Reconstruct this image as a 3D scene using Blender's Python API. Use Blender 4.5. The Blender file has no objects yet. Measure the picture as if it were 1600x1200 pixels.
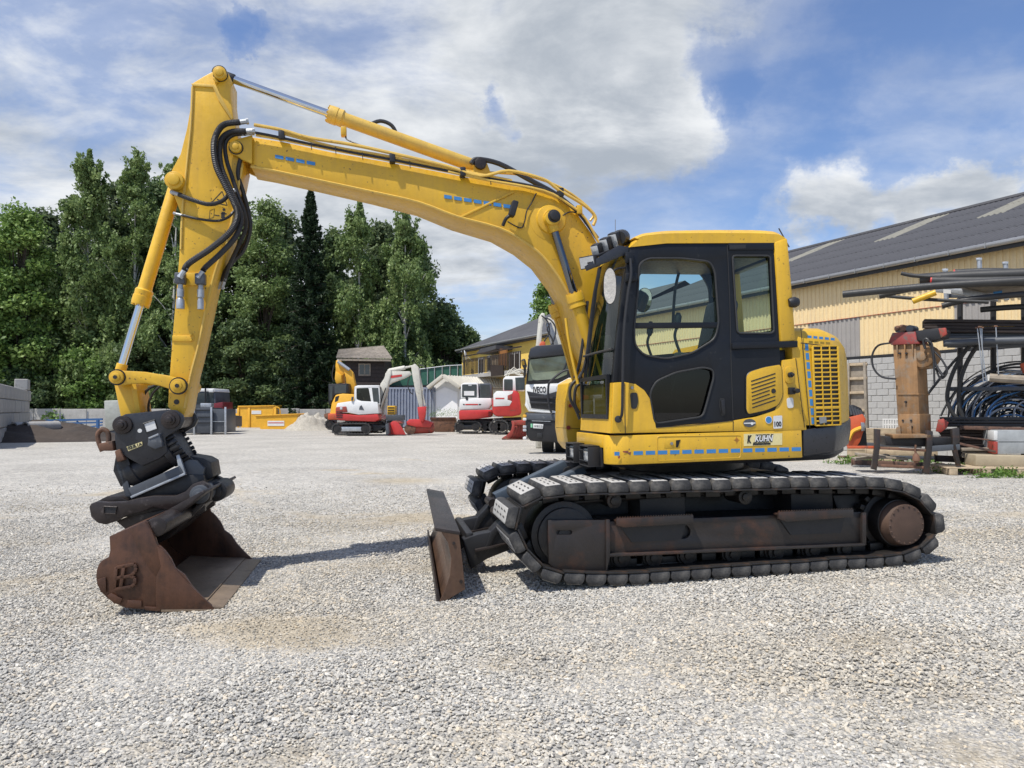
import bpy, bmesh, math, random
import numpy as np
from mathutils import Vector, Matrix, noise as mnoise
R = math.radians
random.seed(7); rng = np.random.default_rng(7)
sc = bpy.context.scene
COL = sc.collection
# ------------------------------------------------------------------ camera, world, sun, exposure
FPX = 1110.0; PITCH = math.atan(39/FPX); CAMZ = 1.375
cam = bpy.data.cameras.new('camera'); camo = bpy.data.objects.new('camera', cam); COL.objects.link(camo)
cam.sensor_width = 36; cam.lens = 36*FPX/1600; cam.clip_start = .05; cam.clip_end = 3000
camo.location = (0, 0, CAMZ); camo.rotation_euler = (R(90)+PITCH, 0, 0)
sc.camera = camo
SUN_AZ = R(43); SUN_EL = R(62)
L = Vector((math.cos(SUN_AZ)*math.cos(SUN_EL), math.sin(SUN_AZ)*math.cos(SUN_EL), -math.sin(SUN_EL)))
sl = bpy.data.lights.new('sun', 'SUN'); sl.energy = 5.0; sl.angle = R(.5); sl.color = (1, .955, .88)
slo = bpy.data.objects.new('sun', sl); COL.objects.link(slo); slo.location = (-20, -15, 40)
slo.rotation_euler = L.to_track_quat('-Z', 'Y').to_euler()
sc.view_settings.view_transform = 'Standard'; sc.view_settings.look = 'None'
sc.view_settings.exposure = 0; sc.view_settings.gamma = 1; sc.view_settings.use_curve_mapping = False

def world():
    w = bpy.data.worlds.new('World'); sc.world = w; w.use_nodes = True
    nt = w.node_tree; N = nt.nodes; K = nt.links
    for n in list(N): N.remove(n)
    out = N.new('ShaderNodeOutputWorld'); bg = N.new('ShaderNodeBackground'); bg.inputs[1].default_value = .1
    sky = N.new('ShaderNodeTexSky'); sky.sky_type = 'NISHITA'; sky.sun_disc = False
    sky.sun_elevation = SUN_EL; sky.sun_rotation = math.atan2(-L.x, -L.y); sky.air_density = 1.15; sky.dust_density = .6; sky.ozone_density = 1.5
    def M(op, a, b=None, c=None, clamp=False):
        n = N.new('ShaderNodeMath'); n.operation = op; n.use_clamp = clamp
        for i, v in enumerate((a, b, c)):
            if v is None: continue
            if hasattr(v, 'links'): K.new(v, n.inputs[i])
            else: n.inputs[i].default_value = v
        return n.outputs[0]
    def ramp(v, a, b): 
        n = N.new('ShaderNodeMapRange'); n.interpolation_type = 'SMOOTHSTEP'; K.new(v, n.inputs[0])
        n.inputs[1].default_value = a; n.inputs[2].default_value = b; return n.outputs[0]
    tc = N.new('ShaderNodeTexCoord'); sp = N.new('ShaderNodeSeparateXYZ'); K.new(tc.outputs['Generated'], sp.inputs[0])
    x, y, z = sp.outputs
    zz = M('ADD', M('ABSOLUTE', z), .22)
    u = M('DIVIDE', x, zz); v = M('DIVIDE', y, zz)
    def noise(su, sv, off, scale, det, rough=.55, dist=0.):
        c = N.new('ShaderNodeCombineXYZ'); K.new(M('MULTIPLY', M('ADD', u, off), su), c.inputs[0]); K.new(M('MULTIPLY', M('ADD', v, off*.7), sv), c.inputs[1])
        t = N.new('ShaderNodeTexNoise'); K.new(c.outputs[0], t.inputs['Vector']); t.inputs['Scale'].default_value = scale
        t.inputs['Detail'].default_value = det; t.inputs['Roughness'].default_value = rough; t.inputs['Distortion'].default_value = dist
        return t.outputs[0]
    def blob(cx, cy, cz, a, b):   # 1 near the direction (cx,cy,cz), 0 away
        d = N.new('ShaderNodeVectorMath'); d.operation = 'DOT_PRODUCT'; K.new(warp.outputs[0], d.inputs[0])
        d.inputs[1].default_value = Vector((cx, cy, cz)).normalized(); return ramp(d.outputs['Value'], math.cos(R(a)), math.cos(R(b)))
    wn = N.new('ShaderNodeTexNoise'); wn.inputs['Scale'].default_value = 9; wn.inputs['Detail'].default_value = 7; wn.inputs['Roughness'].default_value = .62; K.new(tc.outputs['Generated'], wn.inputs['Vector'])
    w1 = N.new('ShaderNodeVectorMath'); w1.operation = 'SUBTRACT'; K.new(wn.outputs['Color'], w1.inputs[0]); w1.inputs[1].default_value = (.5, .5, .5)
    w2 = N.new('ShaderNodeVectorMath'); w2.operation = 'SCALE'; K.new(w1.outputs[0], w2.inputs[0]); w2.inputs['Scale'].default_value = .16
    w3 = N.new('ShaderNodeVectorMath'); w3.operation = 'ADD'; K.new(w2.outputs[0], w3.inputs[0]); K.new(tc.outputs['Generated'], w3.inputs[1])
    warp = N.new('ShaderNodeVectorMath'); warp.operation = 'NORMALIZE'; K.new(w3.outputs[0], warp.inputs[0])
    def pdir(px, py): return ((px-800)/FPX, 1, (639-py)/FPX)
    big = noise(1, 1, 3.1, 1.1, 9, .58, .25)
    fine = noise(1, 1.3, 9.3, 3.4, 9, .6, .3)
    m = M('ADD', M('MULTIPLY', big, .72), M('MULTIPLY', fine, .28))
    # cover: overcast to the left, open sky to the right
    sx = M('DIVIDE', x, M('MAXIMUM', y, .3)); szz = M('DIVIDE', z, M('MAXIMUM', y, .3))
    edge = M('MULTIPLY_ADD', M('MAXIMUM', szz, .26), -2.0, M('ADD', sx, .75))
    side = ramp(M('MULTIPLY_ADD', M('SUBTRACT', fine, .5), 1.2, edge), .30, -.12)
    cov = M('ADD', M('MULTIPLY_ADD', side, .155, m), -.035)
    for px, py, a, b, amt in ((1140, 100, 4, .5, -.09), (770, 178, 2.2, .2, -.13), (381, 50, 1.9, .1, -.125),
                              (1290, 318, 4.2, .6, .22), (1480, 335, 4.5, .6, .2), (1370, 355, 4, .5, .14), (1560, 270, 3.5, .5, .08), (1040, 215, 5, .6, .15), (1450, 190, 6, .6, .08), (950, 60, 9, 2, .05), (800, 440, 9, 1, .07), (980, 280, 7, 1, .04), (1350, 120, 16, 3, -.05)):
        cov = M('MULTIPLY_ADD', blob(*pdir(px, py), a, b), amt, cov)
    # broken cloud with much blue overhead and behind
    over = M('ADD', ramp(z, .52, .85), M('MULTIPLY', ramp(y, .15, -.35), .8), clamp=True)
    cov = M('MULTIPLY_ADD', over, -.17, cov)
    mask = ramp(cov, .455, .64)
    thin = ramp(cov, .36, .60)
    mask = M('MAXIMUM', mask, M('MULTIPLY', thin, .42))
    # shade of the clouds: thick bases grey, rims white
    sh = noise(1, 1.5, 21.7, 1.9, 8, .6, .3)
    g = ramp(M('ADD', M('MULTIPLY', sh, .95), M('MULTIPLY_ADD', fine, .55, M('MULTIPLY', M('SUBTRACT', 1, cov), .55))), .72, 1.22)
    cr = N.new('ShaderNodeMix'); cr.data_type = 'RGBA'; K.new(g, cr.inputs[0])
    cr.inputs[6].default_value = (4.3, 4.8, 5.5, 1); cr.inputs[7].default_value = (9.4, 9.6, 9.8, 1)
    mx = N.new('ShaderNodeMix'); mx.data_type = 'RGBA'; K.new(mask, mx.inputs[0])
    skm = N.new('ShaderNodeMix'); skm.data_type = 'RGBA'; skm.blend_type = 'MULTIPLY'; skm.inputs[0].default_value = 1
    K.new(sky.outputs[0], skm.inputs[6]); skm.inputs[7].default_value = (1.12, 1.22, 1.5, 1)
    K.new(skm.outputs[2], mx.inputs[6]); K.new(cr.outputs[2], mx.inputs[7])
    K.new(mx.outputs[2], bg.inputs[0]); K.new(bg.outputs[0], out.inputs[0])
world()

# ------------------------------------------------------------------ helpers
def ray(px, py):
    a = (px-800)/FPX; b = (600-py)/FPX
    return Vector((a, math.cos(PITCH)-b*math.sin(PITCH), math.sin(PITCH)+b*math.cos(PITCH)))
CAM = Vector((0, 0, CAMZ))
class Frame:
    """a vertical working plane in the yard: u runs along it, v away from the camera, z up"""
    def __init__(s, x, y, th=0, tau=0, z=0):
        t = R(th); k = R(tau); s.o = Vector((x, y, z))
        s.U = Vector((math.cos(t)*math.cos(k), math.sin(t)*math.cos(k), math.sin(k)))
        s.N = Vector((-math.sin(t), math.cos(t), 0)); s.W = s.U.cross(s.N)
    def at(s, px, py, v=0):
        d = ray(px, py); o = s.o+s.N*v
        p = CAM+d*((o-CAM).dot(s.N)/d.dot(s.N))-s.o
        return (p.dot(s.U), p.dot(s.W))
    def pt(s, px, py, v=0):
        u, z = s.at(px, py, v); return (u, v, z)
    def poly(s, pts, v=0): return [s.at(a, b, v) for a, b in pts]
    def matrix(s):
        m = Matrix((s.U, s.N, s.W)).transposed().to_4x4(); m.translation = s.o; return m
def props(o, label=None, cat=None, group=None, kind=None):
    if label: o['label'] = label
    if cat: o['category'] = cat
    if group: o['group'] = group
    if kind: o['kind'] = kind
    return o
def root(name, fr, label, cat, group=None):
    o = bpy.data.objects.new(name, None); COL.objects.link(o); o.matrix_world = fr.matrix(); o.empty_display_size = .3
    return props(o, label, cat, group)
class MB:
    def __init__(s): s.v = []; s.f = []
    def add(s, vs, fs):
        n = len(s.v); s.v += [tuple(p) for p in vs]; s.f += [tuple(i+n for i in f) for f in fs]; return s
    def box(s, a, b):
        x0, y0, z0 = a; x1, y1, z1 = b
        return s.add([(x0,y0,z0),(x1,y0,z0),(x1,y1,z0),(x0,y1,z0),(x0,y0,z1),(x1,y0,z1),(x1,y1,z1),(x0,y1,z1)],
                     [(0,3,2,1),(4,5,6,7),(0,1,5,4),(1,2,6,5),(2,3,7,6),(3,0,4,7)])
    def prism(s, pts, v0, v1, pts1=None):
        """outline in (u,z) extruded along v; pts1 = outline at v1"""
        n = len(pts); p1 = pts1 or pts
        ar = sum(pts[i][0]*pts[(i+1) % n][1]-pts[(i+1) % n][0]*pts[i][1] for i in range(n))
        if ar < 0: pts = pts[::-1]; p1 = p1[::-1]
        if v0 > v1: v0, v1 = v1, v0; pts, p1 = p1, pts
        vs = [(a, v0, b) for a, b in pts]+[(a, v1, b) for a, b in p1]
        return s.add(vs, [tuple(range(n)), tuple(range(2*n-1, n-1, -1))]+[((i+1) % n, i, i+n, (i+1) % n+n) for i in range(n)])
    def plan(s, pts, z0, z1, pts1=None):
        """outline in (u,v) raised along z"""
        n = len(pts); p1 = pts1 or pts
        ar = sum(pts[i][0]*pts[(i+1) % n][1]-pts[(i+1) % n][0]*pts[i][1] for i in range(n))
        if ar < 0: pts = pts[::-1]; p1 = p1[::-1]
        vs = [(a, b, z0) for a, b in pts]+[(a, b, z1) for a, b in p1]
        return s.add(vs, [tuple(range(n-1, -1, -1)), tuple(range(n, 2*n))]+[(i, (i+1) % n, (i+1) % n+n, i+n) for i in range(n)])
    def cyl(s, a, b, r, r1=None, n=16, caps=True):
        a = Vector(a); b = Vector(b); r1 = r if r1 is None else r1
        d = (b-a).normalized(); x = d.orthogonal().normalized(); y = d.cross(x)
        vs = []
        for p, q in ((a, r), (b, r1)):
            for i in range(n):
                t = 2*math.pi*i/n; vs.append(p+x*(q*math.cos(t))+y*(q*math.sin(t)))
        fs = [(i, (i+1) % n, (i+1) % n+n, i+n) for i in range(n)]
        if caps: fs += [tuple(range(n-1, -1, -1)), tuple(range(n, 2*n))]
        return s.add(vs, fs)
    def disc(s, c, r, v0, v1, n=24): return s.cyl((c[0], v0, c[1]), (c[0], v1, c[1]), r, n=n)
    def lathe(s, a, b, prof, n=20):
        """prof = [(t along a->b in metres, radius)]"""
        a = Vector(a); b = Vector(b); d = (b-a).normalized(); x = d.orthogonal().normalized(); y = d.cross(x); m = len(prof); vs = []
        for t, r in prof:
            for i in range(n):
                w = 2*math.pi*i/n; vs.append(a+d*t+x*(r*math.cos(w))+y*(r*math.sin(w)))
        fs = [(k*n+i, k*n+(i+1) % n, (k+1)*n+(i+1) % n, (k+1)*n+i) for k in range(m-1) for i in range(n)]
        return s.add(vs, fs+[tuple(range(n-1, -1, -1)), tuple(range((m-1)*n, m*n))])
    def tube(s, pts, r, n=8, sub=6, ring=None):
        P = [Vector(p) for p in pts]
        if sub and len(P) > 2: P = catmull(P, sub)
        m = len(P); vs = []; x = None
        for k, p in enumerate(P):
            d = (P[min(k+1, m-1)]-P[max(k-1, 0)]).normalized()
            x = d.orthogonal().normalized() if x is None else (x-d*x.dot(d)).normalized()
            y = d.cross(x); q = r*(1+(ring if ring and k % 2 else 0))
            for i in range(n):
                t = 2*math.pi*i/n; vs.append(p+x*(q*math.cos(t))+y*(q*math.sin(t)))
        fs = [(k*n+i, k*n+(i+1) % n, (k+1)*n+(i+1) % n, (k+1)*n+i) for k in range(m-1) for i in range(n)]
        return s.add(vs, fs+[tuple(range(n-1, -1, -1)), tuple(range((m-1)*n, m*n))])
    def bar(s, a, b, w, h, up=(0, 0, 1)):
        """rectangular bar from a to b, w across, h along up"""
        a = Vector(a); b = Vector(b); d = (b-a).normalized(); u = Vector(up); x = d.cross(u)
        x = x.normalized() if x.length > 1e-4 else d.orthogonal().normalized(); y = x.cross(d).normalized()
        vs = [p+x*(sx*w/2)+y*(sy*h/2) for p in (a, b) for sx, sy in ((-1, -1), (1, -1), (1, 1), (-1, 1))]
        return s.add(vs, [(0,1,2,3),(7,6,5,4),(0,4,5,1),(1,5,6,2),(2,6,7,3),(3,7,4,0)])
    def quad(s, *p): return s.add(p, [tuple(range(len(p)))])
    def loft(s, secs, close=True):
        n = len(secs[0]); vs = [p for q in secs for p in q]; m = len(secs)
        fs = [(k*n+i, k*n+(i+1) % n, (k+1)*n+(i+1) % n, (k+1)*n+i) for k in range(m-1) for i in range(n)]
        return s.add(vs, fs+([tuple(range(n-1, -1, -1)), tuple(range((m-1)*n, m*n))] if close else []))
def catmull(P, sub):
    out = []
    for i in range(len(P)-1):
        a = P[max(i-1, 0)]; b = P[i]; c = P[i+1]; d = P[min(i+2, len(P)-1)]
        for k in range(sub):
            t = k/sub
            out.append(.5*((2*b)+(c-a)*t+(2*a-5*b+4*c-d)*t*t+(3*b-a-3*c+d)*t**3))
    return out+[P[-1]]
def mesh_of(name, mb, mat, bevel=0, smooth=True, seg=2, fix=True, ang=35):
    me = bpy.data.meshes.new(name)
    if bevel or fix:
        bm = bmesh.new()
        vs = [bm.verts.new(p) for p in mb.v]
        for f in mb.f:
            try: bm.faces.new([vs[i] for i in f])
            except ValueError: pass
        bmesh.ops.recalc_face_normals(bm, faces=bm.faces)
        if bevel:
            es = [e for e in bm.edges if len(e.link_faces) == 2 and e.calc_face_angle(0) > R(28)]
            if es: bmesh.ops.bevel(bm, geom=es, offset=bevel, segments=seg, profile=.5, affect='EDGES', clamp_overlap=True)
        bm.to_mesh(me); bm.free()
    else:
        me.from_pydata(mb.v, [], mb.f)
    if mat: me.materials.append(mat)
    if smooth: me.shade_smooth(); me.set_sharp_from_angle(angle=R(ang))
    return me
def obj(name, mb, mat, parent=None, bevel=0, **k):
    me = mb if isinstance(mb, bpy.types.Mesh) else mesh_of(name, mb, mat, bevel, **k)
    o = bpy.data.objects.new(name, me); COL.objects.link(o)
    if parent: o.parent = parent
    return o
def plate_mb(outer, holes, v0, v1):
    """flat plate in (u,z) with holes, thickness v0..v1"""
    bm = bmesh.new(); es = []
    for lp in [outer]+holes:
        vs = [bm.verts.new((a, v0, b)) for a, b in lp]
        es += [bm.edges.new((vs[i], vs[(i+1) % len(vs)])) for i in range(len(vs))]
    bmesh.ops.triangle_fill(bm, use_beauty=True, use_dissolve=False, edges=es)
    mb = MB(); bm.verts.index_update(); idx = {v: i for i, v in enumerate(bm.verts)}
    n = len(bm.verts); mb.v = [tuple(v.co) for v in bm.verts]+[(v.co.x, v1, v.co.z) for v in bm.verts]
    for f in bm.faces:
        t = [idx[v] for v in f.verts]; mb.f.append(tuple(t)); mb.f.append(tuple(i+n for i in reversed(t)))
    for e in bm.edges:
        if len(e.link_faces) == 1: a, b = idx[e.verts[0]], idx[e.verts[1]]; mb.f.append((a, b, b+n, a+n))
    bm.free(); return mb
def arc(c, r, a0, a1, n): return [(c[0]+r*math.cos(R(a0+(a1-a0)*i/n)), c[1]+r*math.sin(R(a0+(a1-a0)*i/n))) for i in range(n+1)]
def rounded(pts, r, n=4):
    """round the corners of a polygon"""
    out = []; m = len(pts)
    for i in range(m):
        p = Vector(pts[i]); a = Vector(pts[i-1])-p; b = Vector(pts[(i+1) % m])-p
        q = min(r, a.length*.45, b.length*.45); s = p+a.normalized()*q; e = p+b.normalized()*q
        for k in range(n+1):
            t = k/n; out.append(tuple(s*(1-t)**2+p*2*t*(1-t)+e*t*t))
    return out
def text_obj(name, body, size, mat, parent, loc, rot, depth=.002, shear=0, bold=0, width=None):
    cu = bpy.data.curves.new(name, 'FONT'); cu.body = body; cu.size = size; cu.extrude = depth; cu.shear = shear; cu.offset = bold
    cu.align_x = 'CENTER'; cu.align_y = 'CENTER'; cu.resolution_u = 3
    t = bpy.data.objects.new(name+'_curve', cu); COL.objects.link(t)
    bpy.context.view_layer.update()
    me = bpy.data.meshes.new_from_object(t.evaluated_get(bpy.context.evaluated_depsgraph_get())); bpy.data.objects.remove(t)
    me.materials.clear(); me.materials.append(mat)
    o = bpy.data.objects.new(name, me); COL.objects.link(o)
    if parent: o.parent = parent
    o.location = loc; o.rotation_euler = rot
    if width:
        w = max(v.co.x for v in me.vertices)-min(v.co.x for v in me.vertices); k = width/w
        for v in me.vertices: v.co.x *= k
    return o
FACE = (R(90), 0, 0)     # text standing upright on a near face

# ------------------------------------------------------------------ materials
def pm(name, col, rough=.5, metal=0, var=.12, scale=3, bump=0, bscale=60, dirt=None, damt=.5, dscale=5, coat=0, spec=.5, fine=.06, rv=.12, dwid=.09, streak=0, chips=0):
    m = bpy.data.materials.new(name); m.use_nodes = True; nt = m.node_tree; N = nt.nodes; K = nt.links
    b = N['Principled BSDF']; b.inputs['Metallic'].default_value = metal; b.inputs['Specular IOR Level'].default_value = spec
    b.inputs['Coat Weight'].default_value = coat; b.inputs['Coat Roughness'].default_value = .15
    tc = N.new('ShaderNodeTexCoord')
    def noise(sc_, det=6, ro=.6):
        t = N.new('ShaderNodeTexNoise'); K.new(tc.outputs['Object'], t.inputs['Vector']); t.inputs['Scale'].default_value = sc_
        t.inputs['Detail'].default_value = det; t.inputs['Roughness'].default_value = ro; return t.outputs[0]
    def mr(v, a, b_, c, d):
        n = N.new('ShaderNodeMapRange'); K.new(v, n.inputs[0])
        for i, q in enumerate((a, b_, c, d)): n.inputs[i+1].default_value = q
        return n.outputs[0]
    n1 = noise(scale); n2 = noise(scale*17, 4)
    mu = N.new('ShaderNodeMath'); mu.operation = 'ADD'; K.new(mr(n1, .3, .7, 1-var, 1+var), mu.inputs[0]); K.new(mr(n2, .3, .7, -fine, fine), mu.inputs[1])
    vm = N.new('ShaderNodeVectorMath'); vm.operation = 'SCALE'; vm.inputs[0].default_value = col[:3]; K.new(mu.outputs[0], vm.inputs['Scale'])
    cur = vm.outputs[0]
    if dirt:
        mx = N.new('ShaderNodeMix'); mx.data_type = 'RGBA'; nd = noise(dscale, 9, .68)
        K.new(mr(nd, damt, damt+dwid, 0, 1), mx.inputs[0]); K.new(cur, mx.inputs[6]); mx.inputs[7].default_value = (*dirt, 1); cur = mx.outputs[2]
    if streak:   # dust washed down in streaks
        mp = N.new('ShaderNodeMapping'); K.new(tc.outputs['Object'], mp.inputs[0]); mp.inputs['Scale'].default_value = (11, 11, 1.1)
        t = N.new('ShaderNodeTexNoise'); K.new(mp.outputs[0], t.inputs['Vector']); t.inputs['Scale'].default_value = 1; t.inputs['Detail'].default_value = 6; t.inputs['Roughness'].default_value = .65
        mx = N.new('ShaderNodeMix'); mx.data_type = 'RGBA'; K.new(mr(t.outputs[0], .42, .75, 0, streak), mx.inputs[0]); K.new(cur, mx.inputs[6]); mx.inputs[7].default_value = (col[0]*.62, col[1]*.62, col[2]*.8+.03, 1) if col[0] > .3 else (col[0]*2.1, col[1]*2.0, col[2]*1.8, 1); cur = mx.outputs[2]
    if chips:    # small chips down to dark primer
        mx = N.new('ShaderNodeMix'); mx.data_type = 'RGBA'; mk = N.new('ShaderNodeMath'); mk.operation = 'MULTIPLY'
        K.new(mr(noise(38, 3), chips, chips+.02, 0, 1), mk.inputs[0]); K.new(mr(noise(1.7, 3), .42, .58, 0, 1), mk.inputs[1]); K.new(mk.outputs[0], mx.inputs[0]); K.new(cur, mx.inputs[6]); mx.inputs[7].default_value = (.13, .07, .03, 1); cur = mx.outputs[2]
    K.new(cur, b.inputs['Base Color'])
    K.new(mr(n2 if rv else n1, .3, .7, max(.03, rough-rv), min(1, rough+rv)), b.inputs['Roughness'])
    if bump:
        bp = N.new('ShaderNodeBump'); bp.inputs['Strength'].default_value = 1; bp.inputs['Distance'].default_value = bump
        K.new(noise(bscale, 5), bp.inputs['Height']); K.new(bp.outputs[0], b.inputs['Normal'])
    return m
def glass(name, tint, refl=.9, rough=.0):
    m = bpy.data.materials.new(name); m.use_nodes = True; nt = m.node_tree; N = nt.nodes; K = nt.links
    for n in list(N): N.remove(n)
    o = N.new('ShaderNodeOutputMaterial'); t = N.new('ShaderNodeBsdfTransparent'); t.inputs[0].default_value = (*tint, 1)
    g = N.new('ShaderNodeBsdfGlossy'); g.inputs['Roughness'].default_value = rough; g.inputs[0].default_value = (refl, refl, refl, 1)
    f = N.new('ShaderNodeFresnel'); f.inputs[0].default_value = 1.5
    mx = N.new('ShaderNodeMixShader'); ge = N.new('ShaderNodeNewGeometry'); im = N.new('ShaderNodeMapRange'); K.new(ge.outputs['Backfacing'], im.inputs[0]); im.inputs[3].default_value = 1.5; im.inputs[4].default_value = 1/1.5; K.new(im.outputs[0], f.inputs[0]); K.new(f.outputs[0], mx.inputs[0]); K.new(t.outputs[0], mx.inputs[1]); K.new(g.outputs[0], mx.inputs[2]); K.new(mx.outputs[0], o.inputs[0])
    return m
RUST = (.13, .055, .03)
M_Y = pm('yellow_paint', (.70, .412, .022), .42, var=.12, scale=1.5, coat=.1, streak=.42, chips=.655, dirt=(.42, .26, .05), damt=.66, dscale=9, fine=.03, bump=.0006, bscale=30)
M_YD = pm('yellow_worn_paint', (.62, .37, .025), .45, var=.1, scale=3, dirt=(.22, .11, .03), damt=.68, dscale=14, fine=.04, dwid=.03)
M_YP = pm('pale_yellow_paint', (.70, .455, .085), .42, streak=.45, chips=.67, var=.08, scale=2.5, dirt=(.45, .3, .1), damt=.62, dscale=7, fine=.03)
M_BK = pm('black_cab_paint', (.010, .0115, .015), .42, var=.15, spec=.3, bump=.0004, bscale=25, dirt=(.04, .04, .04), damt=.64, dscale=6)
M_RB = pm('black_rubber', (.03, .03, .03), .55, var=.2)
M_HOSE = pm('hose_rubber', (.022, .022, .024), .5, var=.2, fine=.1)
M_PAD = pm('track_rubber', (.034, .033, .033), .65, var=.35, scale=5, fine=.25, bump=.005, bscale=28, dirt=(.14, .13, .115), damt=.52, dscale=9, rv=.05, dwid=.2)
M_PADTOP = pm('worn_rubber_with_stone_dust', (.40, .39, .37), .9, var=.15, scale=14, fine=.1, bump=.003, bscale=70, dirt=(.14, .135, .13), damt=.6, dscale=16, dwid=.15)
M_GREASE = pm('greasy_dark_steel', (.016, .014, .013), .45, var=.4, scale=6, dirt=(.05, .032, .022), damt=.58, dscale=8, bump=.002, bscale=40)
M_FR = pm('rusty_track_frame', (.026, .021, .019), .45, var=.3, scale=3, dirt=(.07, .032, .019), damt=.5, dscale=3.5, dwid=.16, bump=.0015, bscale=50)
M_COVER = pm('brown_drive_cover', (.085, .05, .034), .65, var=.2, scale=9, dirt=(.06, .035, .025), damt=.6, dscale=12, bump=.001)
M_BLADE = pm('worn_blade_steel', (.10, .058, .038), .42, metal=.25, var=.35, scale=3, streak=.5, dirt=(.055, .032, .022), damt=.5, dscale=6, dwid=.15, bump=.0012, bscale=45, fine=.12)
M_BUCK = pm('rusty_bucket_steel', (.078, .036, .021), .42, metal=.2, var=.35, scale=3.5, streak=.5, dirt=(.03, .018, .014), damt=.52, dscale=5, dwid=.16, bump=.0012, bscale=60, fine=.12)
M_LIP = pm('scoured_bucket_floor', (.22, .165, .115), .5, metal=.3, var=.25, scale=5, dirt=(.12, .085, .06), damt=.55, dscale=7, dwid=.15, bump=.0008)
M_HITCH = pm('old_hitch_steel', (.030, .023, .021), .42, metal=.25, var=.4, scale=5, dirt=(.085, .07, .066), damt=.58, dscale=16, bump=.0018, bscale=50)
M_DG = pm('dark_grey_enamel', (.024, .026, .032), .36, var=.2, scale=3, dirt=(.02, .02, .022), damt=.6, dscale=6, fine=.06)
M_BG = pm('blue_grey_steel', (.06, .08, .105), .5, metal=.15, var=.15, scale=4, dirt=(.06, .06, .06), damt=.62)
M_BKS = pm('black_steel', (.016, .016, .018), .5, var=.3, dirt=(.05, .04, .032), damt=.62, dscale=7)
M_CHR = pm('chrome_rod', (.62, .64, .66), .09, metal=1, var=.05, fine=.02, rv=.03)
M_RODD = pm('dark_reflection_rod', (.16, .165, .175), .12, metal=1, var=.1, fine=.02, rv=.03)  # chrome again, with its dark reflection put into the base colour
M_STEEL = pm('bare_steel', (.34, .34, .34), .35, metal=.8, var=.2)
M_ZINC = pm('galvanised_steel', (.42, .44, .46), .45, metal=.6, var=.2, scale=12)
M_BLUE = pm('blue_tape', (.045, .21, .48), .5, var=.08)
M_WHITE = pm('white_paint', (.72, .72, .70), .4, var=.06, dirt=(.5, .48, .44), damt=.64)
M_CREAM = pm('cream_sticker', (.72, .62, .30), .5, var=.06)
M_PALE = pm('pale_sticker', (.66, .66, .64), .5, var=.06)
M_INK = pm('black_print', (.02, .02, .02), .5, var=.05)
M_RED = pm('red_paint', (.50, .035, .03), .4, var=.12, dirt=(.3, .1, .08), damt=.66, coat=.2)
M_DKRED = pm('worn_red_steel', (.33, .05, .035), .55, var=.25, dirt=(.16, .08, .05), damt=.52, dscale=7, dwid=.12)
M_ORG = pm('orange_paint', (.76, .40, .03), .5, var=.12, dirt=(.28, .12, .04), damt=.62, dscale=6)
M_ORGR = pm('orange_red_paint', (.50, .09, .03), .5, var=.15, dirt=(.2, .08, .05), damt=.58)
M_BEIGE = pm('weathered_white_boom', (.55, .53, .46), .5, var=.12, dirt=(.34, .31, .25), damt=.58, dscale=6)
M_GREYST = pm('grey_painted_steel', (.07, .078, .09), .45, var=.2, dirt=(.2, .2, .2), damt=.62)
M_CONC = pm('concrete', (.36, .35, .33), .85, var=.15, scale=2, dirt=(.2, .19, .17), damt=.55, dscale=3, dwid=.2, bump=.004, bscale=25)
M_WOOD = pm('weathered_wood', (.27, .23, .18), .8, var=.25, scale=8, bump=.002, fine=.12)
M_WOODL = pm('pallet_wood', (.42, .33, .22), .8, var=.25, scale=7, bump=.002, fine=.12)
M_DKWOOD = pm('dark_wood', (.03, .02, .016), .7, var=.3, scale=6, bump=.002)
M_GL = glass('cab_glass', (.62, .78, .69)); M_GLC = glass('clear_glass', (.88, .94, .92))
M_GLD = glass('dark_glass', (.32, .38, .36))
M_GLK = glass('smoked_glass', (.12, .14, .14)); M_GLF = glass('windscreen_glass', (.62, .76, .66))
M_GLW = pm('window_pane', (.03, .04, .045), .08, var=.3, spec=.8)
M_MIR = pm('mirror_glass', (.8, .8, .8), .02, metal=1, var=0, fine=0, rv=0)
M_LAMP = pm('lamp_glass', (.55, .57, .58), .15, metal=.4, var=.1)
M_ORR = pm('rusty_iron', (.17, .085, .05), .75, var=.3, dirt=(.08, .045, .03), damt=.5, bump=.002)

# ------------------------------------------------------------------ the main machine's working frame and the ground
E = Frame(2, 7, 10.5, 1.4)
def sstep(t): t = min(1, max(0, t)); return t*t*(3-2*t)
def gz(x, y):
    """the yard falls gently to the left where the machine stands"""
    s = math.tan(R(1.4))*((min(6, max(-6, x))-2)*math.cos(R(10.5))+(min(y, 9)-7)*math.sin(R(10.5)))+.04
    w = 1-sstep((y-9)/9); w *= sstep((y+4)/5)
    return s*w
def sand(x, y):
    n = mnoise.fractal(Vector((x*.42+3, y*.9+7, 1.3)), 1, 2, 5)
    s = sstep((n-.3)/.5)*.7
    for cx, cy, rx, ry, a in SANDS:
        d = ((x-cx)/rx)**2+((y-cy)/ry)**2
        if d < 4: s = max(s, a*math.exp(-d*1.2)+.45*n*math.exp(-d))
    for cx, cy, r0 in ((3.4, 16.4, 10.9), (3.4, 16.4, 9.1), (-9, 13.5, 10.4), (-9, 13.5, 8.7)):
        d = (math.hypot(x-cx, y-cy)-r0)/.17
        if abs(d) < 3: s = max(s, (.34+.5*n)*math.exp(-d*d))
    return min(1, max(0, s))
def gpix(px, py):
    d = ray(px, py); t = -CAMZ/d.z
    for _ in range(6):
        p = CAM+d*t; t = (gz(p.x, p.y)-CAMZ)/d.z
    return CAM+d*t
SANDS = []
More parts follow.
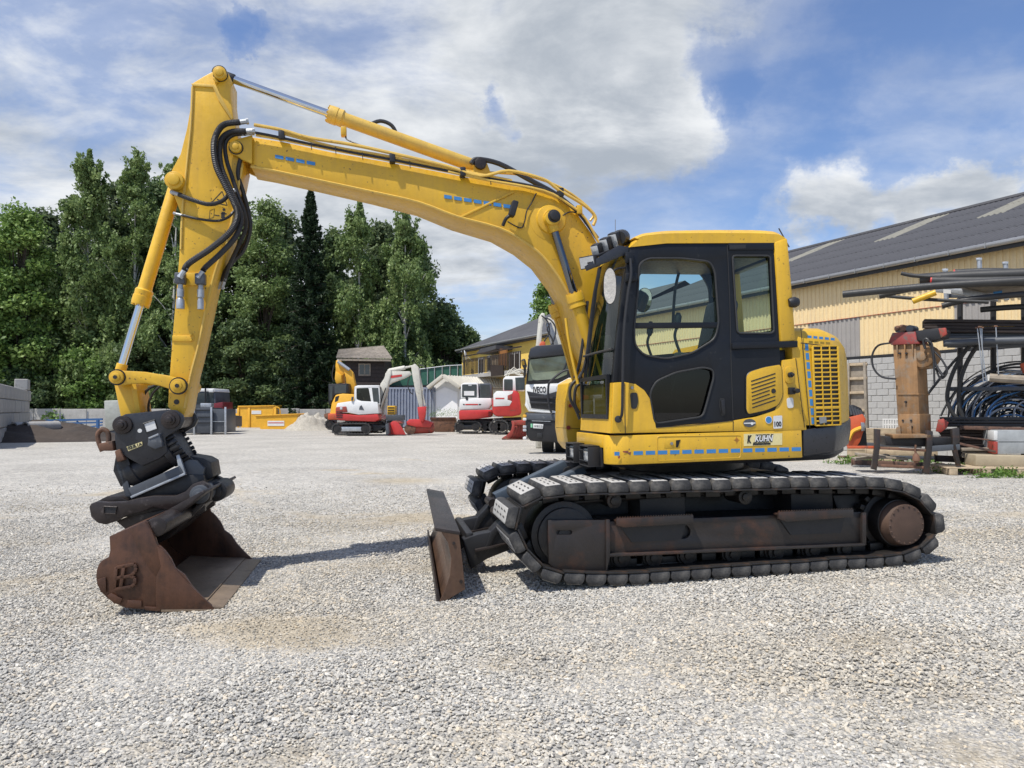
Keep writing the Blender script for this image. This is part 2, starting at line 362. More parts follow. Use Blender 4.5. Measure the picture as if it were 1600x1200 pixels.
for px, py, wx, wy, a in ((620, 752, 110, 9, .6), (560, 790, 60, 8, .4), (540, 990, 60, 9, .4), (790, 1035, 70, 12, .8), (780, 1150, 120, 30, .75), (1330, 1000, 150, 22, .9), (1500, 1080, 120, 30, .7),
                          (60, 1085, 90, 14, .7), (230, 1170, 60, 18, .6), (790, 850, 50, 14, .7), (240, 745, 160, 8, .45), (1520, 1180, 120, 40, .7), (1010, 760, 300, 20, .3), (460, 1180, 60, 30, .5)):
    c = gpix(px, py); e = gpix(px+wx, py); n_ = gpix(px, py-wy); SANDS.append((c.x, c.y, abs(e.x-c.x), abs(n_.y-c.y)+.05, a*.72))
def ground():
    xs = np.concatenate([np.array([-400, -200, -100, -60, -40, -30, -24, -18, -14, -11]), np.arange(-9, 11.01, .14), np.array([12, 14, 17, 21, 26, 34, 45, 60, 100, 200, 400])])
    ys = np.concatenate([np.array([-200, -80, -30, -12, -5, -2]), np.arange(0, 20, .14), np.arange(20, 60, 1.0), np.array([64, 70, 80, 100, 140, 200, 300, 500, 900])])
    vs = []; sa = []
    for y in ys:
        for x in xs:
            near = -10 < x < 12 and 0 <= y < 20
            b = mnoise.noise(Vector((x*.8, y*.8, 0)))*.012+mnoise.noise(Vector((x*2.3, y*2.3, 4)))*.006 if near else 0
            vs.append((x, y, gz(x, y)+b-.004)); sa.append(sand(x, y) if near or False else .25*sstep((y-14)/10))
    nx = len(xs)
    fs = [(j*nx+i, j*nx+i+1, (j+1)*nx+i+1, (j+1)*nx+i) for j in range(len(ys)-1) for i in range(nx-1)]
    me = bpy.data.meshes.new('ground'); me.from_pydata(vs, [], fs); me.shade_smooth()
    at = me.attributes.new('sand', 'FLOAT', 'POINT'); at.data.foreach_set('value', sa)
    m = bpy.data.materials.new('gravel'); m.use_nodes = True; nt = m.node_tree; N = nt.nodes; K = nt.links; b = N['Principled BSDF']
    tc = N.new('ShaderNodeTexCoord')
    vo = N.new('ShaderNodeTexVoronoi'); vo.inputs['Scale'].default_value = 58; vo.inputs['Randomness'].default_value = 1; K.new(tc.outputs['Object'], vo.inputs['Vector'])
    vo2 = N.new('ShaderNodeTexVoronoi'); vo2.inputs['Scale'].default_value = 95; K.new(tc.outputs['Object'], vo2.inputs['Vector'])
    se = N.new('ShaderNodeSeparateColor'); K.new(vo.outputs['Color'], se.inputs[0])
    cr = N.new('ShaderNodeValToRGB'); K.new(se.outputs[0], cr.inputs[0]); e = cr.color_ramp.elements
    e[0].color = (.33, .325, .315, 1); e[1].color = (.72, .69, .63, 1)
    for p, c in ((.25, (.47, .455, .425, 1)), (.6, (.56, .53, .47, 1)), (.85, (.60, .555, .47, 1))): q = e.new(p); q.color = c
    gap = N.new('ShaderNodeMapRange'); K.new(vo.outputs['Distance'], gap.inputs[0]); gap.inputs[1].default_value = .35; gap.inputs[2].default_value = .8; gap.inputs[3].default_value = 1; gap.inputs[4].default_value = .62
    mg = N.new('ShaderNodeMix'); mg.data_type = 'RGBA'; mg.blend_type = 'MULTIPLY'; mg.inputs[0].default_value = 1; K.new(cr.outputs[0], mg.inputs[6]); K.new(gap.outputs[0], mg.inputs[7])
    ns = N.new('ShaderNodeTexNoise'); ns.inputs['Scale'].default_value = 30; ns.inputs['Detail'].default_value = 8; K.new(tc.outputs['Object'], ns.inputs['Vector'])
    sr = N.new('ShaderNodeValToRGB'); K.new(ns.outputs[0], sr.inputs[0]); e = sr.color_ramp.elements; e[0].position = .3; e[1].position = .7; e[0].color = (.34, .285, .20, 1); e[1].color = (.50, .44, .34, 1)
    aa = N.new('ShaderNodeAttribute'); aa.attribute_name = 'sand'
    ms = N.new('ShaderNodeMapRange'); mm = N.new('ShaderNodeMath'); mm.operation = 'MULTIPLY_ADD'; K.new(ns.outputs[0], mm.inputs[0]); mm.inputs[1].default_value = .9; K.new(aa.outputs['Fac'], mm.inputs[2])
    K.new(mm.outputs[0], ms.inputs[0]); ms.inputs[1].default_value = .7; ms.inputs[2].default_value = 1.15
    mx = N.new('ShaderNodeMix'); mx.data_type = 'RGBA'; K.new(ms.outputs[0], mx.inputs[0]); K.new(mg.outputs[2], mx.inputs[6]); K.new(sr.outputs[0], mx.inputs[7])
    lf = N.new('ShaderNodeTexNoise'); lf.inputs['Scale'].default_value = .5; lf.inputs['Detail'].default_value = 6; K.new(tc.outputs['Object'], lf.inputs['Vector'])
    lr = N.new('ShaderNodeMapRange'); K.new(lf.outputs[0], lr.inputs[0]); lr.inputs[1].default_value = .3; lr.inputs[2].default_value = .7; lr.inputs[3].default_value = .86; lr.inputs[4].default_value = 1.1
    gn = N.new('ShaderNodeTexNoise'); gn.inputs['Scale'].default_value = 7; gn.inputs['Detail'].default_value = 7; gn.inputs['Roughness'].default_value = .85; K.new(tc.outputs['Object'], gn.inputs['Vector'])
    gr = N.new('ShaderNodeMapRange'); K.new(gn.outputs[0], gr.inputs[0]); gr.inputs[1].default_value = .38; gr.inputs[2].default_value = .62; gr.inputs[3].default_value = .74; gr.inputs[4].default_value = 1.22
    gm = N.new('ShaderNodeMath'); gm.operation = 'MULTIPLY'; K.new(lr.outputs[0], gm.inputs[0]); K.new(gr.outputs[0], gm.inputs[1])
    vm = N.new('ShaderNodeVectorMath'); vm.operation = 'SCALE'; K.new(mx.outputs[2], vm.inputs[0]); K.new(gm.outputs[0], vm.inputs['Scale'])
    K.new(vm.outputs[0], b.inputs['Base Color']); b.inputs['Roughness'].default_value = .9; b.inputs['Specular IOR Level'].default_value = .25
    h = N.new('ShaderNodeMath'); h.operation = 'MULTIPLY_ADD'; K.new(vo.outputs['Distance'], h.inputs[0]); h.inputs[1].default_value = -1
    h2 = N.new('ShaderNodeMath'); h2.operation = 'MULTIPLY'; K.new(vo2.outputs['Distance'], h2.inputs[0]); h2.inputs[1].default_value = -.4; K.new(h2.outputs[0], h.inputs[2])
    bp = N.new('ShaderNodeBump'); bp.inputs['Distance'].default_value = .012; bp.inputs['Strength'].default_value = .9; K.new(h.outputs[0], bp.inputs['Height']); K.new(bp.outputs[0], b.inputs['Normal'])
    me.materials.append(m)
    o = bpy.data.objects.new('ground', me); COL.objects.link(o); props(o, kind='structure')
ground()

def gravel():
    n = 720000
    y = np.sqrt(rng.random(n)*(15**2-2.25**2)+2.25**2); y = y[rng.random(n) < np.minimum(1, (5.2/y)**2)*np.clip((14-y)/6, 0, 1)]; n = len(y); x = (rng.random(n)*2-1)*(.76*y+.25)
    P = []; S = []; Wm = []
    rr = rng.random((n, 3))
    for i in range(n):
        X = float(x[i]); Y = float(y[i]); s = sand(X, Y)
        if rr[i, 0] < s*.95: continue
        sz = .005+.005*rr[i, 1]**1.8
        if rr[i, 0] > .965 and s < .4: sz *= 1.7
        if s > .35: sz *= .75
        P.append((X, Y, gz(X, Y)-.001+.005*rr[i, 2])); S.append(sz); Wm.append(min(.7, max(0, .12+.8*mnoise.fractal(Vector((X*.33+9, Y*.8, 3)), 1, 2, 4)))+s*.5)
    me = bpy.data.meshes.new('gravel_stones'); me.from_pydata(P, [], [])
    a = me.attributes.new('size', 'FLOAT', 'POINT'); a.data.foreach_set('value', S)
    a = me.attributes.new('warm', 'FLOAT', 'POINT'); a.data.foreach_set('value', Wm)
    m = bpy.data.materials.new('limestone_chips'); m.use_nodes = True; nt = m.node_tree; N = nt.nodes; K = nt.links; b = N['Principled BSDF']
    oi = N.new('ShaderNodeObjectInfo'); at = N.new('ShaderNodeAttribute'); at.attribute_type = 'INSTANCER'; at.attribute_name = 'tone'
    cr = N.new('ShaderNodeValToRGB'); K.new(at.outputs['Fac'], cr.inputs[0]); e = cr.color_ramp.elements
    e[0].color = (.24, .235, .22, 1); e[1].color = (.64, .61, .54, 1)
    for p, c in ((.2, (.36, .35, .325, 1)), (.5, (.455, .435, .39, 1)), (.75, (.53, .505, .45, 1)), (.92, (.56, .49, .385, 1)), (.95, (.62, .59, .53, 1))): q = e.new(p); q.color = c
    aw = N.new('ShaderNodeAttribute'); aw.attribute_type = 'INSTANCER'; aw.attribute_name = 'warm'
    wr = N.new('ShaderNodeMix'); wr.data_type = 'RGBA'; wr.blend_type = 'MULTIPLY'; K.new(aw.outputs['Fac'], wr.inputs[0]); K.new(cr.outputs[0], wr.inputs[6]); wr.inputs[7].default_value = (.95, .88, .76, 1)
    K.new(wr.outputs[2], b.inputs['Base Color']); b.inputs['Roughness'].default_value = .85; b.inputs['Specular IOR Level'].default_value = .3
    me.materials.append(m)
    o = bpy.data.objects.new('gravel_stones', me); COL.objects.link(o); props(o, 'loose pale limestone gravel covering the yard in the foreground', 'gravel', kind='stuff')
    g = bpy.data.node_groups.new('scatter', 'GeometryNodeTree')
    g.interface.new_socket('Geometry', in_out='INPUT', socket_type='NodeSocketGeometry'); g.interface.new_socket('Geometry', in_out='OUTPUT', socket_type='NodeSocketGeometry')
    N = g.nodes; K = g.links; gi = N.new('NodeGroupInput'); go = N.new('NodeGroupOutput')
    join = N.new('GeometryNodeJoinGeometry')
    for k in range(7):
        ic = N.new('GeometryNodeMeshIcoSphere'); ic.inputs['Radius'].default_value = 1; ic.inputs['Subdivisions'].default_value = 2
        wn = N.new('ShaderNodeTexNoise'); wn.noise_dimensions = '4D'; wn.inputs['W'].default_value = k*7.3; wn.inputs['Scale'].default_value = .9; wn.inputs['Detail'].default_value = 1
        sb = N.new('ShaderNodeVectorMath'); sb.operation = 'SUBTRACT'; K.new(wn.outputs['Color'], sb.inputs[0]); sb.inputs[1].default_value = (.5, .5, .5)
        sm = N.new('ShaderNodeVectorMath'); sm.operation = 'SCALE'; K.new(sb.outputs[0], sm.inputs[0]); sm.inputs['Scale'].default_value = 1.9
        sp = N.new('GeometryNodeSetPosition'); K.new(ic.outputs[0], sp.inputs[0]); K.new(sm.outputs[0], sp.inputs['Offset'])
        tr = N.new('GeometryNodeTransform'); K.new(sp.outputs[0], tr.inputs[0]); tr.inputs['Scale'].default_value = (1.25, .95, .62)
        ti = N.new('GeometryNodeGeometryToInstance'); K.new(tr.outputs[0], ti.inputs[0]); K.new(ti.outputs[0], join.inputs[0])
    ip = N.new('GeometryNodeInstanceOnPoints'); K.new(gi.outputs[0], ip.inputs['Points']); K.new(join.outputs[0], ip.inputs['Instance']); ip.inputs['Pick Instance'].default_value = True
    ri = N.new('FunctionNodeRandomValue'); ri.data_type = 'INT'; ri.inputs[4].default_value = 0; ri.inputs[5].default_value = 6; K.new(ri.outputs[2], ip.inputs['Instance Index'])
    rv = N.new('FunctionNodeRandomValue'); rv.data_type = 'FLOAT_VECTOR'; rv.inputs[0].default_value = (-.5, -.5, 0); rv.inputs[1].default_value = (.5, .5, 6.28); K.new(rv.outputs[0], ip.inputs['Rotation'])
    na = N.new('GeometryNodeInputNamedAttribute'); na.data_type = 'FLOAT'; na.inputs[0].default_value = 'size'; K.new(na.outputs[0], ip.inputs['Scale'])
    st = N.new('GeometryNodeStoreNamedAttribute'); st.data_type = 'FLOAT'; st.domain = 'INSTANCE'; st.inputs['Name'].default_value = 'tone'; K.new(ip.outputs[0], st.inputs[0])
    rt = N.new('FunctionNodeRandomValue'); rt.data_type = 'FLOAT'; rt.inputs['Seed'].default_value = 5; K.new(rt.outputs[1], st.inputs['Value'])
    mt = N.new('GeometryNodeSetMaterial'); mt.inputs['Material'].default_value = m; K.new(st.outputs[0], mt.inputs[0]); K.new(mt.outputs[0], go.inputs[0])
    md = o.modifiers.new('scatter', 'NODES'); md.node_group = g
gravel()
# ------------------------------------------------------------------ the yellow excavator
EX = root('excavator', E, 'large yellow crawler excavator in the foreground with black cab, bent boom and rusty bucket', 'excavator')
def part(name, mb, mat, parent=None, bevel=0, label=None, **k):
    o = obj(name, mb, mat, parent or EX, bevel, **k)
    if label: o['label'] = label
    return o
def traced(name, px, vt, v0, v1, mat, parent=None, bevel=.006, label=None, **k):
    return part(name, MB().prism(E.poly(px, vt), v0, v1), mat, parent, bevel, label, **k)

def undercarriage():
    VN = -1.28
    outer = [(1000,915),(930,916),(875,914),(846,906),(817,881),(798,850),(789,815),(801,785),(830,765),(870,757),(940,753),(1040,750),(1130,748),(1200,746),(1340,745),(1405,749),(1446,766),(1470,793),(1479,820),(1474,846),(1452,867),(1405,885),(1300,893),(1150,904)]
    P = [Vector((a, 0, b)) for a, b in E.poly(outer, VN)]
    C0 = catmull(P+[P[0]], 12); cen0 = sum(P, Vector())/len(P); OFF = .095; C = []
    for i, p in enumerate(C0[:-1]):
        d = (C0[(i+2) % (len(C0)-1)]-C0[i-2]).normalized(); up = Vector((d.z, 0, -d.x)); up = up if up.dot(p-cen0) > 0 else -up
        C.append(p-up*OFF)
    C.append(C[0])
    ln = [0]
    for a, b in zip(C, C[1:]): ln.append(ln[-1]+(b-a).length)
    T = ln[-1]; n = round(T/.172); step = T/n
    def at(s):
        s %= T; i = max(0, int(np.searchsorted(ln, s))-1); t = (s-ln[i])/(ln[i+1]-ln[i]); return C[i].lerp(C[i+1], t)
    cen = sum(P, Vector())/len(P)
    # one pad: x along the loop, y across, z outwards; outer face at z=0
    mb = MB(); hl = step*.487; w = .60; th = .088
    pr = [(-hl, -th), (hl, -th), (hl, -.035), (hl-.022, 0), (-hl+.022, 0), (-hl, -.035)]
    mb.prism(pr, .012, w)
    pad = mesh_of('track_pad', mb, M_PAD, .014)
    pad.materials.append(M_PADTOP)
    for p in pad.polygons:
        if p.normal.z > .9 and p.center.z > -.01: p.material_index = 1
    bm = bmesh.new(); bm.from_mesh(pad)
    for y0 in (.1, .23, .36, .49):      # tread slots
        for dx in (-.022, .022):
            q = [(dx-.006, y0-.035, .0015), (dx+.006, y0-.035, .0015), (dx+.012-.0, y0+.035, .0015), (dx, y0+.035, .0015)]
            f = bm.faces.new([bm.verts.new(c) for c in q]); f.material_index = 0
    bm.to_mesh(pad); bm.free()
    shoe = mesh_of('shoe_plate', MB().box((-hl-.006, .01, -th-.016), (hl+.006, w-.01, -th-.001)).box((-.05, .2, -th-.075), (.075, .235, -th-.017)).box((-.05, .36, -th-.075), (.075, .395, -th-.017)), M_GREASE, .004)
    for side, v0, lab in (('near', VN, 'near rubber-padded track'), ('far', .68, 'far rubber-padded track')):
        tr = bpy.data.objects.new('track', None); COL.objects.link(tr); tr.parent = EX; tr['label'] = lab
        for i in range(n):
            s = i*step; p = at(s); d = (at(s+step*.5)-at(s-step*.5)).normalized(); up = Vector((d.z, 0, -d.x))
            if up.dot(p-cen) < 0: up = -up
            jit = random.uniform(-.005, .003)
            M = Matrix((d, Vector((0, 1, 0)), up)).transposed()
            if M.determinant() < 0: M = Matrix((-d, Vector((0, 1, 0)), up)).transposed()
            M = M.to_4x4(); M.translation = p+up*(OFF+jit)+Vector((0, v0+random.uniform(-.004, .004), 0))
            for nm, me in (('track_pad', pad), ('shoe_plate', shoe)):
                o = bpy.data.objects.new(nm, me); COL.objects.link(o); o.parent = tr; o.matrix_local = M
    # frames, rollers, idlers and drives of both sides
    def side_frame(dv, lab):
        fr = bpy.data.objects.new('track_frame', None); COL.objects.link(fr); fr.parent = EX; fr['label'] = lab; fr.location = (0, dv, 0)
        a = lambda x, y: E.at(x, y, -1.2)
        sub = lambda n_, mb_, m_, bv=.004: part(n_, mb_, m_, fr, bv)
        nose = [(855,812),(949,812),(949,893),(872,893),(857,880)]
        slot = rounded([a(868,828), a(893,828), a(893,835), a(868,835)], .02, 3)
        sub('nose_plate', plate_mb([a(*q) for q in nose], [slot], -1.22, -1.19), M_FR, .003)
        sub('nose_box', MB().prism([a(*q) for q in [(862,820),(948,818),(948,888),(874,888)]], -1.185, -.75), M_BKS)
        hole = [a(1068+11*math.cos(t*math.pi/7), 831+11*math.sin(t*math.pi/7)) for t in range(14)]
        sub('side_plate', plate_mb([a(*q) for q in [(952,815),(1345,800),(1345,849),(952,866)]], [hole], -1.2, -1.17), M_FR, .003)
        sub('frame_core', MB().prism([a(*q) for q in [(952,818),(1350,803),(1350,846),(952,862)]], -1.16, -.74), M_BKS)
        sub('frame_flange', MB().prism([a(*q) for q in [(949,864),(1347,848),(1347,852),(949,869)]], -1.235, -.74), M_FR)
        sub('end_rib', MB().prism([a(*q) for q in [(1344,801),(1350,800),(1350,851),(1344,851)]], -1.23, -1.17), M_FR)
        sub('front_rib', MB().prism([a(*q) for q in [(945,811),(951,811),(951,870),(945,893)]], -1.235, -1.17), M_FR)
        for q in ([(963,810),(1083,805),(1083,818),(975,824),(963,821)], [(1216,800),(1333,796),(1333,808),(1230,815),(1216,811)]):
            m = MB().prism([E.at(*c, -1.27) for c in q], -1.275, -1.255)
            x0 = q[0][0]; x1 = q[1][0]
            p0 = E.at(*q[0], -1.27); p1 = E.at(*q[1], -1.27); p3 = E.at(x1, q[2][1]+6, -1.2)
            m.prism([(p0[0], p0[1]-.015), (p1[0], p1[1]-.015), (p1[0], p1[1]-.03), (p0[0], p0[1]-.03)], -1.255, -1.19)
            nt_ = 30
            for k in range(nt_):
                t = (k+.5)/nt_; u = p0[0]+(p1[0]-p0[0])*t; z = p0[1]+(p1[1]-p0[1])*t
                m.prism([(u-.006, z), (u+.006, z), (u, z+.012)], -1.275, -1.257)
            sub('step_plate', m, M_FR, .002)
            # cast shadow of the step, painted as a thin black sheet on the frame
            sub('step_shadow', MB().prism([(p0[0]+.04, p0[1]-.06), (p1[0]-.03, p1[1]-.06), (p1[0]-.08, p1[1]-.2), (p0[0]+.14, p0[1]-.2)], -1.21, -1.202), M_BKS, 0)
        c = E.at(880, 835, -1.1)
        m = MB().disc(c, .262, -1.13, -.83, 32); m.disc(c, .215, -1.17, -.79, 32); m.disc(c, .07, -1.2, -.76)
        sub('idler_wheel', m, M_GREASE)
        c = E.at(1403, 817, -1.15)
        m = MB()
        for k in range(19):
            t = 2*math.pi*k/19; q = [(c[0]+r*math.cos(t+w), c[1]+r*math.sin(t+w)) for r, w in ((.2, -.14), (.285, -.07), (.285, .07), (.2, .14))]
            m.prism(q, -1.02, -.94)
        m.disc(c, .245, -1.03, -.93, 32); m.disc(c, .2, -1.16, -.8, 32)
        sub('drive_sprocket', m, M_GREASE)
        m = MB().lathe((c[0], -1.16, c[1]), (c[0], -1.3, c[1]), [(0, .19), (.03, .185), (.05, .172), (.09, .168)], 32)
        for k in range(18):
            t = 2*math.pi*k/18; m.disc((c[0]+.155*math.cos(t), c[1]+.155*math.sin(t)), .009, -1.256, -1.2, 6)
        sub('drive_cover', m, M_COVER, .003)
        for x, y in ((970,872),(1020,871),(1073,867),(1143,865),(1210,862),(1267,859),(1316,857)):
            c = E.at(x, y, -1.1); m = MB().disc(c, .085, -1.1, -1.04, 20); m.disc(c, .07, -1.13, -.82, 20); m.disc(c, .085, -.9, -.84, 20); m.disc(c, .035, -1.15, -.8)
            sub('track_roller', m, M_GREASE)
        for x, y in ((1165, 777), (960, 783)):
            c = E.at(x, y, -1.12); m = MB().disc(c, .06, -1.12, -.85, 20); m.disc(c, .035, -1.14, -.83, 16); sub('carrier_roller', m, M_GREASE)
        # chain rails lying inside the pads along the bottom
        m = MB(); a0 = E.at(850, 895, -1.1); a1 = E.at(1400, 872, -1.1); m.bar((a0[0], -1.06, a0[1]), (a1[0], -1.06, a1[1]), .04, .07); m.bar((a0[0], -.88, a0[1]), (a1[0], -.88, a1[1]), .04, .07)
        sub('track_chain', m, M_GREASE)
        a0 = E.at(880, 789, -1.1); a1 = E.at(1400, 770, -1.1); mid = E.at(1130, 772, -1.1); m = MB()
        m.tube([(a0[0], -1.0, a0[1]), (mid[0], -1.0, mid[1]), (a1[0], -1.0, a1[1])], .022, 6); sub('upper_chain', m, M_GREASE)
        # black motor box behind the drive
        q = [E.at(*c_, -1.0) for c_ in ((1310,775),(1395,770),(1440,790),(1440,850),(1395,868),(1340,850),(1318,800))]
        sub('drive_housing', MB().prism(q, -.92, -.6), M_BKS, .02)
        return fr
    side_frame(0, 'near track frame with rusty step plates')
    def copy_tree(o, par):
        c = o.copy(); COL.objects.link(c); c.parent = par
        for ch in list(o.children): copy_tree(ch, c)
        return c
    near = [c for c in EX.children if c.name.startswith('track_frame')][0]
    far = copy_tree(near, EX); far['label'] = 'far track frame'
    far.matrix_local = Matrix.Scale(-1, 4, (0, 1, 0))
    # centre body and slewing ring
    m = MB(); c0 = E.at(1062, 740, 0)[0]
    m.box((-1.6, -.72, .36), (.95, .72, .66)); m.box((-1.15, -1.0, .45), (-.75, 1.0, .75)); m.box((.2, -1.0, .45), (.6, 1.0, .75))
    part('carbody', m, M_BKS, bevel=.02)
    m = MB().cyl((-.32, 0, .6), (-.32, 0, .82), .62, n=40); m.cyl((-.32, 0, .82), (-.32, 0, .95), .56, n=40)
    part('slewing_ring', m, M_GREASE)
undercarriage()

def blade():
    b = bpy.data.objects.new('dozer_blade', None); COL.objects.link(b); b.parent = EX
    v0 = -1.28; v1 = 1.28
    nf = E.poly([(686,826),(700,848),(705,872),(703,900),(695,922),(683,947),(727,921),(722,870),(717,833)], v0)
    u0 = nf[0][0]
    YW = .10; sh = lambda q: [(a+YW, b) for a, b in q]
    part('blade_plate', MB().prism(nf, v0, v1, sh(nf)), M_BLADE, b, .004, smooth=False)
    # front cutting-edge plate and top lip
    p = E.poly([(675,829),(686,826),(695,922),(683,948)], v0)
    lip = E.poly([(684,825),(717,832),(718,838),(686,830)], v0)
    lq = [(lip[0][0]-.02, lip[0][1]+.004), (lip[1][0]+.01, lip[1][1]+.004), (lip[1][0]+.01, lip[1][1]-.02), (lip[0][0]-.02, lip[0][1]-.02)]
    part('top_lip', MB().prism(lq, v0-.002, v1, sh(lq)), M_HITCH, b, .004)
    part('blade_end_bolts', MB().disc((nf[6][0]-.03, nf[6][1]+.06), .014, v0-.01, v0, 6).disc((nf[8][0]-.04, nf[8][1]-.07), .012, v0-.01, v0, 6), M_HITCH, b)
    bq = [(nf[5][0]-.004, nf[5][1]+.13), (nf[5][0]+.012, nf[5][1]+.12), (nf[5][0]+.03, nf[5][1]+.01), (nf[5][0]-.006, nf[5][1]+.005)]
    part('bend_strip', MB().prism(bq, v0+.004, v1-.004, sh(bq)), M_HITCH, b, .002)
    for s, mat in ((-.42, M_BKS), (.42, M_BKS)):
        vv = s
        q = E.poly([(729,870),(790,852),(850,800),(850,780),(800,793),(768,826),(745,832),(724,858)], -.45) if s < 0 else E.poly([(727,858),(770,840),(850,790),(850,772),(790,782),(753,804),(735,812),(712,830)], -.45)
        q = E.poly([(722,842),(745,834),(770,829),(797,797),(850,775),(900,775),(900,800),(850,835),(795,858),(760,872),(735,888)], -.45)
        part('push_arm', MB().prism(q, vv-.07, vv+.07), mat, b, .008)
        e = E.poly([(766,829),(797,796),(803,800),(772,838),(760,862),(756,858)], -.45)
        part('arm_rib', MB().prism(e, vv-.085, vv+.085), M_BKS, b, .004)
        f = E.poly([(741,856),(790,846),(790,849),(741,861)], -.45)
        part('arm_flange', MB().prism(f, vv-.1, vv+.1), M_HITCH, b, .003)
    c1 = E.poly([(722,842),(740,836),(740,880),(726,890)], -.45)
    part('cross_tube', MB().box((c1[0][0]+.03, -.45, .25), (c1[0][0]+.1, .45, .38)), M_BKS, b, .02)
    # the two blue-grey cylinder guards
    for (x0, y0, x1, y1, vt) in ((781, 788, 909, 729, -.36), (771, 772, 880, 720, .2)):
        a0 = E.pt(x0, y0, vt); a1 = E.pt(x1, y1, vt)
        m = MB(); m.bar(a0, a1, .15, .012)
        d = (Vector(a1)-Vector(a0)); n_ = Vector((0, 1, 0))
        dn = d.cross(n_).normalized(); dn = dn if dn.z < 0 else -dn
        for sv in (-.073, .073):
            A = Vector(a0)+Vector((0, sv, 0))+dn*.05; B = Vector(a1)+Vector((0, sv, 0))+dn*.05
            m.bar(A, B, .012, .1)
        part('cylinder_guard', m, M_BG, b, .003)
        part('blade_cylinder', MB().cyl(Vector(a0)+dn*.06, Vector(a1)+dn*.06, .045), M_BKS, b)
        part('pin', MB().cyl((a0[0]-.03, vt-.13, a0[2]-.07), (a0[0]-.03, vt+.13, a0[2]-.07), .04), M_HITCH, b)
        part('pin', MB().cyl((a1[0]+.02, vt-.13, a1[2]-.1), (a1[0]+.02, vt+.13, a1[2]-.1), .05), M_BKS, b)
    part('arm_bracket', MB().box((-1.95, -.55, .45), (-1.35, .55, .72)), M_BKS, b, .03)
blade()

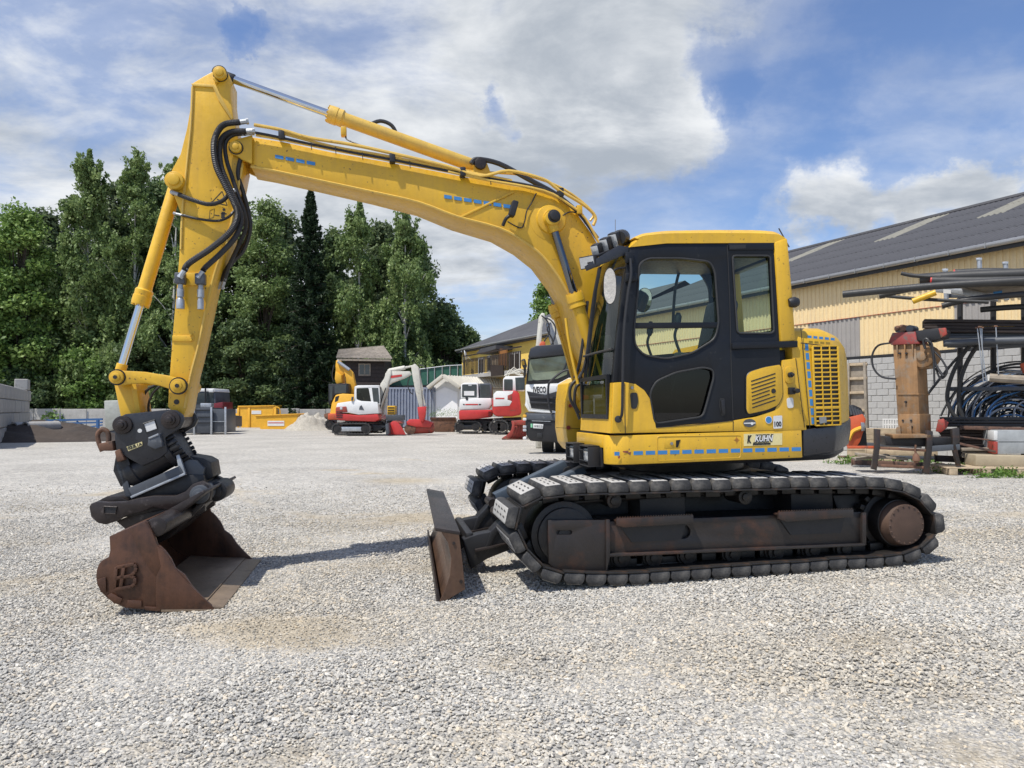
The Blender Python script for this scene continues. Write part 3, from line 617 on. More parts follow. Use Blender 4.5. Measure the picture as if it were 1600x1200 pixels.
# ---- upper structure
UF = -1.47; UTC = -.28; RT = 1.45
def house_plan(inset=0, v_lim=1.24, ufront=UF):
    w = v_lim-inset; R_ = RT-inset; a = math.asin(w/R_); pts = []
    r = .16
    pts += [(ufront+inset+r-r*math.cos(t*math.pi/10), -w+r-r*math.sin(t*math.pi/10)) for t in range(0, 6)]
    for i in range(25):
        t = -a+2*a*i/24; pts.append((UTC+R_*math.cos(t), R_*math.sin(t)))
    pts += [(ufront+inset+r-r*math.cos(t*math.pi/10), w-r+r*math.sin(t*math.pi/10)) for t in range(5, -1, -1)]
    return pts
def loft_plan(levels, filt=None):
    m = MB(); secs = []
    for z, ins in levels:
        q = house_plan(ins)
        if filt: q = filt(q)
        secs.append([(a, b, z+zs(a, b)) for a, b in q])
    return m.loft(secs)
zs = lambda a, b: 0
def upper():
    global zs
    # deck frame below the covers
    part('turntable_deck', loft_plan([(.94, .12), (.985, .06), (1.19, .06)], lambda q: [(max(a, -1.2) if b > -.2 else a, min(b, .95)) for a, b in q]), M_BKS, bevel=0)
    # near skirt
    z0, z1 = .975, 1.203
    sk = MB(); q = [(UF+.16-.16*math.cos(t*math.pi/12), -1.24+.16-.16*math.sin(t*math.pi/12)) for t in range(0, 7)]
    ob = q+[(.17, -1.24)]; ib = [(u+ (.02 if u < -1.3 else 0), v+.03) for u, v in ob][::-1]
    sk.plan(ob+ib, z0, z1); part('side_skirt', sk, M_Y, bevel=.008)
    fr = MB(); fr.box((UF+.001, -1.06, 1.10), (UF+.03, -.3, 1.203)); part('front_skirt', fr, M_Y, bevel=.008)
    # dark rear counterweight
    zs = lambda a, b: max(0, a-.2)*.1
    def cut(q): return [(max(a, .18), b) for a, b in q if a > .1] 
    def rear(q):
        r = [(a, b) for a, b in q if a > .19]; return [(.185, r[0][1])]+r+[(.185, r[-1][1])]
    zsave = zs
    part('counterweight', loft_plan([(.955, .11), (.985, .015), (1.10, -.004), (1.20, -.006)], rear), M_DG, bevel=.012)
    zs = lambda a, b: 0
    # yellow engine hood with rounded tail
    def hood(q):
        r = [(a, b) for a, b in q if a > .12]; return [(.115, r[0][1])]+r+[(.115, r[-1][1])]
    zs = lambda a, b: max(0, a-.2)*.1
    m = loft_plan([(1.207, .006), (1.3, .006)], hood); zs = lambda a, b: -max(0, a-.3)**1.6*.16
    m = loft_plan([(1.24, .006), (1.5, .004), (1.86, .006), (1.95, .02), (2.015, .06), (2.05, .13)], hood)
    part('engine_hood', m, M_Y, bevel=0, ang=40); zs = lambda a, b: 0
    # seams of the hood: gaskets standing a hair proud
    for xs in (1243, 1251):
        a0 = E.at(xs, 512 if xs > 1245 else 560, -1.24); a1 = E.at(xs+14, 668, -1.24)
        part('hood_seam', MB().bar((a0[0], -1.2425, a0[1]), (a1[0], -1.2425, a1[1]), .004, .004), M_INK)
    hs = E.poly([(1251,536),(1262,537),(1290,541),(1308,547)], -1.245)
    part('hood_seam', MB().tube([(a, -1.246, b) for a, b in hs], .004, 5), M_INK)
    # top plates of the deck behind the cab and on the right side
    m = MB().box((-.3, -.3, 1.2), (.115, 1.2, 1.78)); part('engine_cover', m, M_Y, bevel=.03)
    m = MB().box((-1.0, .35, 1.2), (-.3, 1.22, 1.72)); part('tank_cover', m, M_Y, bevel=.03)
    # the yellow tool box at the right front, seen beyond the cab
    o = E.poly([(868,625),(871,601),(886,592),(925,590),(925,705),(896,706),(879,700),(871,690),(867,668)], 1.24)
    part('tool_box', MB().prism(o, .45, 1.24), M_Y, bevel=.012)
    o2 = E.poly([(884,626),(925,624),(925,705),(899,706),(886,690),(883,668)], .45)
    part('tool_box_door', MB().prism(o2, .415, .448), M_YD, bevel=.006)
    for x, y in ((891, 634), (888, 668)):
        c = E.at(x, y, .41); part('latch', MB().disc(c, .02, .40, .416, 10), M_DKRED)
    l0 = E.pt(868, 668, .44); l1 = E.pt(910, 670, .4)
    part('box_seam', MB().bar((l0[0], .413, l0[2]), (l1[0], .413, l1[2]), .004, .004), M_INK)
    # warning-light boxes at the front of the deck
    for vv in (-.42, -.86):
        g = bpy.data.objects.new('deck_light', None); COL.objects.link(g); g.parent = EX
        zc = 1.045
        part('light_bracket', MB().box((UF-.1, vv-.13, .955), (UF+.0, vv-.12, 1.115)).box((UF-.1, vv-.13, 1.105), (UF, vv+.13, 1.115)).box((UF-.1, vv+.12, .955), (UF, vv+.13, 1.115)).box((UF-.1, vv-.13, .945), (UF, vv+.13, .955)), M_BKS, g, .002)
        part('lens', MB().box((UF-.085, vv-.085, .975), (UF-.03, vv+.06, 1.09)), M_LAMP, g, .012)
        part('guard_wire', MB().tube([(UF-.1, vv-.125, .99), (UF-.1, vv+.125, .99)], .005, 5).tube([(UF-.1, vv-.125, 1.075), (UF-.1, vv+.125, 1.075)], .005, 5), M_BKS, g)
    part('front_plate', MB().box((UF+.0, -1.02, .945), (UF+.02, -.3, 1.1)), M_BKS, bevel=.004)
    # storage flap with latch in the skirt
    fl = rounded(E.poly([(1027,682),(1158,680),(1157,715),(1027,720)], -1.24), .02, 3)
    m = MB().tube([(a, -1.2405, b) for a, b in fl]+[(fl[0][0], -1.2405, fl[0][1])], .0028, 5, 0)
    part('flap_seam', m, M_YD)
    q = E.poly([(1038,687),(1063,687),(1062,700),(1038,701)], -1.24)
    lt = part('flap_latch', MB().prism(q, -1.2415, -1.235), M_YD, bevel=.001)
    q = E.poly([(1038,686),(1064,686),(1056,701),(1064,701)], -1.24)
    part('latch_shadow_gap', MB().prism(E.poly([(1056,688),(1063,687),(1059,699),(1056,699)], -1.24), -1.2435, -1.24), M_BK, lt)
    c = E.at(1049, 693, -1.24); part('lock', MB().disc(c, .012, -1.25, -1.24, 14), M_STEEL, lt)
    # target mark
    c = E.at(1151, 687.5, -1.24); m = MB().box((c[0]-.025, -1.2415, c[1]-.001), (c[0]+.025, -1.2405, c[1]+.001)).box((c[0]-.001, -1.2415, c[1]-.03), (c[0]+.001, -1.2405, c[1]+.03))
    for k in range(12):
        t = k*math.pi/6; t2 = (k+1)*math.pi/6; m.bar((c[0]+.013*math.cos(t), -1.241, c[1]+.013*math.sin(t)), (c[0]+.013*math.cos(t2), -1.241, c[1]+.013*math.sin(t2)), .002, .002)
    part('target_mark', m, M_DKRED, smooth=False)
    # blue dashes
    def dash(x0, y0, x1, y1, h, v, n, gap, **k):
        for i in range(n):
            t0 = i/n; t1 = (i+1-gap)/n
            A = (x0+(x1-x0)*t0, y0+(y1-y0)*t0); B = (x0+(x1-x0)*t1, y0+(y1-y0)*t1)
            q = E.poly([(A[0], A[1]-h), (B[0], B[1]-h), (B[0], B[1]+h), (A[0], A[1]+h)], v)
            part('tape_strip', MB().prism(q, v-.0015, v-.0005), M_BLUE, smooth=False)
    dash(990, 708, 1256, 701.5, 3, -1.24, 14, .24)
    part('tape_strip', MB().prism(E.poly([(960,706),(968,706),(968,712),(960,712)], -1.24), -1.2415, -1.2405), M_BLUE)
    for k in range(9):
        y = 537+k*14.4; x = 1258+k*1.25
        q = E.poly([(x, y), (x+5, y), (x+5.8, y+10.5), (x+.8, y+10.5)], -1.24); part('tape_strip', MB().prism(q, -1.2365, -1.2355), M_BLUE, smooth=False)
    for k in range(5):
        x = 1262+k*9; q = E.poly([(x, 524+k*.9), (x+6, 524.6+k*.9), (x+6, 528.6+k*.9), (x, 528+k*.9)], -1.236)
        part('tape_strip', MB().prism(q, -1.2375, -1.2345), M_BLUE, smooth=False)
    # radiator grille
    g = bpy.data.objects.new('radiator_grille', None); COL.objects.link(g); g.parent = EX
    u0, zt = E.at(1269, 541, -1.24); u1, _ = E.at(1311, 541, -1.24); zb = E.at(1274, 665, -1.24)[1]; u1 = min(u1, .52)
    part('screen', MB().box((u0, -1.239, zb), (u1, -1.2365, zt)), M_INK, g)
    nb = 18
    bar_ = mesh_of('grille_slat', MB().box((0, -.012, -.006), (u1-u0, 0, .006)), M_YD, .003)
    for i in range(nb+1):
        o = obj('grille_slat', bar_, None, g); o.location = (u0, -1.239, zb+(zt-zb)*i/nb)
        if i in (4, 15): o.scale = (1, 1, 1.9)
    vb = mesh_of('grille_bar', MB().box((-.005, -.010, zb), (.005, 0, zt)), M_YD, .002)
    for i in range(4):
        o = obj('grille_bar', vb, None, g); o.location = (u0+(u1-u0)*i/3, -1.2395, 0); o.scale = (1.6 if i in (0, 3) else 1, 1.2, 1)
    part('name_badge', MB().prism(E.poly([(1279,652),(1290,651),(1291,660),(1280,662)], -1.25), -1.258, -1.252), M_STEEL, g)
    # KUHN board on the skirt
    q = E.poly([(1162,678),(1222,677),(1222,695),(1162,697)], -1.24)
    kb = part('company_board', MB().prism(q, -1.2425, -1.2405), M_CREAM)
    def letter(body, x, y, hpx, wpx, mat, dv=-1.2435, shear=.25, bold=.004, nm='lettering'):
        c = E.at(x, y, dv); s = hpx*5.8/FPX
        return text_obj(nm, body, s*1.35, mat, kb, (c[0], dv, c[1]), FACE, .0006, shear, bold, wpx*5.8/FPX)
    letter('KUHN', 1193, 685.5, 9.5, 32, M_INK, -1.243, .25, .010); letter('KUHN', 1193, 685.5, 9.5, 31, M_WHITE, -1.2448, .25, .002)
    letter('Baumaschinen', 1190, 693.2, 4, 30, M_INK, bold=.002); letter('K', 1170, 687, 11, 8, M_INK, bold=.006); 
    # swing-door stickers
    def sticker(name, q, mat): return part(name, MB().prism(rounded(E.poly(q, -1.245), .01, 2), -1.2475, -1.2465), mat, smooth=False)
    s = sticker('noise_label', [(1208,650),(1222,649),(1222,669),(1208,670)], M_PALE)
    c = E.at(1215, 663, -1.25); text_obj('lettering', '100', .055, M_INK, s, (c[0], -1.2485, c[1]), FACE, .0005, 0, .002, .062)
    c = E.at(1201, 656, -1.245); part('blue_label', MB().disc(c, .026, -1.2475, -1.2465, 20), M_BLUE); part('label_ring', MB().disc(c, .031, -1.2467, -1.2458, 20), M_PALE)
    c = E.at(1171, 661, -1.245); q = [(c[0]+.055*math.cos(t*math.pi/12), c[1]+.033*math.sin(t*math.pi/12)) for t in range(24)]
    part('oval_label', MB().prism(q, -1.2475, -1.2465), M_GREYST); part('label_stripe', MB().box((c[0]-.05, -1.249, c[1]-.006), (c[0]+.05, -1.248, c[1]+.004)), M_PALE); part('label_dot', MB().disc((c[0]+.02, c[1]-.005), .012, -1.25, -1.2492, 12), M_WHITE)
    # hatch under the deck at the left end: scraped red primer
    for x, y, w, h in ((973, 705, 9, 3), (981, 707, 5, 4), (965, 714, 4, 3)):
        q = E.poly([(x, y), (x+w, y-1), (x+w-1, y+h), (x+1, y+h-1)], -1.24); part('paint_scrape', MB().prism(q, -1.241, -1.2403), M_DKRED, smooth=False)
upper()

def cab():
    c = bpy.data.objects.new('cab', None); COL.objects.link(c); c.parent = EX
    VN, VF = -1.225, -.38
    P = lambda pts, v=VN: E.poly(pts, v)
    sub = lambda n_, mb_, m_, bv=.004, lab=None, **k: part(n_, mb_, m_, c, bv, lab, **k)
    win_up = rounded(P([(998,412),(1012,404),(1065,404),(1108,409),(1116,425),(1122,505),(1116,530),(1080,552),(1040,561),(1005,555),(991,540),(990,514),(996,455)]), .05, 3)
    win_lo = rounded(P([(1022,662),(1014,615),(1024,596),(1055,582),(1098,574),(1113,578),(1114,590),(1102,635),(1097,651)]), .04, 3)
    win_re = rounded(P([(1143,400),(1202,400),(1208,518),(1203,521),(1151,521)]), .03, 3)
    outer = P([(984,386),(1040,380),(1209,379),(1217,545),(1220,640),(1140,658),(1024,668),(1018,628),(1006,610),(990,600),(971,599),(972,520),(977,440)])
    door = sub('door', plate_mb(outer, [win_up, win_lo, win_re], VN-.012, VN+.03), M_BK, .005, 'black cab side with door and windows')
    # window seals and panes
    for w_, nm in ((win_up, 'door_window'), (win_lo, 'lower_door_window'), (win_re, 'rear_side_window')):
        part('window_seal', MB().tube([(a, VN-.014, b) for a, b in w_]+[(w_[0][0], VN-.014, w_[0][1])], .008, 6, 0), M_RB, door)
        cx = sum(a for a, b in w_)/len(w_); cz = sum(b for a, b in w_)/len(w_)
        part(nm, MB().quad(*[(a, VN+.012, b) for a, b in w_]), M_GL if w_ is not win_lo else M_GLK, door, smooth=False, fix=False)
    a0 = E.pt(990, 509, VN); a1 = E.pt(1122, 508, VN)
    part('window_bar', MB().bar((a0[0], VN-.006, a0[2]), (a1[0], VN-.006, a1[2]), .02, .045), M_BK, door, .003)
    # seams in the black side: door rear edge, belt line
    for q in ([(1135,383),(1139,470),(1141,560),(1144,655)],):
        part('door_gap', MB().tube([(*E.at(x, y, VN)[:1], VN-.012, E.at(x, y, VN)[1]) for x, y in q], .005, 5, 2), M_INK, door)
    q = P([(1141,536),(1243,533),(1243,543),(1141,546)]); part('belt_rail', MB().prism(q, VN-.035, VN-.012), M_BK, door, .006)
    q = P([(1136,381),(1207,380),(1208,391),(1137,392)]); part('top_trim', MB().prism(q, VN-.022, VN-.013), M_BK, door, .004)
    q = P([(1138,384),(1163,383),(1163,389),(1138,390)]); part('trim_slot', MB().prism(q, VN-.024, VN-.0225), M_INK, door)
    q = rounded(P([(1123,622),(1131,622),(1131,649),(1126,650),(1122,635)]), .02, 3); hd = part('door_handle', MB().prism(q, VN-.016, VN-.0125), M_INK, door)
    hp = P([(1124,626),(1130,625),(1131,647),(1126,648)]); part('pull', MB().prism(hp, VN-.03, VN-.02), M_BKS, door, .006)
    # yellow lower side with its curved front cover
    ylow = P([(955,677),(958,598),(974,597),(992,600),(1006,610),(1018,628),(1024,668),(1140,658),(1180,651),(1209,641),(1219,622),(1221,563),(1243,560),(1259,672)])
    sub('lower_side_cover', MB().prism(ylow, VN-.016, VN+.03), M_Y, .005)
    sub('door_recess', MB().prism(rounded(P([(981,611),(989,608),(995,612),(997,628),(994,640),(984,640),(981,628)]), .02, 3), VN-.019, VN-.0165), M_YD, 0)
    sub('lock_slot', MB().prism(rounded(P([(983,614),(994,613),(996,627),(993,639),(985,639)]), .02, 3), VN-.022, VN-.0195), M_INK, 0)
    k0 = E.at(986, 606, VN); sub('lock', MB().disc(k0, .012, VN-.026, VN-.017, 12), M_STEEL, 0)
    for q in ([(975,599),(975,640),(976,677)], [(1144,657),(1144,673)], [(1024,668),(1080,664),(1143,657)]):
        sub('panel_gap', MB().tube([(E.at(x, y, VN)[0], VN-.0165, E.at(x, y, VN)[1]) for x, y in q], .0032, 5, 2), M_INK, 0)
    # slotted air intake cover
    q = rounded(P([(1164,588),(1170,581),(1192,574),(1216,570),(1219,575),(1221,618),(1214,633),(1195,641),(1167,647),(1164,640)]), .03, 3)
    vp = sub('intake_cover', MB().prism(q, VN-.024, VN-.0175), M_Y, .004)
    part('cover_gap', MB().tube([(a, VN-.018, b) for a, b in q]+[(q[0][0], VN-.018, q[0][1])], .005, 5, 0), M_INK, vp)
    for i in range(8):
        y = 596+i*5.9; x1 = 1209 if i not in (4, 5) else 1200
        A = E.pt(1171+i*.3, y, VN); B = E.pt(x1, y-(12.3 if x1 > 1205 else 9.6), VN)
        part('slot', MB().bar((A[0], VN-.0245, A[2]), (B[0], VN-.0245, B[2]), .003, .009), M_INK, vp)
    k0 = E.at(1206, 611, VN); part('lock', MB().disc(k0, .02, VN-.028, VN-.0245, 16), M_INK, vp)
    # yellow rear pillar and roof
    pil = P([(1207,379),(1228,372),(1234,440),(1241,533),(1217,536)])
    sub('rear_pillar', MB().prism(pil, VN-.03, VN+.06), M_Y, .02); sub('rear_pillar', MB().prism(pil, VF-.06, VF), M_Y, .01); sub('rear_header', MB().prism(P([(1209,379),(1228,372),(1230,400),(1211,402)]), VN+.06, VF-.06), M_BK, .01); sub('rear_glass', MB().quad((.05, VN+.06, 1.88), (.05, VF-.06, 1.88), (.05, VF-.06, 2.66), (.05, VN+.06, 2.66)), M_GLC, 0, fix=False)
    sub('rear_wall', MB().box((E.at(1225, 560, VN)[0]-.02, VN+.04, 1.2), (E.at(1232, 560, VN)[0], VF, 1.86)), M_BK, .01)
    rp = [(983,387),(990,374),(1004,366),(1040,361),(1110,359.5),(1185,359.5),(1214,362),(1226,369),(1229,384),(1212,380),(1040,381)]
    ro = P(rp[:1])+rounded(P(rp[1:9]), .09, 3)+P(rp[9:]); ro = ro; m = MB(); secs = []
    cx = sum(a for a, b in ro)/len(ro); cz = P(rp)[10][1]
    for v, k in ((VN-.02, .0), (VN+.03, .75), (VN+.12, 1.0), (VF-.12, 1.0), (VF-.03, .75), (VF, 0)):
        secs.append([(a, v, (b-.0) if b < cz+.02 else cz+.02+(b-cz-.02)*(.72+.28*k)+.02*k) for a, b in ro])
    sub('roof', m.loft(secs), M_Y, 0, ang=50)
    for q in ([(1217,357),(1232,384)],):
        A = E.pt(1217, 357, VN+.05); B = E.pt(1233, 386, VN-.03); sub('rear_antenna', MB().tube([A, B], .006, 6, 0), M_BKS, 0)
    A = E.pt(961.5, 343, -.8); B = E.pt(961.5, 366, -.8); sub('thin_antenna', MB().tube([A, B], .003, 5, 0), M_STEEL, 0)
    # pillars of the front; the windscreen leans forwards
    fe = P([(984,386),(975,432),(969,482),(962,545),(957,598),(954,677)])
    ins = P([(1000,386),(990,432),(982,482),(974,545),(971,598)])
    sub('front_pillar', MB().prism(fe[:5]+ins[::-1], VN-.014, VN+.06), M_BK, .012)
    sub('far_front_pillar', MB().prism(fe[:5]+[(a-.0, b) for a, b in ins[::-1]], VF-.07, VF), M_BK, .012)
    sub('front_sill', MB().prism([fe[4], (fe[4][0]+.03, fe[4][1]), (fe[5][0]+.03, fe[5][1]), fe[5]], VN, VF), M_Y, 0)
    # windscreen panes (upper and lower) curved gently in plan
    def pane(i0, i1, nm, bow=.045):
        m = MB(); n_ = 8; rows = fe[i0:i1+1]
        for k, (a, b) in enumerate(rows):
            for j in range(n_+1):
                t = j/n_; m.v.append((a+.012-bow*math.sin(math.pi*t), VN+.05+(VF-VN-.1)*t, b))
        for k in range(len(rows)-1):
            for j in range(n_): q = k*(n_+1)+j; m.f.append((q, q+1, q+n_+2, q+n_+1))
        return part(nm, m, M_GLF, c, fix=False)
    pane(0, 3, 'windscreen'); pane(3, 4, 'lower_windscreen')
    z3 = fe[3]; sub('windscreen_bar', MB().tube([(z3[0]-.02, VN+.03, z3[1]), (z3[0]-.035, (VN+VF)/2, z3[1]), (z3[0]-.02, VF-.03, z3[1])], .01, 6), M_RB, 0)
    zz = fe[4]
    lw = MB(); y0, y1 = fe[4][1]-.0, E.at(954, 655, VN)[1]
    # lower front glass with black surround standing in the yellow sill
    ux = fe[4][0]-.008
    zt_ = E.at(958, 584, VN)[1]; sur = [(VN+.06, zt_), (VF-.03, zt_), (VF-.03, y1), (VN+.06, y1)]
    def ring(o_, w, u, th):
        i_ = [(o_[0][0]+w, o_[0][1]-w), (o_[1][0]-w, o_[1][1]-w), (o_[2][0]-w, o_[2][1]+w), (o_[3][0]+w, o_[3][1]+w)]
        m = MB()
        for k in range(4):
            a, b = o_[k], o_[(k+1) % 4]; d, e_ = i_[k], i_[(k+1) % 4]
            m.add([(u, *a), (u, *b), (u, *e_), (u, *d), (u+th, *a), (u+th, *b), (u+th, *e_), (u+th, *d)], [(0,1,2,3),(7,6,5,4),(0,4,5,1),(3,2,6,7)])
        return m
    sub('lower_glass_frame', ring(sur, .035, ux-.02, .03), M_BK, .0)
    sub('lower_glass', MB().quad((ux-.012, VN+.09, y1+.03), (ux-.012, VF-.06, y1+.03), (ux-.012, VF-.06, sur[0][1]-.03), (ux-.012, VN+.09, sur[0][1]-.03)), M_GLD, 0, fix=False)
    # far side wall with its window, rear window, floor, ceiling
    Q = lambda pts: E.poly(pts, VF-.02)
    fw = rounded(Q([(1000,426),(1094,426),(1108,450),(1110,520),(1098,548),(1010,556),(985,530)]), .05, 3)
    sub('far_side_wall', plate_mb([fe[0], *Q([(1133,389),(1136,545)]), E.at(1140, 640, VN), E.at(971, 668, VN), fe[3]], [fw], VF-.02, VF), M_BK, 0)
    cl = E.at(1000, 388, VN)[1]
    sub('headliner', MB().box((fe[0][0]+.06, VN+.05, cl-.05), (-.05, VF-.03, cl-.0)), M_BKS, .01)
    sub('floor_mat', MB().box((-1.4, VN+.04, 1.21), (.05, VF-.03, 1.26)), M_RB, 0)
    # operator's seat and consoles
    st = bpy.data.objects.new('operator_seat', None); COL.objects.link(st); st.parent = c
    ub = E.at(1100, 520, -.8)[0]
    part('seat_cushion', MB().prism([(ub-.5, 1.58), (ub-.02, 1.55), (ub, 1.68), (ub-.48, 1.72)], -1.02, -.58), M_RB, st, .04)
    part('backrest', MB().prism([(ub-.06, 1.62), (ub+.1, 1.6), (ub+.24, 2.3), (ub+.12, 2.34)], -1.02, -.58), M_RB, st, .05)
    part('headrest', MB().prism([(ub+.12, 2.36), (ub+.22, 2.36), (ub+.26, 2.58), (ub+.16, 2.58)], -.93, -.67), M_RB, st, .04)
    part('seat_base', MB().box((ub-.42, -.98, 1.26), (ub-.02, -.62, 1.55)), M_BKS, st, .02)
    for vv in (-1.1, -.5):
        sub('console', MB().prism([(ub-.45, 1.5), (ub, 1.5), (ub+.05, 1.8), (ub-.4, 1.86)], vv-.04, vv+.04), M_RB, .02)
        sub('control_lever', MB().tube([(ub-.36, vv, 1.85), (ub-.40, vv, 1.98), (ub-.38, vv, 2.06)], .012, 6).lathe((ub-.38, vv, 2.05), (ub-.36, vv, 2.2), [(0, .015), (.03, .028), (.1, .03), (.13, .015)], 10), M_BKS, 0)
    sub('monitor', MB().prism([(fe[3][0]+.15, 1.85), (fe[3][0]+.19, 1.85), (fe[3][0]+.17, 2.05), (fe[3][0]+.13, 2.05)], -.62, -.42), M_INK, .01)
    sub('grab_bar', MB().tube([(E.at(1068, 410, -.5)[0], -.46, E.at(1068, 410, -.5)[1]), (E.at(1058, 450, -.5)[0], -.46, E.at(1058, 450, -.5)[1]), (E.at(1054, 508, -.5)[0], -.46, E.at(1054, 508, -.5)[1])], .014, 8), M_RB, 0)
    sub('red_bag', MB().box((-1.2, -.75, 1.27), (-1.0, -.5, 1.55)), M_DKRED, .05)
    # mirrors
    def mirror(px, py, v, w, h, yaw, nm):
        g = bpy.data.objects.new(nm, None); COL.objects.link(g); g.parent = c; g.location = E.pt(px, py, v); g.rotation_euler = (R(14), 0, yaw)
        q = [(w*math.cos(t*math.pi/12), h*(abs(math.sin(t*math.pi/12))**.8)*(1 if t < 12 else -1)) for t in range(24)]
        part('mirror_shell', MB().prism(q, 0, .04, [(a*.6, b*.7) for a, b in q]), M_BKS, g, .004)
        part('mirror_face', MB().prism([(a*.9, b*.94) for a, b in q], -.004, -.001), M_MIR, g)
        return g
    mirror(953, 447, -1.3, .052, .145, R(-14), 'side_mirror')
    mirror(1006, 469, -.12, .09, .12, R(10), 'far_mirror')
    A = E.pt(956, 420, -1.3); B = E.pt(978, 418, VN); sub('mirror_arm', MB().tube([E.pt(957, 425, -1.28), E.pt(964, 420, -1.26), E.pt(977, 418, VN)], .008, 6), M_BKS, 0)
    q = P([(975,428),(993,428),(993,441),(975,442)]); sub('hinge', MB().prism(q, VN-.05, VN-.012), M_BK, .01)
    q = P([(975,395),(988,395),(988,412),(975,413)]); sub('hinge', MB().prism(q, VN-.04, VN-.012), M_BK, .01)
    sub('handrail', MB().tube([E.pt(985, 404, VN-.06), E.pt(986, 430, VN-.07), E.pt(981, 460, VN-.07), E.pt(975, 520, VN-.07), E.pt(973, 600, VN-.07), E.pt(972, 645, VN-.06), E.pt(967, 655, VN-.02)], .012, 8), M_BKS, 0)
    sub('rail_foot', MB().cyl(E.pt(966, 655, VN+.01), E.pt(966, 655, VN-.04), .028), M_BKS, .004)
    # lamps over the windscreen
    bar = sub('lamp_bracket', MB().prism(P([(983,398),(972,400),(917,423),(914,416),(930,405),(966,383),(984,386)]), VN+.0, VN+.02), M_DG, .004)
    part('rear_bracket', MB().bar(E.pt(920, 411, VN+.02), E.pt(982, 386, VN+.35), .03, .012), M_BKS, bar)
    sub('light_bar', MB().bar(E.pt(926, 402, -1.15), E.pt(978, 380, -1.0), .12, .02), M_BKS, .006)
    for x, y, s in ((933, 391, .052), (947, 382, .056), (961, 375, .062)):
        g = bpy.data.objects.new('work_light', None); COL.objects.link(g); g.parent = c; g.location = E.pt(x, y, -1.12); g.rotation_euler = (0, R(-24), R(38))
        part('housing', MB().box((-.03, -s*.75, -s), (.045, s*.75, s)), M_BKS, g, .014)
        part('lens', MB().box((-.036, -s*.62, -s*.8), (-.0305, s*.62, s*.8)), M_LAMP, g, .003)
    sub('lamp_hood', MB().lathe(E.pt(967, 372, -1.14), E.pt(976, 370, -.9), [(0, .055), (.05, .065), (.16, .065), (.2, .04)], 16), M_BKS, 0)
    g = bpy.data.objects.new('work_light', None); COL.objects.link(g); g.parent = c; g.location = E.pt(922, 409, -1.15); g.rotation_euler = (0, R(-15), R(38))
    part('housing', MB().loft([[(x, y*s_, z*s_) for y, z in ((-.06, -.04), (.06, -.04), (.06, .04), (-.06, .04))] for x, s_ in ((-.04, 1.25), (.0, 1.2), (.07, .6))]), M_BKS, g, .006)
    part('lens', MB().box((-.046, -.065, -.042), (-.0405, .065, .042)), M_LAMP, g)
    # wipers and the black trims down the front
    A = [E.pt(945, 415, VF), E.pt(934, 470, VF), E.pt(923, 560, VF), E.pt(914, 590, VF)]
    sub('wiper', MB().tube([(p[0]-.06, p[1]-.05, p[2]) for p in A], .010, 6), M_BKS, 0)
    sub('wiper', MB().tube([(p[0]-.09, p[1]+.02, p[2]) for p in A[1:]], .014, 6), M_BKS, 0)
    # small fittings on the rear pillar
    for x, y, r in ((1231, 586, .022),):
        k0 = E.at(x, y, VN); m = MB().prism(rounded([(k0[0]-.04, k0[1]-.07), (k0[0]+.04, k0[1]-.07), (k0[0]+.04, k0[1]+.07), (k0[0]-.04, k0[1]+.07)], .038, 4), VN-.028, VN-.017); sub('socket_boss', m, M_Y, .004)
        sub('socket_knob', MB().disc(k0, r, VN-.055, VN-.028, 14).disc((k0[0]+.004, k0[1]), .011, VN-.075, VN-.054, 10), M_BKS, .002)
    k0 = E.at(1234, 611, VN); sub('door_catch', MB().box((k0[0]-.03, VN-.05, k0[1]-.028), (k0[0]+.02, VN-.017, k0[1]+.028)).disc((k0[0]+.02, k0[1]), .02, VN-.085, VN-.03, 12), M_BKS, .003)
    q = rounded(P([(1227,622),(1237,621),(1238,637),(1228,638)]), .02, 3); sub('hanging_tag', MB().prism(q, VN-.022, VN-.018), M_PALE, 0)
    k0 = E.pt(1237, 474, VN); g = bpy.data.objects.new('work_light', None); COL.objects.link(g); g.parent = c; g.location = (k0[0], VN-.03, k0[2])
    part('housing', MB().lathe((-.05, 0, 0), (.1, 0, .012), [(0, .03), (.02, .04), (.06, .045), (.085, .035)], 14), M_BKS, g)
cab()
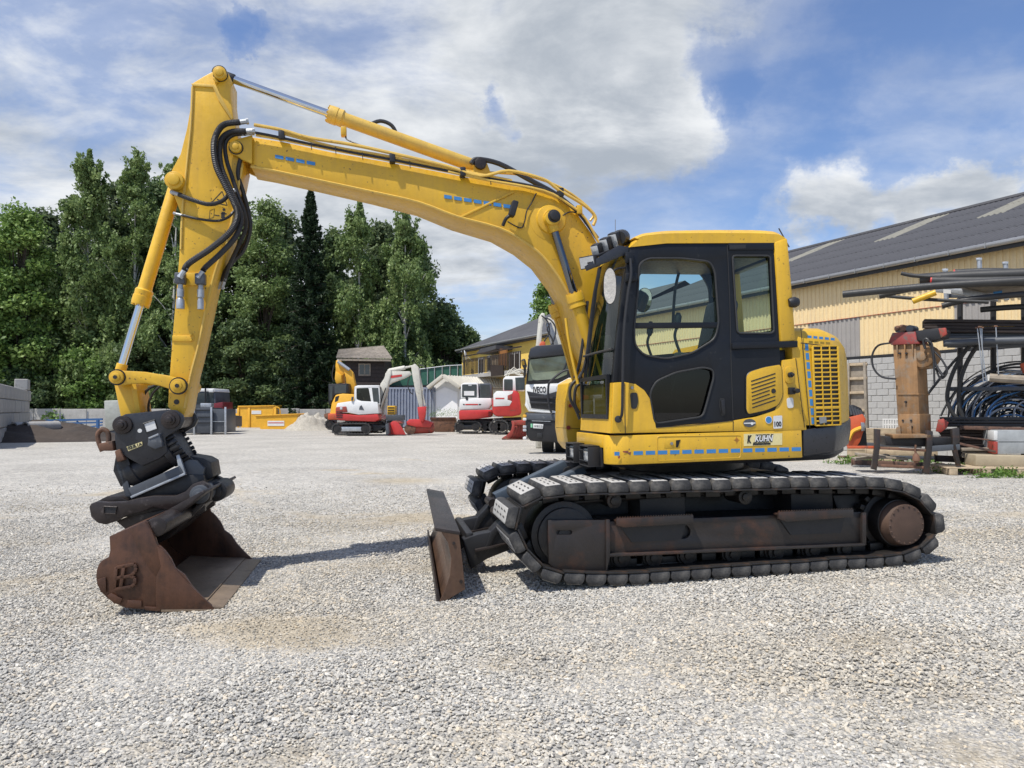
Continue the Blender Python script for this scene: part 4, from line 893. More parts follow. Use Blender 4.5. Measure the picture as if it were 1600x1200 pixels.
# ---- boom, stick, cylinders, hoses
def cyl_rod(name, a, b, t_rod, r_b, r_r, v, tail_r=None, mat=M_Y, label=None, collar=.14):
    """cylinder from a (rod pin) to b (base pin); barrel starts at fraction t_rod"""
    a = Vector((a[0], v, a[1])); b = Vector((b[0], v, b[1])); Ln = (b-a).length; d = (b-a)/Ln; s = Ln*t_rod
    g = bpy.data.objects.new(name, None); COL.objects.link(g); g.parent = EX
    if label: g['label'] = label
    part('rod', MB().cyl(a+d*.07, a+d*(s+.05), r_r, n=20), M_RODD if name == 'boom_cylinder' else M_CHR, g)
    part('rod_eye', MB().cyl(a+Vector((0, -.055, 0)), a+Vector((0, .055, 0)), r_b*1.05, n=20).cyl(a+d*.03, a+d*.12, r_r*1.35, n=16), M_BKS if mat is not M_Y else M_YD, g, .004)
    part('barrel', MB().lathe(a+d*s, b, [(0, r_b*1.28), (.02, r_b*1.34), (collar*.55, r_b*1.34), (collar*.57, r_b*1.25), (collar*.9, r_b*1.3), (collar, r_b*1.05), (collar+.02, r_b), (Ln-s-.07, r_b), (Ln-s-.03, r_b*.7)], 24), M_Y if mat is None else mat, g, 0, ang=30)
    m = MB()
    x = d.orthogonal().normalized(); y = d.cross(x)
    for k in range(10):
        t = k*math.pi/5; q = a+d*(s-.012)+x*(r_b*1.12*math.cos(t))+y*(r_b*1.12*math.sin(t)); m.cyl(q, q+d*.015, .010, n=6)
    part('gland_bolts', m, M_YD, g)
    part('base_eye', MB().cyl(b+Vector((0, -.06, 0)), b+Vector((0, .06, 0)), tail_r or r_b*1.1, n=20), M_YD, g, .004)
    return g
def boom():
    rows = [(371,214,375,250,.165),(388,213,392,262,.165),(440,221,425,268,.165),(520,238,505,285,.175),(600,252,580,301,.19),(680,267,655,318,.215),(760,283,714,340,.24),(820,293,780,358,.26),(866,306,819,379,.27),(900,331,849,403,.27),(924,364,876,439,.27),(942,395,893,470,.26),(960,460,905,520,.24),(976,540,928,575,.22),(986,620,945,640,.2)]
    secs = []
    for x0, y0, x1, y1, hw in rows:
        t = E.at(x0, y0, -hw); b = E.at(x1, y1, -hw)
        secs.append([(t[0], -hw, t[1]), (t[0], hw, t[1]), (b[0], hw, b[1]), (b[0], -hw, b[1])])
    bo = part('boom', MB().loft(secs[1:]), M_Y, None, .007, ang=40)
    bo['label'] = 'yellow bent boom with blue tape dashes'
    # fork at the tip
    pv = E.at(369, 231, -.2)
    for s in (-1, 1):
        q = [(pv[0]+.065*math.cos(t), pv[1]+.065*math.sin(t)) for t in [R(a) for a in range(110, 290, 20)]]
        t = E.at(395, 213, -.165); b = E.at(395, 258, -.165); q = q+[(pv[0]+.05, pv[1]-.1), b, t, (pv[0]+.03, pv[1]+.085)]
        part('fork_plate', MB().prism(q, s*.2, s*.166), M_YD, bo, .006)
    part('grease_ring', MB().disc(pv, .06, -.2035, -.2, 20), M_GREASE, bo); part('stick_pivot', MB().disc(pv, .05, -.235, .235, 20).disc(pv, .028, -.245, .245, 12), M_YD, bo, .005)
    # raised edge strips and the weld rib
    low = [(392,262),(425,268),(505,285),(580,301),(655,318),(714,340),(780,358),(819,379),(849,403),(876,439),(893,470)]
    hwl = [.165,.165,.175,.19,.215,.24,.26,.27,.27,.27,.26]
    part('lower_edge', MB().tube([(E.at(x, y-1.5, -h)[0], -h-.004, E.at(x, y-1.5, -h)[1]) for (x, y), h in zip(low, hwl)], .012, 6, 3), M_YP, bo)
    part('weld_rib', MB().bar((E.at(717, 341, -.24)[0], -.246, E.at(717, 341, -.24)[1]), (E.at(802, 300, -.262)[0], -.266, E.at(802, 300, -.262)[1]), .012, .02), M_Y, bo, .003)
    c = E.at(861, 343, -.275)
    part('cylinder_boss', MB().lathe((c[0], -.26, c[1]), (c[0], -.4, c[1]), [(0, .2), (.012, .195), (.022, .14), (.04, .13), (.05, .085), (.07, .08)], 32), M_Y, bo, 0)
    part('boss_pin', MB().disc(c, .06, -.40, .40, 24).disc(c, .045, -.425, .425, 16), M_BKS, bo, .006)
    def dash(x0, y0, x1, y1, h, v, n, gap):
        for i in range(n):
            t0 = i/n; t1 = (i+1-gap)/n; A = (x0+(x1-x0)*t0, y0+(y1-y0)*t0); B = (x0+(x1-x0)*t1, y0+(y1-y0)*t1)
            vv = v[0]+(v[1]-v[0])*(i+.5)/n; q = E.poly([(A[0], A[1]-h), (B[0], B[1]-h), (B[0], B[1]+h), (A[0], A[1]+h)], vv)
            part('tape_strip', MB().prism(q, vv-.006, vv+.004), M_BLUE, bo, smooth=False)
    dash(430, 244.5, 496, 257, 2.6, (-.167, -.173), 4, .22); dash(694, 307, 802, 324, 2.7, (-.230, -.264), 7, .24)
    # pipes along the top
    def pipe(pts, v, r, mat, name, sub=4, n=7):
        vs = v if isinstance(v, list) else [v]*len(pts)
        return part(name, MB().tube([(E.at(x, y, w)[0], w, E.at(x, y, w)[1]) for (x, y), w in zip(pts, vs)], r, n, sub), mat)
    def hwpx(x):
        xs_ = [371, 440, 520, 600, 680, 760, 820, 866, 942]; hs = [.165, .165, .175, .19, .215, .24, .26, .27, .26]; return float(np.interp(x, xs_, hs))
    def side(pts, off): return [-(hwpx(x)+off) for x, y in pts]
    for pts, off, r_, mt, nm in (([(397,195),(440,203),(482,215),(550,226),(615,240),(696,259),(750,275),(795,267),(849,280),(872,296),(912,320),(930,338),(927,352)], .062, .015, M_YP, 'hydraulic_pipe'),
            ([(400,211),(440,218),(520,234),(600,249),(700,268),(800,287),(862,305),(900,330),(935,372)], .03, .012, M_YP, 'hydraulic_pipe'),
            ([(700,268),(760,281),(850,298),(893,322),(915,342),(936,380)], .055, .012, M_YP, 'hydraulic_pipe'),
            ([(440,208),(520,229),(600,243),(700,263),(800,282)], .045, .012, M_YP, 'hydraulic_pipe'),
            ([(385,205),(420,211),(480,224),(550,238),(615,250),(720,271),(840,292),(870,307),(905,335),(935,378)], .045, .011, M_HOSE, 'cable_harness')):
        pipe(pts, side(pts, off), r_, mt, nm)
    pipe([(615,243),(660,258),(740,268),(820,274),(880,295),(925,330),(922,345)], -.05, .012, M_YP, 'hydraulic_pipe')
    pipe([(737,256),(745,249),(780,256),(825,280),(866,302),(895,325)], -.1, .024, M_HOSE, 'rubber_hose')
    pipe([(576,196),(594,189),(612,196),(621,213)], .06, .018, M_HOSE, 'rubber_hose')
    for x, y, v in ((440,210,-.24),(613,246,-.25),(723,268,-.25),(876,300,-.28),(905,327,-.28)):
        v = -(hwpx(x)+.05); k = E.at(x, y, v); part('pipe_clamp', MB().box((k[0]-.025, v-.025, k[1]-.045), (k[0]+.025, v+.05, k[1]+.035)), M_BKS if x < 880 else M_YD, bo, .006)
    for x, y in ((486,226),(524,233),(566,242),(640,255),(722,271),(766,281)):
        vt_ = -(hwpx(x)+.058); k = E.at(x, y, vt_); part('cable_tie', MB().bar((k[0], vt_, k[1]+.02), (k[0]+.005, vt_, k[1]-.045), .008, .006), M_INK, bo)
    # work light on the boom with its cable
    g = bpy.data.objects.new('boom_light', None); COL.objects.link(g); g.parent = EX; g.location = E.pt(801, 327, -.34); g.rotation_euler = (0, R(14), 0)
    part('housing', MB().prism(rounded([(-.03, -.07), (.028, -.07), (.034, .07), (-.022, .07)], .015), -.05, .03), M_BKS, g, .006)
    part('stalk', MB().tube([(-.01, -.01, -.06), (-.04, 0, -.1), (-.05, .03, -.16)], .016, 8), M_BKS, g)
    pipe([(793,346),(803,352),(815,356),(820,345),(823,330),(830,318),(838,302)], -.285, .006, M_HOSE, 'lamp_cable')
    pipe([(872,342),(882,335),(893,331),(905,336),(915,350)], -.3, .006, M_HOSE, 'lamp_cable')
boom()

def stick():
    v = .15
    o = [(300,130),(318,119),(337,109),(345,107.5),(354,110),(360,121),(360,150),(365,187),(372,215),(381,258),(357,380),(346,402),(332,447),(312,540),(300,587),(291,640),(283,660),(274,650),(262,635),(265,587),(270,520),(280,400),(283,335),(271,303),(264,292),(265,275),(269,264),(282,240),(292,200),(298,165)]
    st = traced('stick', o, -v, -v, v, M_Y, bevel=.008, label='yellow stick hanging from the boom tip')
    def sp(name, pts, v0, v1, mat=M_Y, bv=.004, **k): return part(name, MB().prism(E.poly(pts, v0), v0, v1), mat, st, bv, **k)
    # raised right-hand edge and long weld lines on the near face
    ridge = [(301,136),(298,200),(292,260),(285,335),(283,390)]
    part('weld_line', MB().tube([(E.at(x, y, -v)[0], -v-.002, E.at(x, y, -v)[1]) for x, y in ridge], .012, 6), M_YP, st)
    ridge = [(378,262),(355,380),(344,402),(330,447),(310,540),(298,587),(289,638)]
    part('edge_strip', MB().tube([(E.at(x, y, -v)[0], -v-.003, E.at(x, y, -v)[1]) for x, y in ridge], .012, 6), M_YP, st)
    part('top_plate', MB().prism(E.poly([(299,131),(337,133),(345,150),(364,185),(362,188),(341,156),(333,137),(301,135)], -v), -v-.012, -v+.01), M_YP, st, .003)
    c = E.at(344.5, 117, -v); part('grease_ring', MB().disc(c, .062, -v-.004, -v+.01, 20), M_GREASE, st); part('pivot_boss', MB().disc(c, .055, -.20, .20, 24).disc(c, .034, -.215, .215, 16), M_YD, st, .006)
    part('pin_guard', MB().bar((c[0]-.05, -.17, c[1]-.04), (c[0]-.02, -.17, c[1]-.08), .03, .02), M_YD, st, .004)
    c = E.at(275, 285, -v); part('cylinder_boss', MB().disc(c, .075, -.22, .22, 20).disc(c, .05, -.245, .245, 14), M_YD, st, .006)
    # stiffening band, coupler bracket
    sp('wrap_band', [(269,524),(296,524),(300,521),(303,524),(303,532),(298,534),(269,533)], -v-.01, -v+.01)
    for y in (523, 531): k = E.at(299, y, -v); part('bolt', MB().disc(k, .012, -v-.03, -v-.01, 8), M_YD, st)
    sp('coupler_rail', [(288,426),(316,426),(316,446),(288,446)], -v-.02, -v-.002)
    for x, y in ((282, 434), (313.5, 435)):
        g = bpy.data.objects.new('hose_coupler', None); COL.objects.link(g); g.parent = st; p = E.pt(x, y, -.215)
        part('valve_block', MB().box((p[0]-.04, p[1]-.04, p[2]-.055), (p[0]+.04, p[1]+.04, p[2]+.04)), M_GREYST, g, .012)
        part('nipple', MB().lathe((p[0], p[1], p[2]-.04), (p[0]-.004, p[1], p[2]-.3), [(0, .02), (.05, .022), (.055, .028), (.12, .028), (.125, .02), (.15, .033 if x < 300 else .026), (.22, .033 if x < 300 else .026)], 14), M_ZINC, g)
    # stickers: warning triangle and person pictogram
    def line(pts, w, mat=M_INK):
        m = MB()
        for (a, b), (c_, d) in zip(pts, pts[1:]):
            A = E.at(a, b, -v); B = E.at(c_, d, -v); m.bar((A[0], -v-.0015, A[1]), (B[0], -v-.0015, B[1]), .001, w)
        return m
    part('warning_triangle', line([(331,316),(347,299),(355,321),(331,316)], .007), M_INK, st)
    part('warning_mark', line([(339,311),(343,313)], .008), M_INK, st)
    part('pictogram_frame', line([(328,329),(335,326),(334,339),(327,342),(328,329)], .003), M_INK, st)
    part('pictogram_arrow', line([(335,336),(343,337)], .007), M_INK, st)
    m = line([(349,331),(348,341)], .028); c = E.at(350, 327.5, -v); m.disc(c, .012, -v-.002, -v-.001, 10)
    m2 = line([(345,334),(354,334)], .010); m.add(m2.v, m2.f); part('pictogram_man', m, M_INK, st)
    part('sticker', MB().prism(E.poly([(334,292),(357,300),(356,326),(330,318)], -v), -v-.0008, -v-.0003), M_Y, st)
    k = E.at(276, 628, -v); part('grease_hole', MB().disc(k, .022, -v-.004, -v-.001, 14), M_INK, st)
    # small bend cylinder pipe seam on the left
    # bucket linkage
    lk = E.poly([(173,590),(176,582),(191,579),(227,581),(262,587),(282,591),(290,600),(288,610),(280,614),(268,609),(250,603),(227,599),(205,600),(190,602),(178,601)], -.24)
    for s in (-1, 1): part('side_link', MB().prism(lk, s*.24, s*.19), M_Y, None, .008)
    for x, y, r in ((183, 589.5, .055), (279, 603, .06)):
        k = E.at(x, y, -.24); part('grease_ring', MB().disc(k, r*1.22, -.2425, -.2405, 20), M_GREASE, None); part('link_pin', MB().disc(k, r, -.27, .27, 22).disc(k, r*.62, -.285, .285, 14), M_YD, None, .005)
        part('pin_bolt', MB().disc(k, r*.3, -.292, -.284, 6), M_INK, None)
    bl = E.poly([(178,600),(211,597),(214,640),(219,672),(196,676),(188,650)], -.13)
    part('bucket_link', MB().prism(bl, -.13, .13), M_Y, None, .01)
    part('link_edge', MB().prism(E.poly([(203,600),(212,600),(219,645),(212,650)], -.16), -.15, .15), M_YD, None, .004)
    cyl_rod('bucket_cylinder', E.at(185, 590, 0), E.at(277, 283, 0), .365, .056, .032, 0, label='bucket cylinder on the left side of the stick')
    cyl_rod('stick_cylinder', E.at(344.5, 117, 0), E.at(748, 262, 0), .405, .060, .034, 0, mat=M_YP, label='stick cylinder above the boom')
    cyl_rod('boom_cylinder', E.at(861, 343, -.34), E.at(950, 632, -.34), .40, .062, .036, -.34, label='near boom lift cylinder')
    cyl_rod('boom_cylinder', E.at(861, 343, -.34), E.at(950, 632, -.34), .40, .062, .036, .34, label='far boom lift cylinder')
    k = E.at(748, 262, 0); part('cylinder_mount', MB().prism([(k[0]-.1, k[1]-.16), (k[0]+.14, k[1]-.19), (k[0]+.06, k[1]+.03), (k[0]-.04, k[1]+.05)], -.1, .1), M_YD, None, .01); part('mount_pin', MB().disc(k, .055, -.13, .13, 18), M_HITCH, None, .006)
    m = MB(); A = E.pt(538, 205, -.06); m.box((A[0]-.03, -.1, A[2]-.05), (A[0]+.02, -.03, A[2]+.03)); part('cylinder_port', m, M_YD, None, .008)
    part('port_hose', MB().tube([E.pt(540, 214, -.07), E.pt(546, 220, -.1), E.pt(580, 232, -.18), E.pt(612, 240, -.22)], .007, 6), M_HOSE, None)
    for dx in (0,):
        part('barrel_pipe', MB().tube([E.pt(884, 497, -.44), E.pt(890, 540, -.44), E.pt(903, 600, -.44)], .013, 7), M_Y, None)
        part('barrel_pipe', MB().tube([E.pt(867, 497, .2), E.pt(880, 540, .2), E.pt(897, 600, .2)], .013, 7), M_Y, None)
    # hoses
    def hose(pts, v, r=.02, ribbed=True, fit=True):
        vs = v if isinstance(v, list) else [v]*len(pts)
        P = [(E.at(x, y, w)[0], w, E.at(x, y, w)[1]) for (x, y), w in zip(pts, vs)]
        g = part('hydraulic_hose', MB().tube(P, r, 9, 22 if ribbed else 8, ring=.13 if ribbed else None), M_HOSE)
        if fit:
            for a, b in ((P[0], P[1]), (P[-1], P[-2])):
                a = Vector(a); d = (a-Vector(b)).normalized(); part('hose_fitting', MB().cyl(a-d*.03, a+d*.05, r*.95, n=8).cyl(a+d*.05, a+d*.07, r*1.1, n=6), M_ZINC, g)
    hose([(375,191),(352,194),(340,206),(334,228),(338,260),(352,290),(366,318),(371,338),(360,362),(330,388),(296,411),(288,423)], [-.24,-.26]+[-.27]*10, .024)
    hose([(385,205),(362,206),(347,216),(343,235),(346,262),(358,292),(371,320),(377,343),(368,370),(345,396),(322,417),(317,424)], -.24, .022)
    hose([(384,209),(364,211),(352,224),(354,250),(362,275),(372,305),(381,330),(384,355),(372,385),(358,415),(350,440)], [-.2,-.2,-.2,-.2,-.19,-.19,-.17,-.1,-.05,0,.02], .018, False)
    hose([(378,240),(372,270),(380,300),(388,330),(391,358),(380,392),(358,414),(345,440)], [-.16,-.16,-.12,-.08,-.05,0,.03,.05], .018, False)
    hose([(369,262),(374,292),(385,325),(388,365),(372,398),(352,425)], [-.05,-.02,0,.05,.08,.1], .017, False)
    hose([(279,304),(300,312),(325,319),(345,315),(357,305)], [-.2,-.22,-.23,-.23,-.22], .017)
    hose([(284,336),(310,342),(340,345),(357,339),(366,330)], [-.17,-.18,-.19,-.2,-.22], .011, False)
    k = E.pt(274, 305, -.14); part('cylinder_elbow', MB().tube([(k[0]-.02, k[1]+.05, k[2]+.02), (k[0]-.02, k[1], k[2]+.02), (k[0]+.05, k[1]-.02, k[2])], .016, 8), M_BKS)
    # hoses between the link and the stick, seen against the trees
    hose([(248,600),(228,612),(222,640),(236,668),(250,690)], .05, .012, False, False); hose([(252,602),(238,616),(232,640),(244,668)], 0, .01, False, False)
    # hoses at the boom foot
    for pts in ([(909,588),(893,602),(891,622),(900,640),(906,655)], [(912,596),(900,606),(898,630),(905,645)], [(930,560),(915,575),(905,590),(908,600)]):
        hose(pts, -.1, .014, False, False)
stick()

def head():
    # tiltrotator: upper bracket
    t = bpy.data.objects.new('tilt_rotator', None); COL.objects.link(t); t.parent = EX; t['label'] = 'dark grey tilt rotator with gear ring'
    def tp(name, pts, v0, v1, mat=M_DG, bv=.006, vt=None, par=None): return part(name, MB().prism(E.poly(pts, min(v0, v1) if vt is None else vt), v0, v1), mat, par or t, bv)
    plate = [(180,662),(184,653),(196,647),(235,643),(262,640),(276,641),(285,648),(288,657),(283,668),(270,676),(258,684),(262,706),(250,716),(222,728),(204,718),(182,704),(179,685)]
    tp('bracket_plate', plate, -.24, -.20); tp('bracket_plate', plate, .24, .20, vt=-.24)
    tp('bracket_web', [(186,690),(262,676),(262,700),(230,718),(204,712)], -.2, .2)
    for x, y in ((192, 664), (267, 656)):
        k = E.at(x, y, -.24); part('head_pin', MB().disc(k, .075, -.262, .262, 24).disc(k, .045, -.29, .29, 12).disc(k, .028, -.31, .31, 6), M_HITCH, t, .006)
    q = E.poly([(224,662),(242,656),(246,670),(229,676)], -.24); part('inspection_window', MB().prism(q, -.243, -.2405), M_PALE, t); part('window_rim', MB().tube([(a, -.244, b) for a, b in q]+[(q[0][0], -.244, q[0][1])], .006, 5, 0), M_BKS, t)
    k = E.at(218.5, 673, -.24); part('lift_hole', MB().disc(k, .017, -.243, -.2405, 14), M_PALE, t)
    tp('valve_box', [(232,684),(249,678),(254,698),(242,702),(230,696)], -.31, -.24, M_GREYST); tp('valve_cap', [(231,684),(247,677),(248,680),(233,686)], -.315, -.24, M_ZINC, .003)
    # number plate
    npq = E.poly([(198,698),(222,690),(223,696),(201,705)], -.245); npl = part('number_plate', MB().prism(npq, -.249, -.2455), M_CREAM, t)
    c = (sum(a for a, b in npq)/4, sum(b for a, b in npq)/4); ang = math.atan2(npq[1][1]-npq[0][1], npq[1][0]-npq[0][0])
    text_obj('lettering', '02.8.1A', .034, M_INK, npl, (c[0], -.2505, c[1]), (R(90), -ang, 0), .0006, 0, .0015, .115)
    # tilt cylinders: two thick housings across the head
    a = E.at(199, 745, -.1); b = E.at(280, 700, -.1)
    for vv in (-.11, .13):
        part('tilt_cylinder', MB().lathe((a[0], vv, a[1]), (b[0], vv, b[1]), [(0, .085), (.03, .11), (.09, .115), (.1, .1), (.36, .1), (.37, .125), (.42, .125), (.43, .09)], 24), M_BKS, t)
    part('tilt_block', MB().prism(E.poly([(185,706),(196,700),(206,722),(210,745),(192,760),(180,735)], -.15), -.2, .2), M_BKS, t, .007)
    part('side_lug', MB().prism(E.poly([(180,705),(188,701),(196,718),(184,722)], -.24), -.26, -.12), M_ORR, t, .008)
    # gear ring
    a = E.at(281, 694, 0); axis = Vector((b[0]-E.at(199, 745, -.1)[0], 0, b[1]-E.at(199, 745, -.1)[1])).normalized(); p0 = Vector((a[0], -.02, a[1]))
    m = MB().cyl(p0-axis*.06, p0+axis*.03, .18, n=32); x = axis.orthogonal().normalized(); y = axis.cross(x)
    for k in range(26):
        w = 2*math.pi*k/26; q = p0+axis*.0+x*(.19*math.cos(w))+y*(.19*math.sin(w)); m.bar(q-axis*.05, q+axis*.05, .028, .03, up=(x*math.cos(w)+y*math.sin(w)))
    part('gear_ring', m, M_BKS, t, .004)
    # shackle on the left
    m = MB().tube([E.pt(160, 705, -.2), E.pt(154, 690, -.2), E.pt(153, 678, -.2), E.pt(160, 671, -.2), E.pt(168, 675, -.2), E.pt(170, 688, -.2), E.pt(165, 700, -.2)], .019, 10); part('lifting_hook', m, M_ORR, t)
    part('hook_base', MB().prism(E.poly([(157,693),(179,688),(181,704),(158,704)], -.2), -.25, -.15), M_ORR, t, .01)
    # rotator frame
    tp('left_strut', [(184,722),(194,740),(200,752),(205,776),(196,776),(188,750),(180,728)], -.2, -.16, M_GREYST); tp('left_strut', [(184,722),(194,740),(200,752),(205,776),(196,776),(188,750),(180,728)], .2, .16, M_GREYST, vt=-.2)
    tp('right_strut', [(274,710),(280,710),(290,740),(281,743)], -.2, -.16, M_ZINC); tp('right_strut', [(274,710),(280,710),(290,740),(281,743)], .2, .16, M_ZINC, vt=-.2)
    tp('rotator_plate', [(200,763),(280,728),(287,741),(206,776)], -.21, .22, M_GREYST, .004)
    part('plate_edge', MB().bar(E.pt(205, 777, -.22), E.pt(290, 740, -.22), .03, .02), M_ZINC, t, .004)
    tp('top_cowl', [(281,712),(294,712),(318,716),(329,722),(333,745),(322,752),(300,745),(286,735)], -.06, .26, M_BKS, .007)
    tp('bright_cheek', [(283,716),(306,720),(319,732),(316,750),(296,745),(287,738)], -.14, -.07, M_GREYST, .004)
    tp('frame_body', [(206,776),(290,742),(318,742),(320,760),(300,775),(235,785)], -.16, .2, M_BKS, .005)
    # quick hitch
    h = bpy.data.objects.new('quick_hitch', None); COL.objects.link(h); h.parent = EX
    beam = [(139,792),(142,787),(150,784),(170,785),(195,784),(215,779),(240,775),(273,775),(290,768),(300,757),(314,752),(325,757),(331,768),(328,782),(316,789),(300,788),(289,795),(262,797),(240,792),(222,800),(196,806),(183,814),(165,820),(152,817),(142,808)]
    for s, lab in ((-1, 'near'), (1, 'far')):
        part('side_beam', MB().prism(E.poly(beam, -.30), s*.30, s*.22), M_HITCH, h, .008)
    part('beam_box', MB().prism(E.poly([(152,792),(195,790),(240,782),(290,778),(300,786),(240,800),(196,808),(165,814)], -.22), -.215, .215), M_BKS, h, .01)
    q = E.poly([(163,791),(183,792),(181,803),(163,802)], -.30); part('hook_pocket', MB().prism(q, -.303, -.3005), M_BKS, h); part('pocket_rim', MB().tube([(a, -.306, b) for a, b in q]+[(q[0][0], -.306, q[0][1])], .006, 5, 0), M_HITCH, h)
    k = E.at(313, 772, -.30); part('hitch_pin', MB().disc(k, .075, -.34, .34, 26).disc(k, .05, -.36, .36, 20).disc(k, .025, -.37, .37, 12), M_GREYST, h, .005)
    k = E.at(338, 768, -.06); part('far_pin_boss', MB().disc(k, .085, -.06, .3, 24).disc(k, .05, -.09, -.05, 16), M_BKS, h, .006)
    tp('hitch_top', [(150,784),(168,775),(186,776),(200,782),(196,786),(160,787)], -.2, .2, M_HITCH, .006, par=h)
    # bucket
    b = bpy.data.objects.new('bucket', None); COL.objects.link(b); b.parent = EX; b['label'] = 'wide rusty brown ditching bucket resting on the gravel'
    VN, VF = -1.05, .60
    side = [(171,838),(200,826),(227,814),(231,816),(237,828),(243,841),(246,851),(250,853),(258,861),(267,873),(274,888),(288,898),(300,916),(318,935),(336,951),(325,953),(297,954),(250,953),(225,952),(197,950),(180,943),(168,935),(158,925),(152,914),(150,902),(151,891),(154,882),(159,876),(170,870),(172,860)]
    S = E.poly(side, VN)
    part('side_plate', MB().prism(S, VN, VN+.025), M_BUCK, b, .003, 'near bucket side with raised emblem'); part('side_plate', MB().prism(S, VF-.025, VF), M_BUCK, b, .003)
    # shell: back and floor follow the outer side outline
    # lip far corner measured separately: shell outline in (u,z)
    lipn = E.at(349, 951, VN); lipf = E.at(409, 871, VF)
    prof = [S[i] for i in (2, 1, 0, 29, 28, 27, 26, 25, 24, 23, 22, 21, 20, 19, 18, 17, 16, 15)]
    inner = []
    for i, p in enumerate(prof):
        a = Vector(prof[max(i-1, 0)]); c_ = Vector(prof[min(i+1, len(prof)-1)]); d = (c_-a).normalized(); inner.append((p[0]-d.y*.022, p[1]+d.x*.022))
    m = MB()
    m.prism(prof+inner[::-1], VN+.026, VF-.026); part('shell', m, M_BUCK, b, 0)
    part('lip_plate', MB().prism([(S[16][0]-.02, S[16][1]+.004), (S[15][0], S[15][1]+.0), (lipn[0], lipn[1]), (lipn[0], lipn[1]+.012), (S[15][0]-.02, S[15][1]+.035), (S[17][0], S[17][1]+.035)], VN, VF), M_LIP, b, .003)
    fl = [S[19], S[17], S[15]]
    part('floor_liner', MB().prism([(S[19][0]+.03, S[19][1]+.04), (S[17][0], S[17][1]+.045), (S[15][0]-.03, S[15][1]+.045), (S[15][0]-.03, S[15][1]+.04), (S[17][0], S[17][1]+.036), (S[19][0]+.03, S[19][1]+.03)], VN+.03, VF-.03), M_LIP, b, 0)
    # doubler strips on the near side
    part('wear_strip', MB().prism(E.poly([(203,826),(227,815),(237,828),(246,851),(262,872),(252,900),(244,900),(228,880),(214,852)], VN), VN-.008, VN-.001), M_BUCK, b, .002)
    part('wear_strip', MB().prism(E.poly([(246,853),(258,861),(274,888),(300,916),(336,951),(245,952),(244,925),(245,900),(252,885)], VN), VN-.0125, VN-.001), M_BUCK, b, .002)
    for q in ([(152,905),(166,901),(167,925),(158,925)], [(168,930),(175,926),(192,935),(188,944),(178,942)], [(200,937),(222,938),(222,949),(199,948)], [(253,947),(337,950),(338,954),(252,956)], [(226,947),(250,948),(252,955),(228,953)]):
        part('corner_shoe', MB().prism(E.poly(q, VN), VN-.012, VN-.001), M_BUCK if q[0][0] < 240 else M_LIP, b, .003)
    # raised emblem: H and B joined
    m = MB(); pl = lambda x, y: (E.at(x, y, VN)[0], VN-.012, E.at(x, y, VN)[1])
    def stroke(pts, w=.022):
        for p, q in zip(pts, pts[1:]): m.bar(pl(*p), pl(*q), .022, w)
    stroke([(183,886),(180,919)]); stroke([(182,903),(193,900)]); stroke([(195,883),(190,917)]); stroke([(183,886),(211,881),(214,886),(212,893),(205,899),(193,901)]); stroke([(205,899),(212,902),(212,911),(206,916),(180,920)])
    part('raised_emblem', m, M_BUCK, b, .002)
    # torque tube and hitch ears on top
    a0 = E.pt(235, 824, VN+.02); a1 = E.pt(262, 808, -.2)
    uu, zz = E.at(238, 828, VN)
    part('torque_tube', MB().cyl((uu+.02, VN+.02, zz+.015), (uu+.02, VF-.02, zz+.015), .07, n=24), M_HITCH, b, .01)
    for vv in (-.2, .14):
        q = E.poly([(178,816),(236,792),(290,795),(318,790),(318,800),(300,812),(262,836),(232,846),(196,832)], -.25)
        part('hitch_ear', MB().prism(q, vv, vv+.05), M_HITCH, b, .006)
    q = E.poly([(300,795),(316,783),(320,788),(262,842),(245,850),(243,843)], -.3); part('top_edge', MB().prism(q, -.32, VF-.2), M_HITCH, b, .004)
    q = E.poly([(243,843),(262,826),(320,786),(322,792),(262,836),(247,850)], -.5); part('back_plate', MB().prism([S[2], (S[2][0]+.3, S[2][1]+.16), (S[2][0]+.31, S[2][1]+.14), (S[4][0], S[4][1])], -.62, VF-.03), M_HITCH, b, .004)
head()
# ------------------------------------------------------------------ buildings, walls, heaps and yard goods
def item(name, label, cat, px, py, th=0, group=None, D=None):
    p = gpix(px, py) if D is None else Vector(((px-800)/FPX*D, D, gz((px-800)/FPX*D, D)))
    fr = Frame(p.x, p.y, th, 0, p.z); return fr, root(name, fr, label, cat, group)
def tp(r, fr, name, pts, v0, v1, mat, bv=0, vt=None, **k):
    return part(name, MB().prism(fr.poly(pts, min(v0, v1) if vt is None else vt), v0, v1), mat, r, bv, **k)
def tb(r, fr, name, pts, rad, mat, v=0, n=6, sub=4):
    vs = v if isinstance(v, list) else [v]*len(pts)
    return part(name, MB().tube([fr.pt(x, y, w) for (x, y), w in zip(pts, vs)], rad, n, sub if len(pts) > 2 else 0), mat, r)
def rect(x0, y0, x1, y1): return [(x0, y0), (x1, y0), (x1, y1), (x0, y1)]

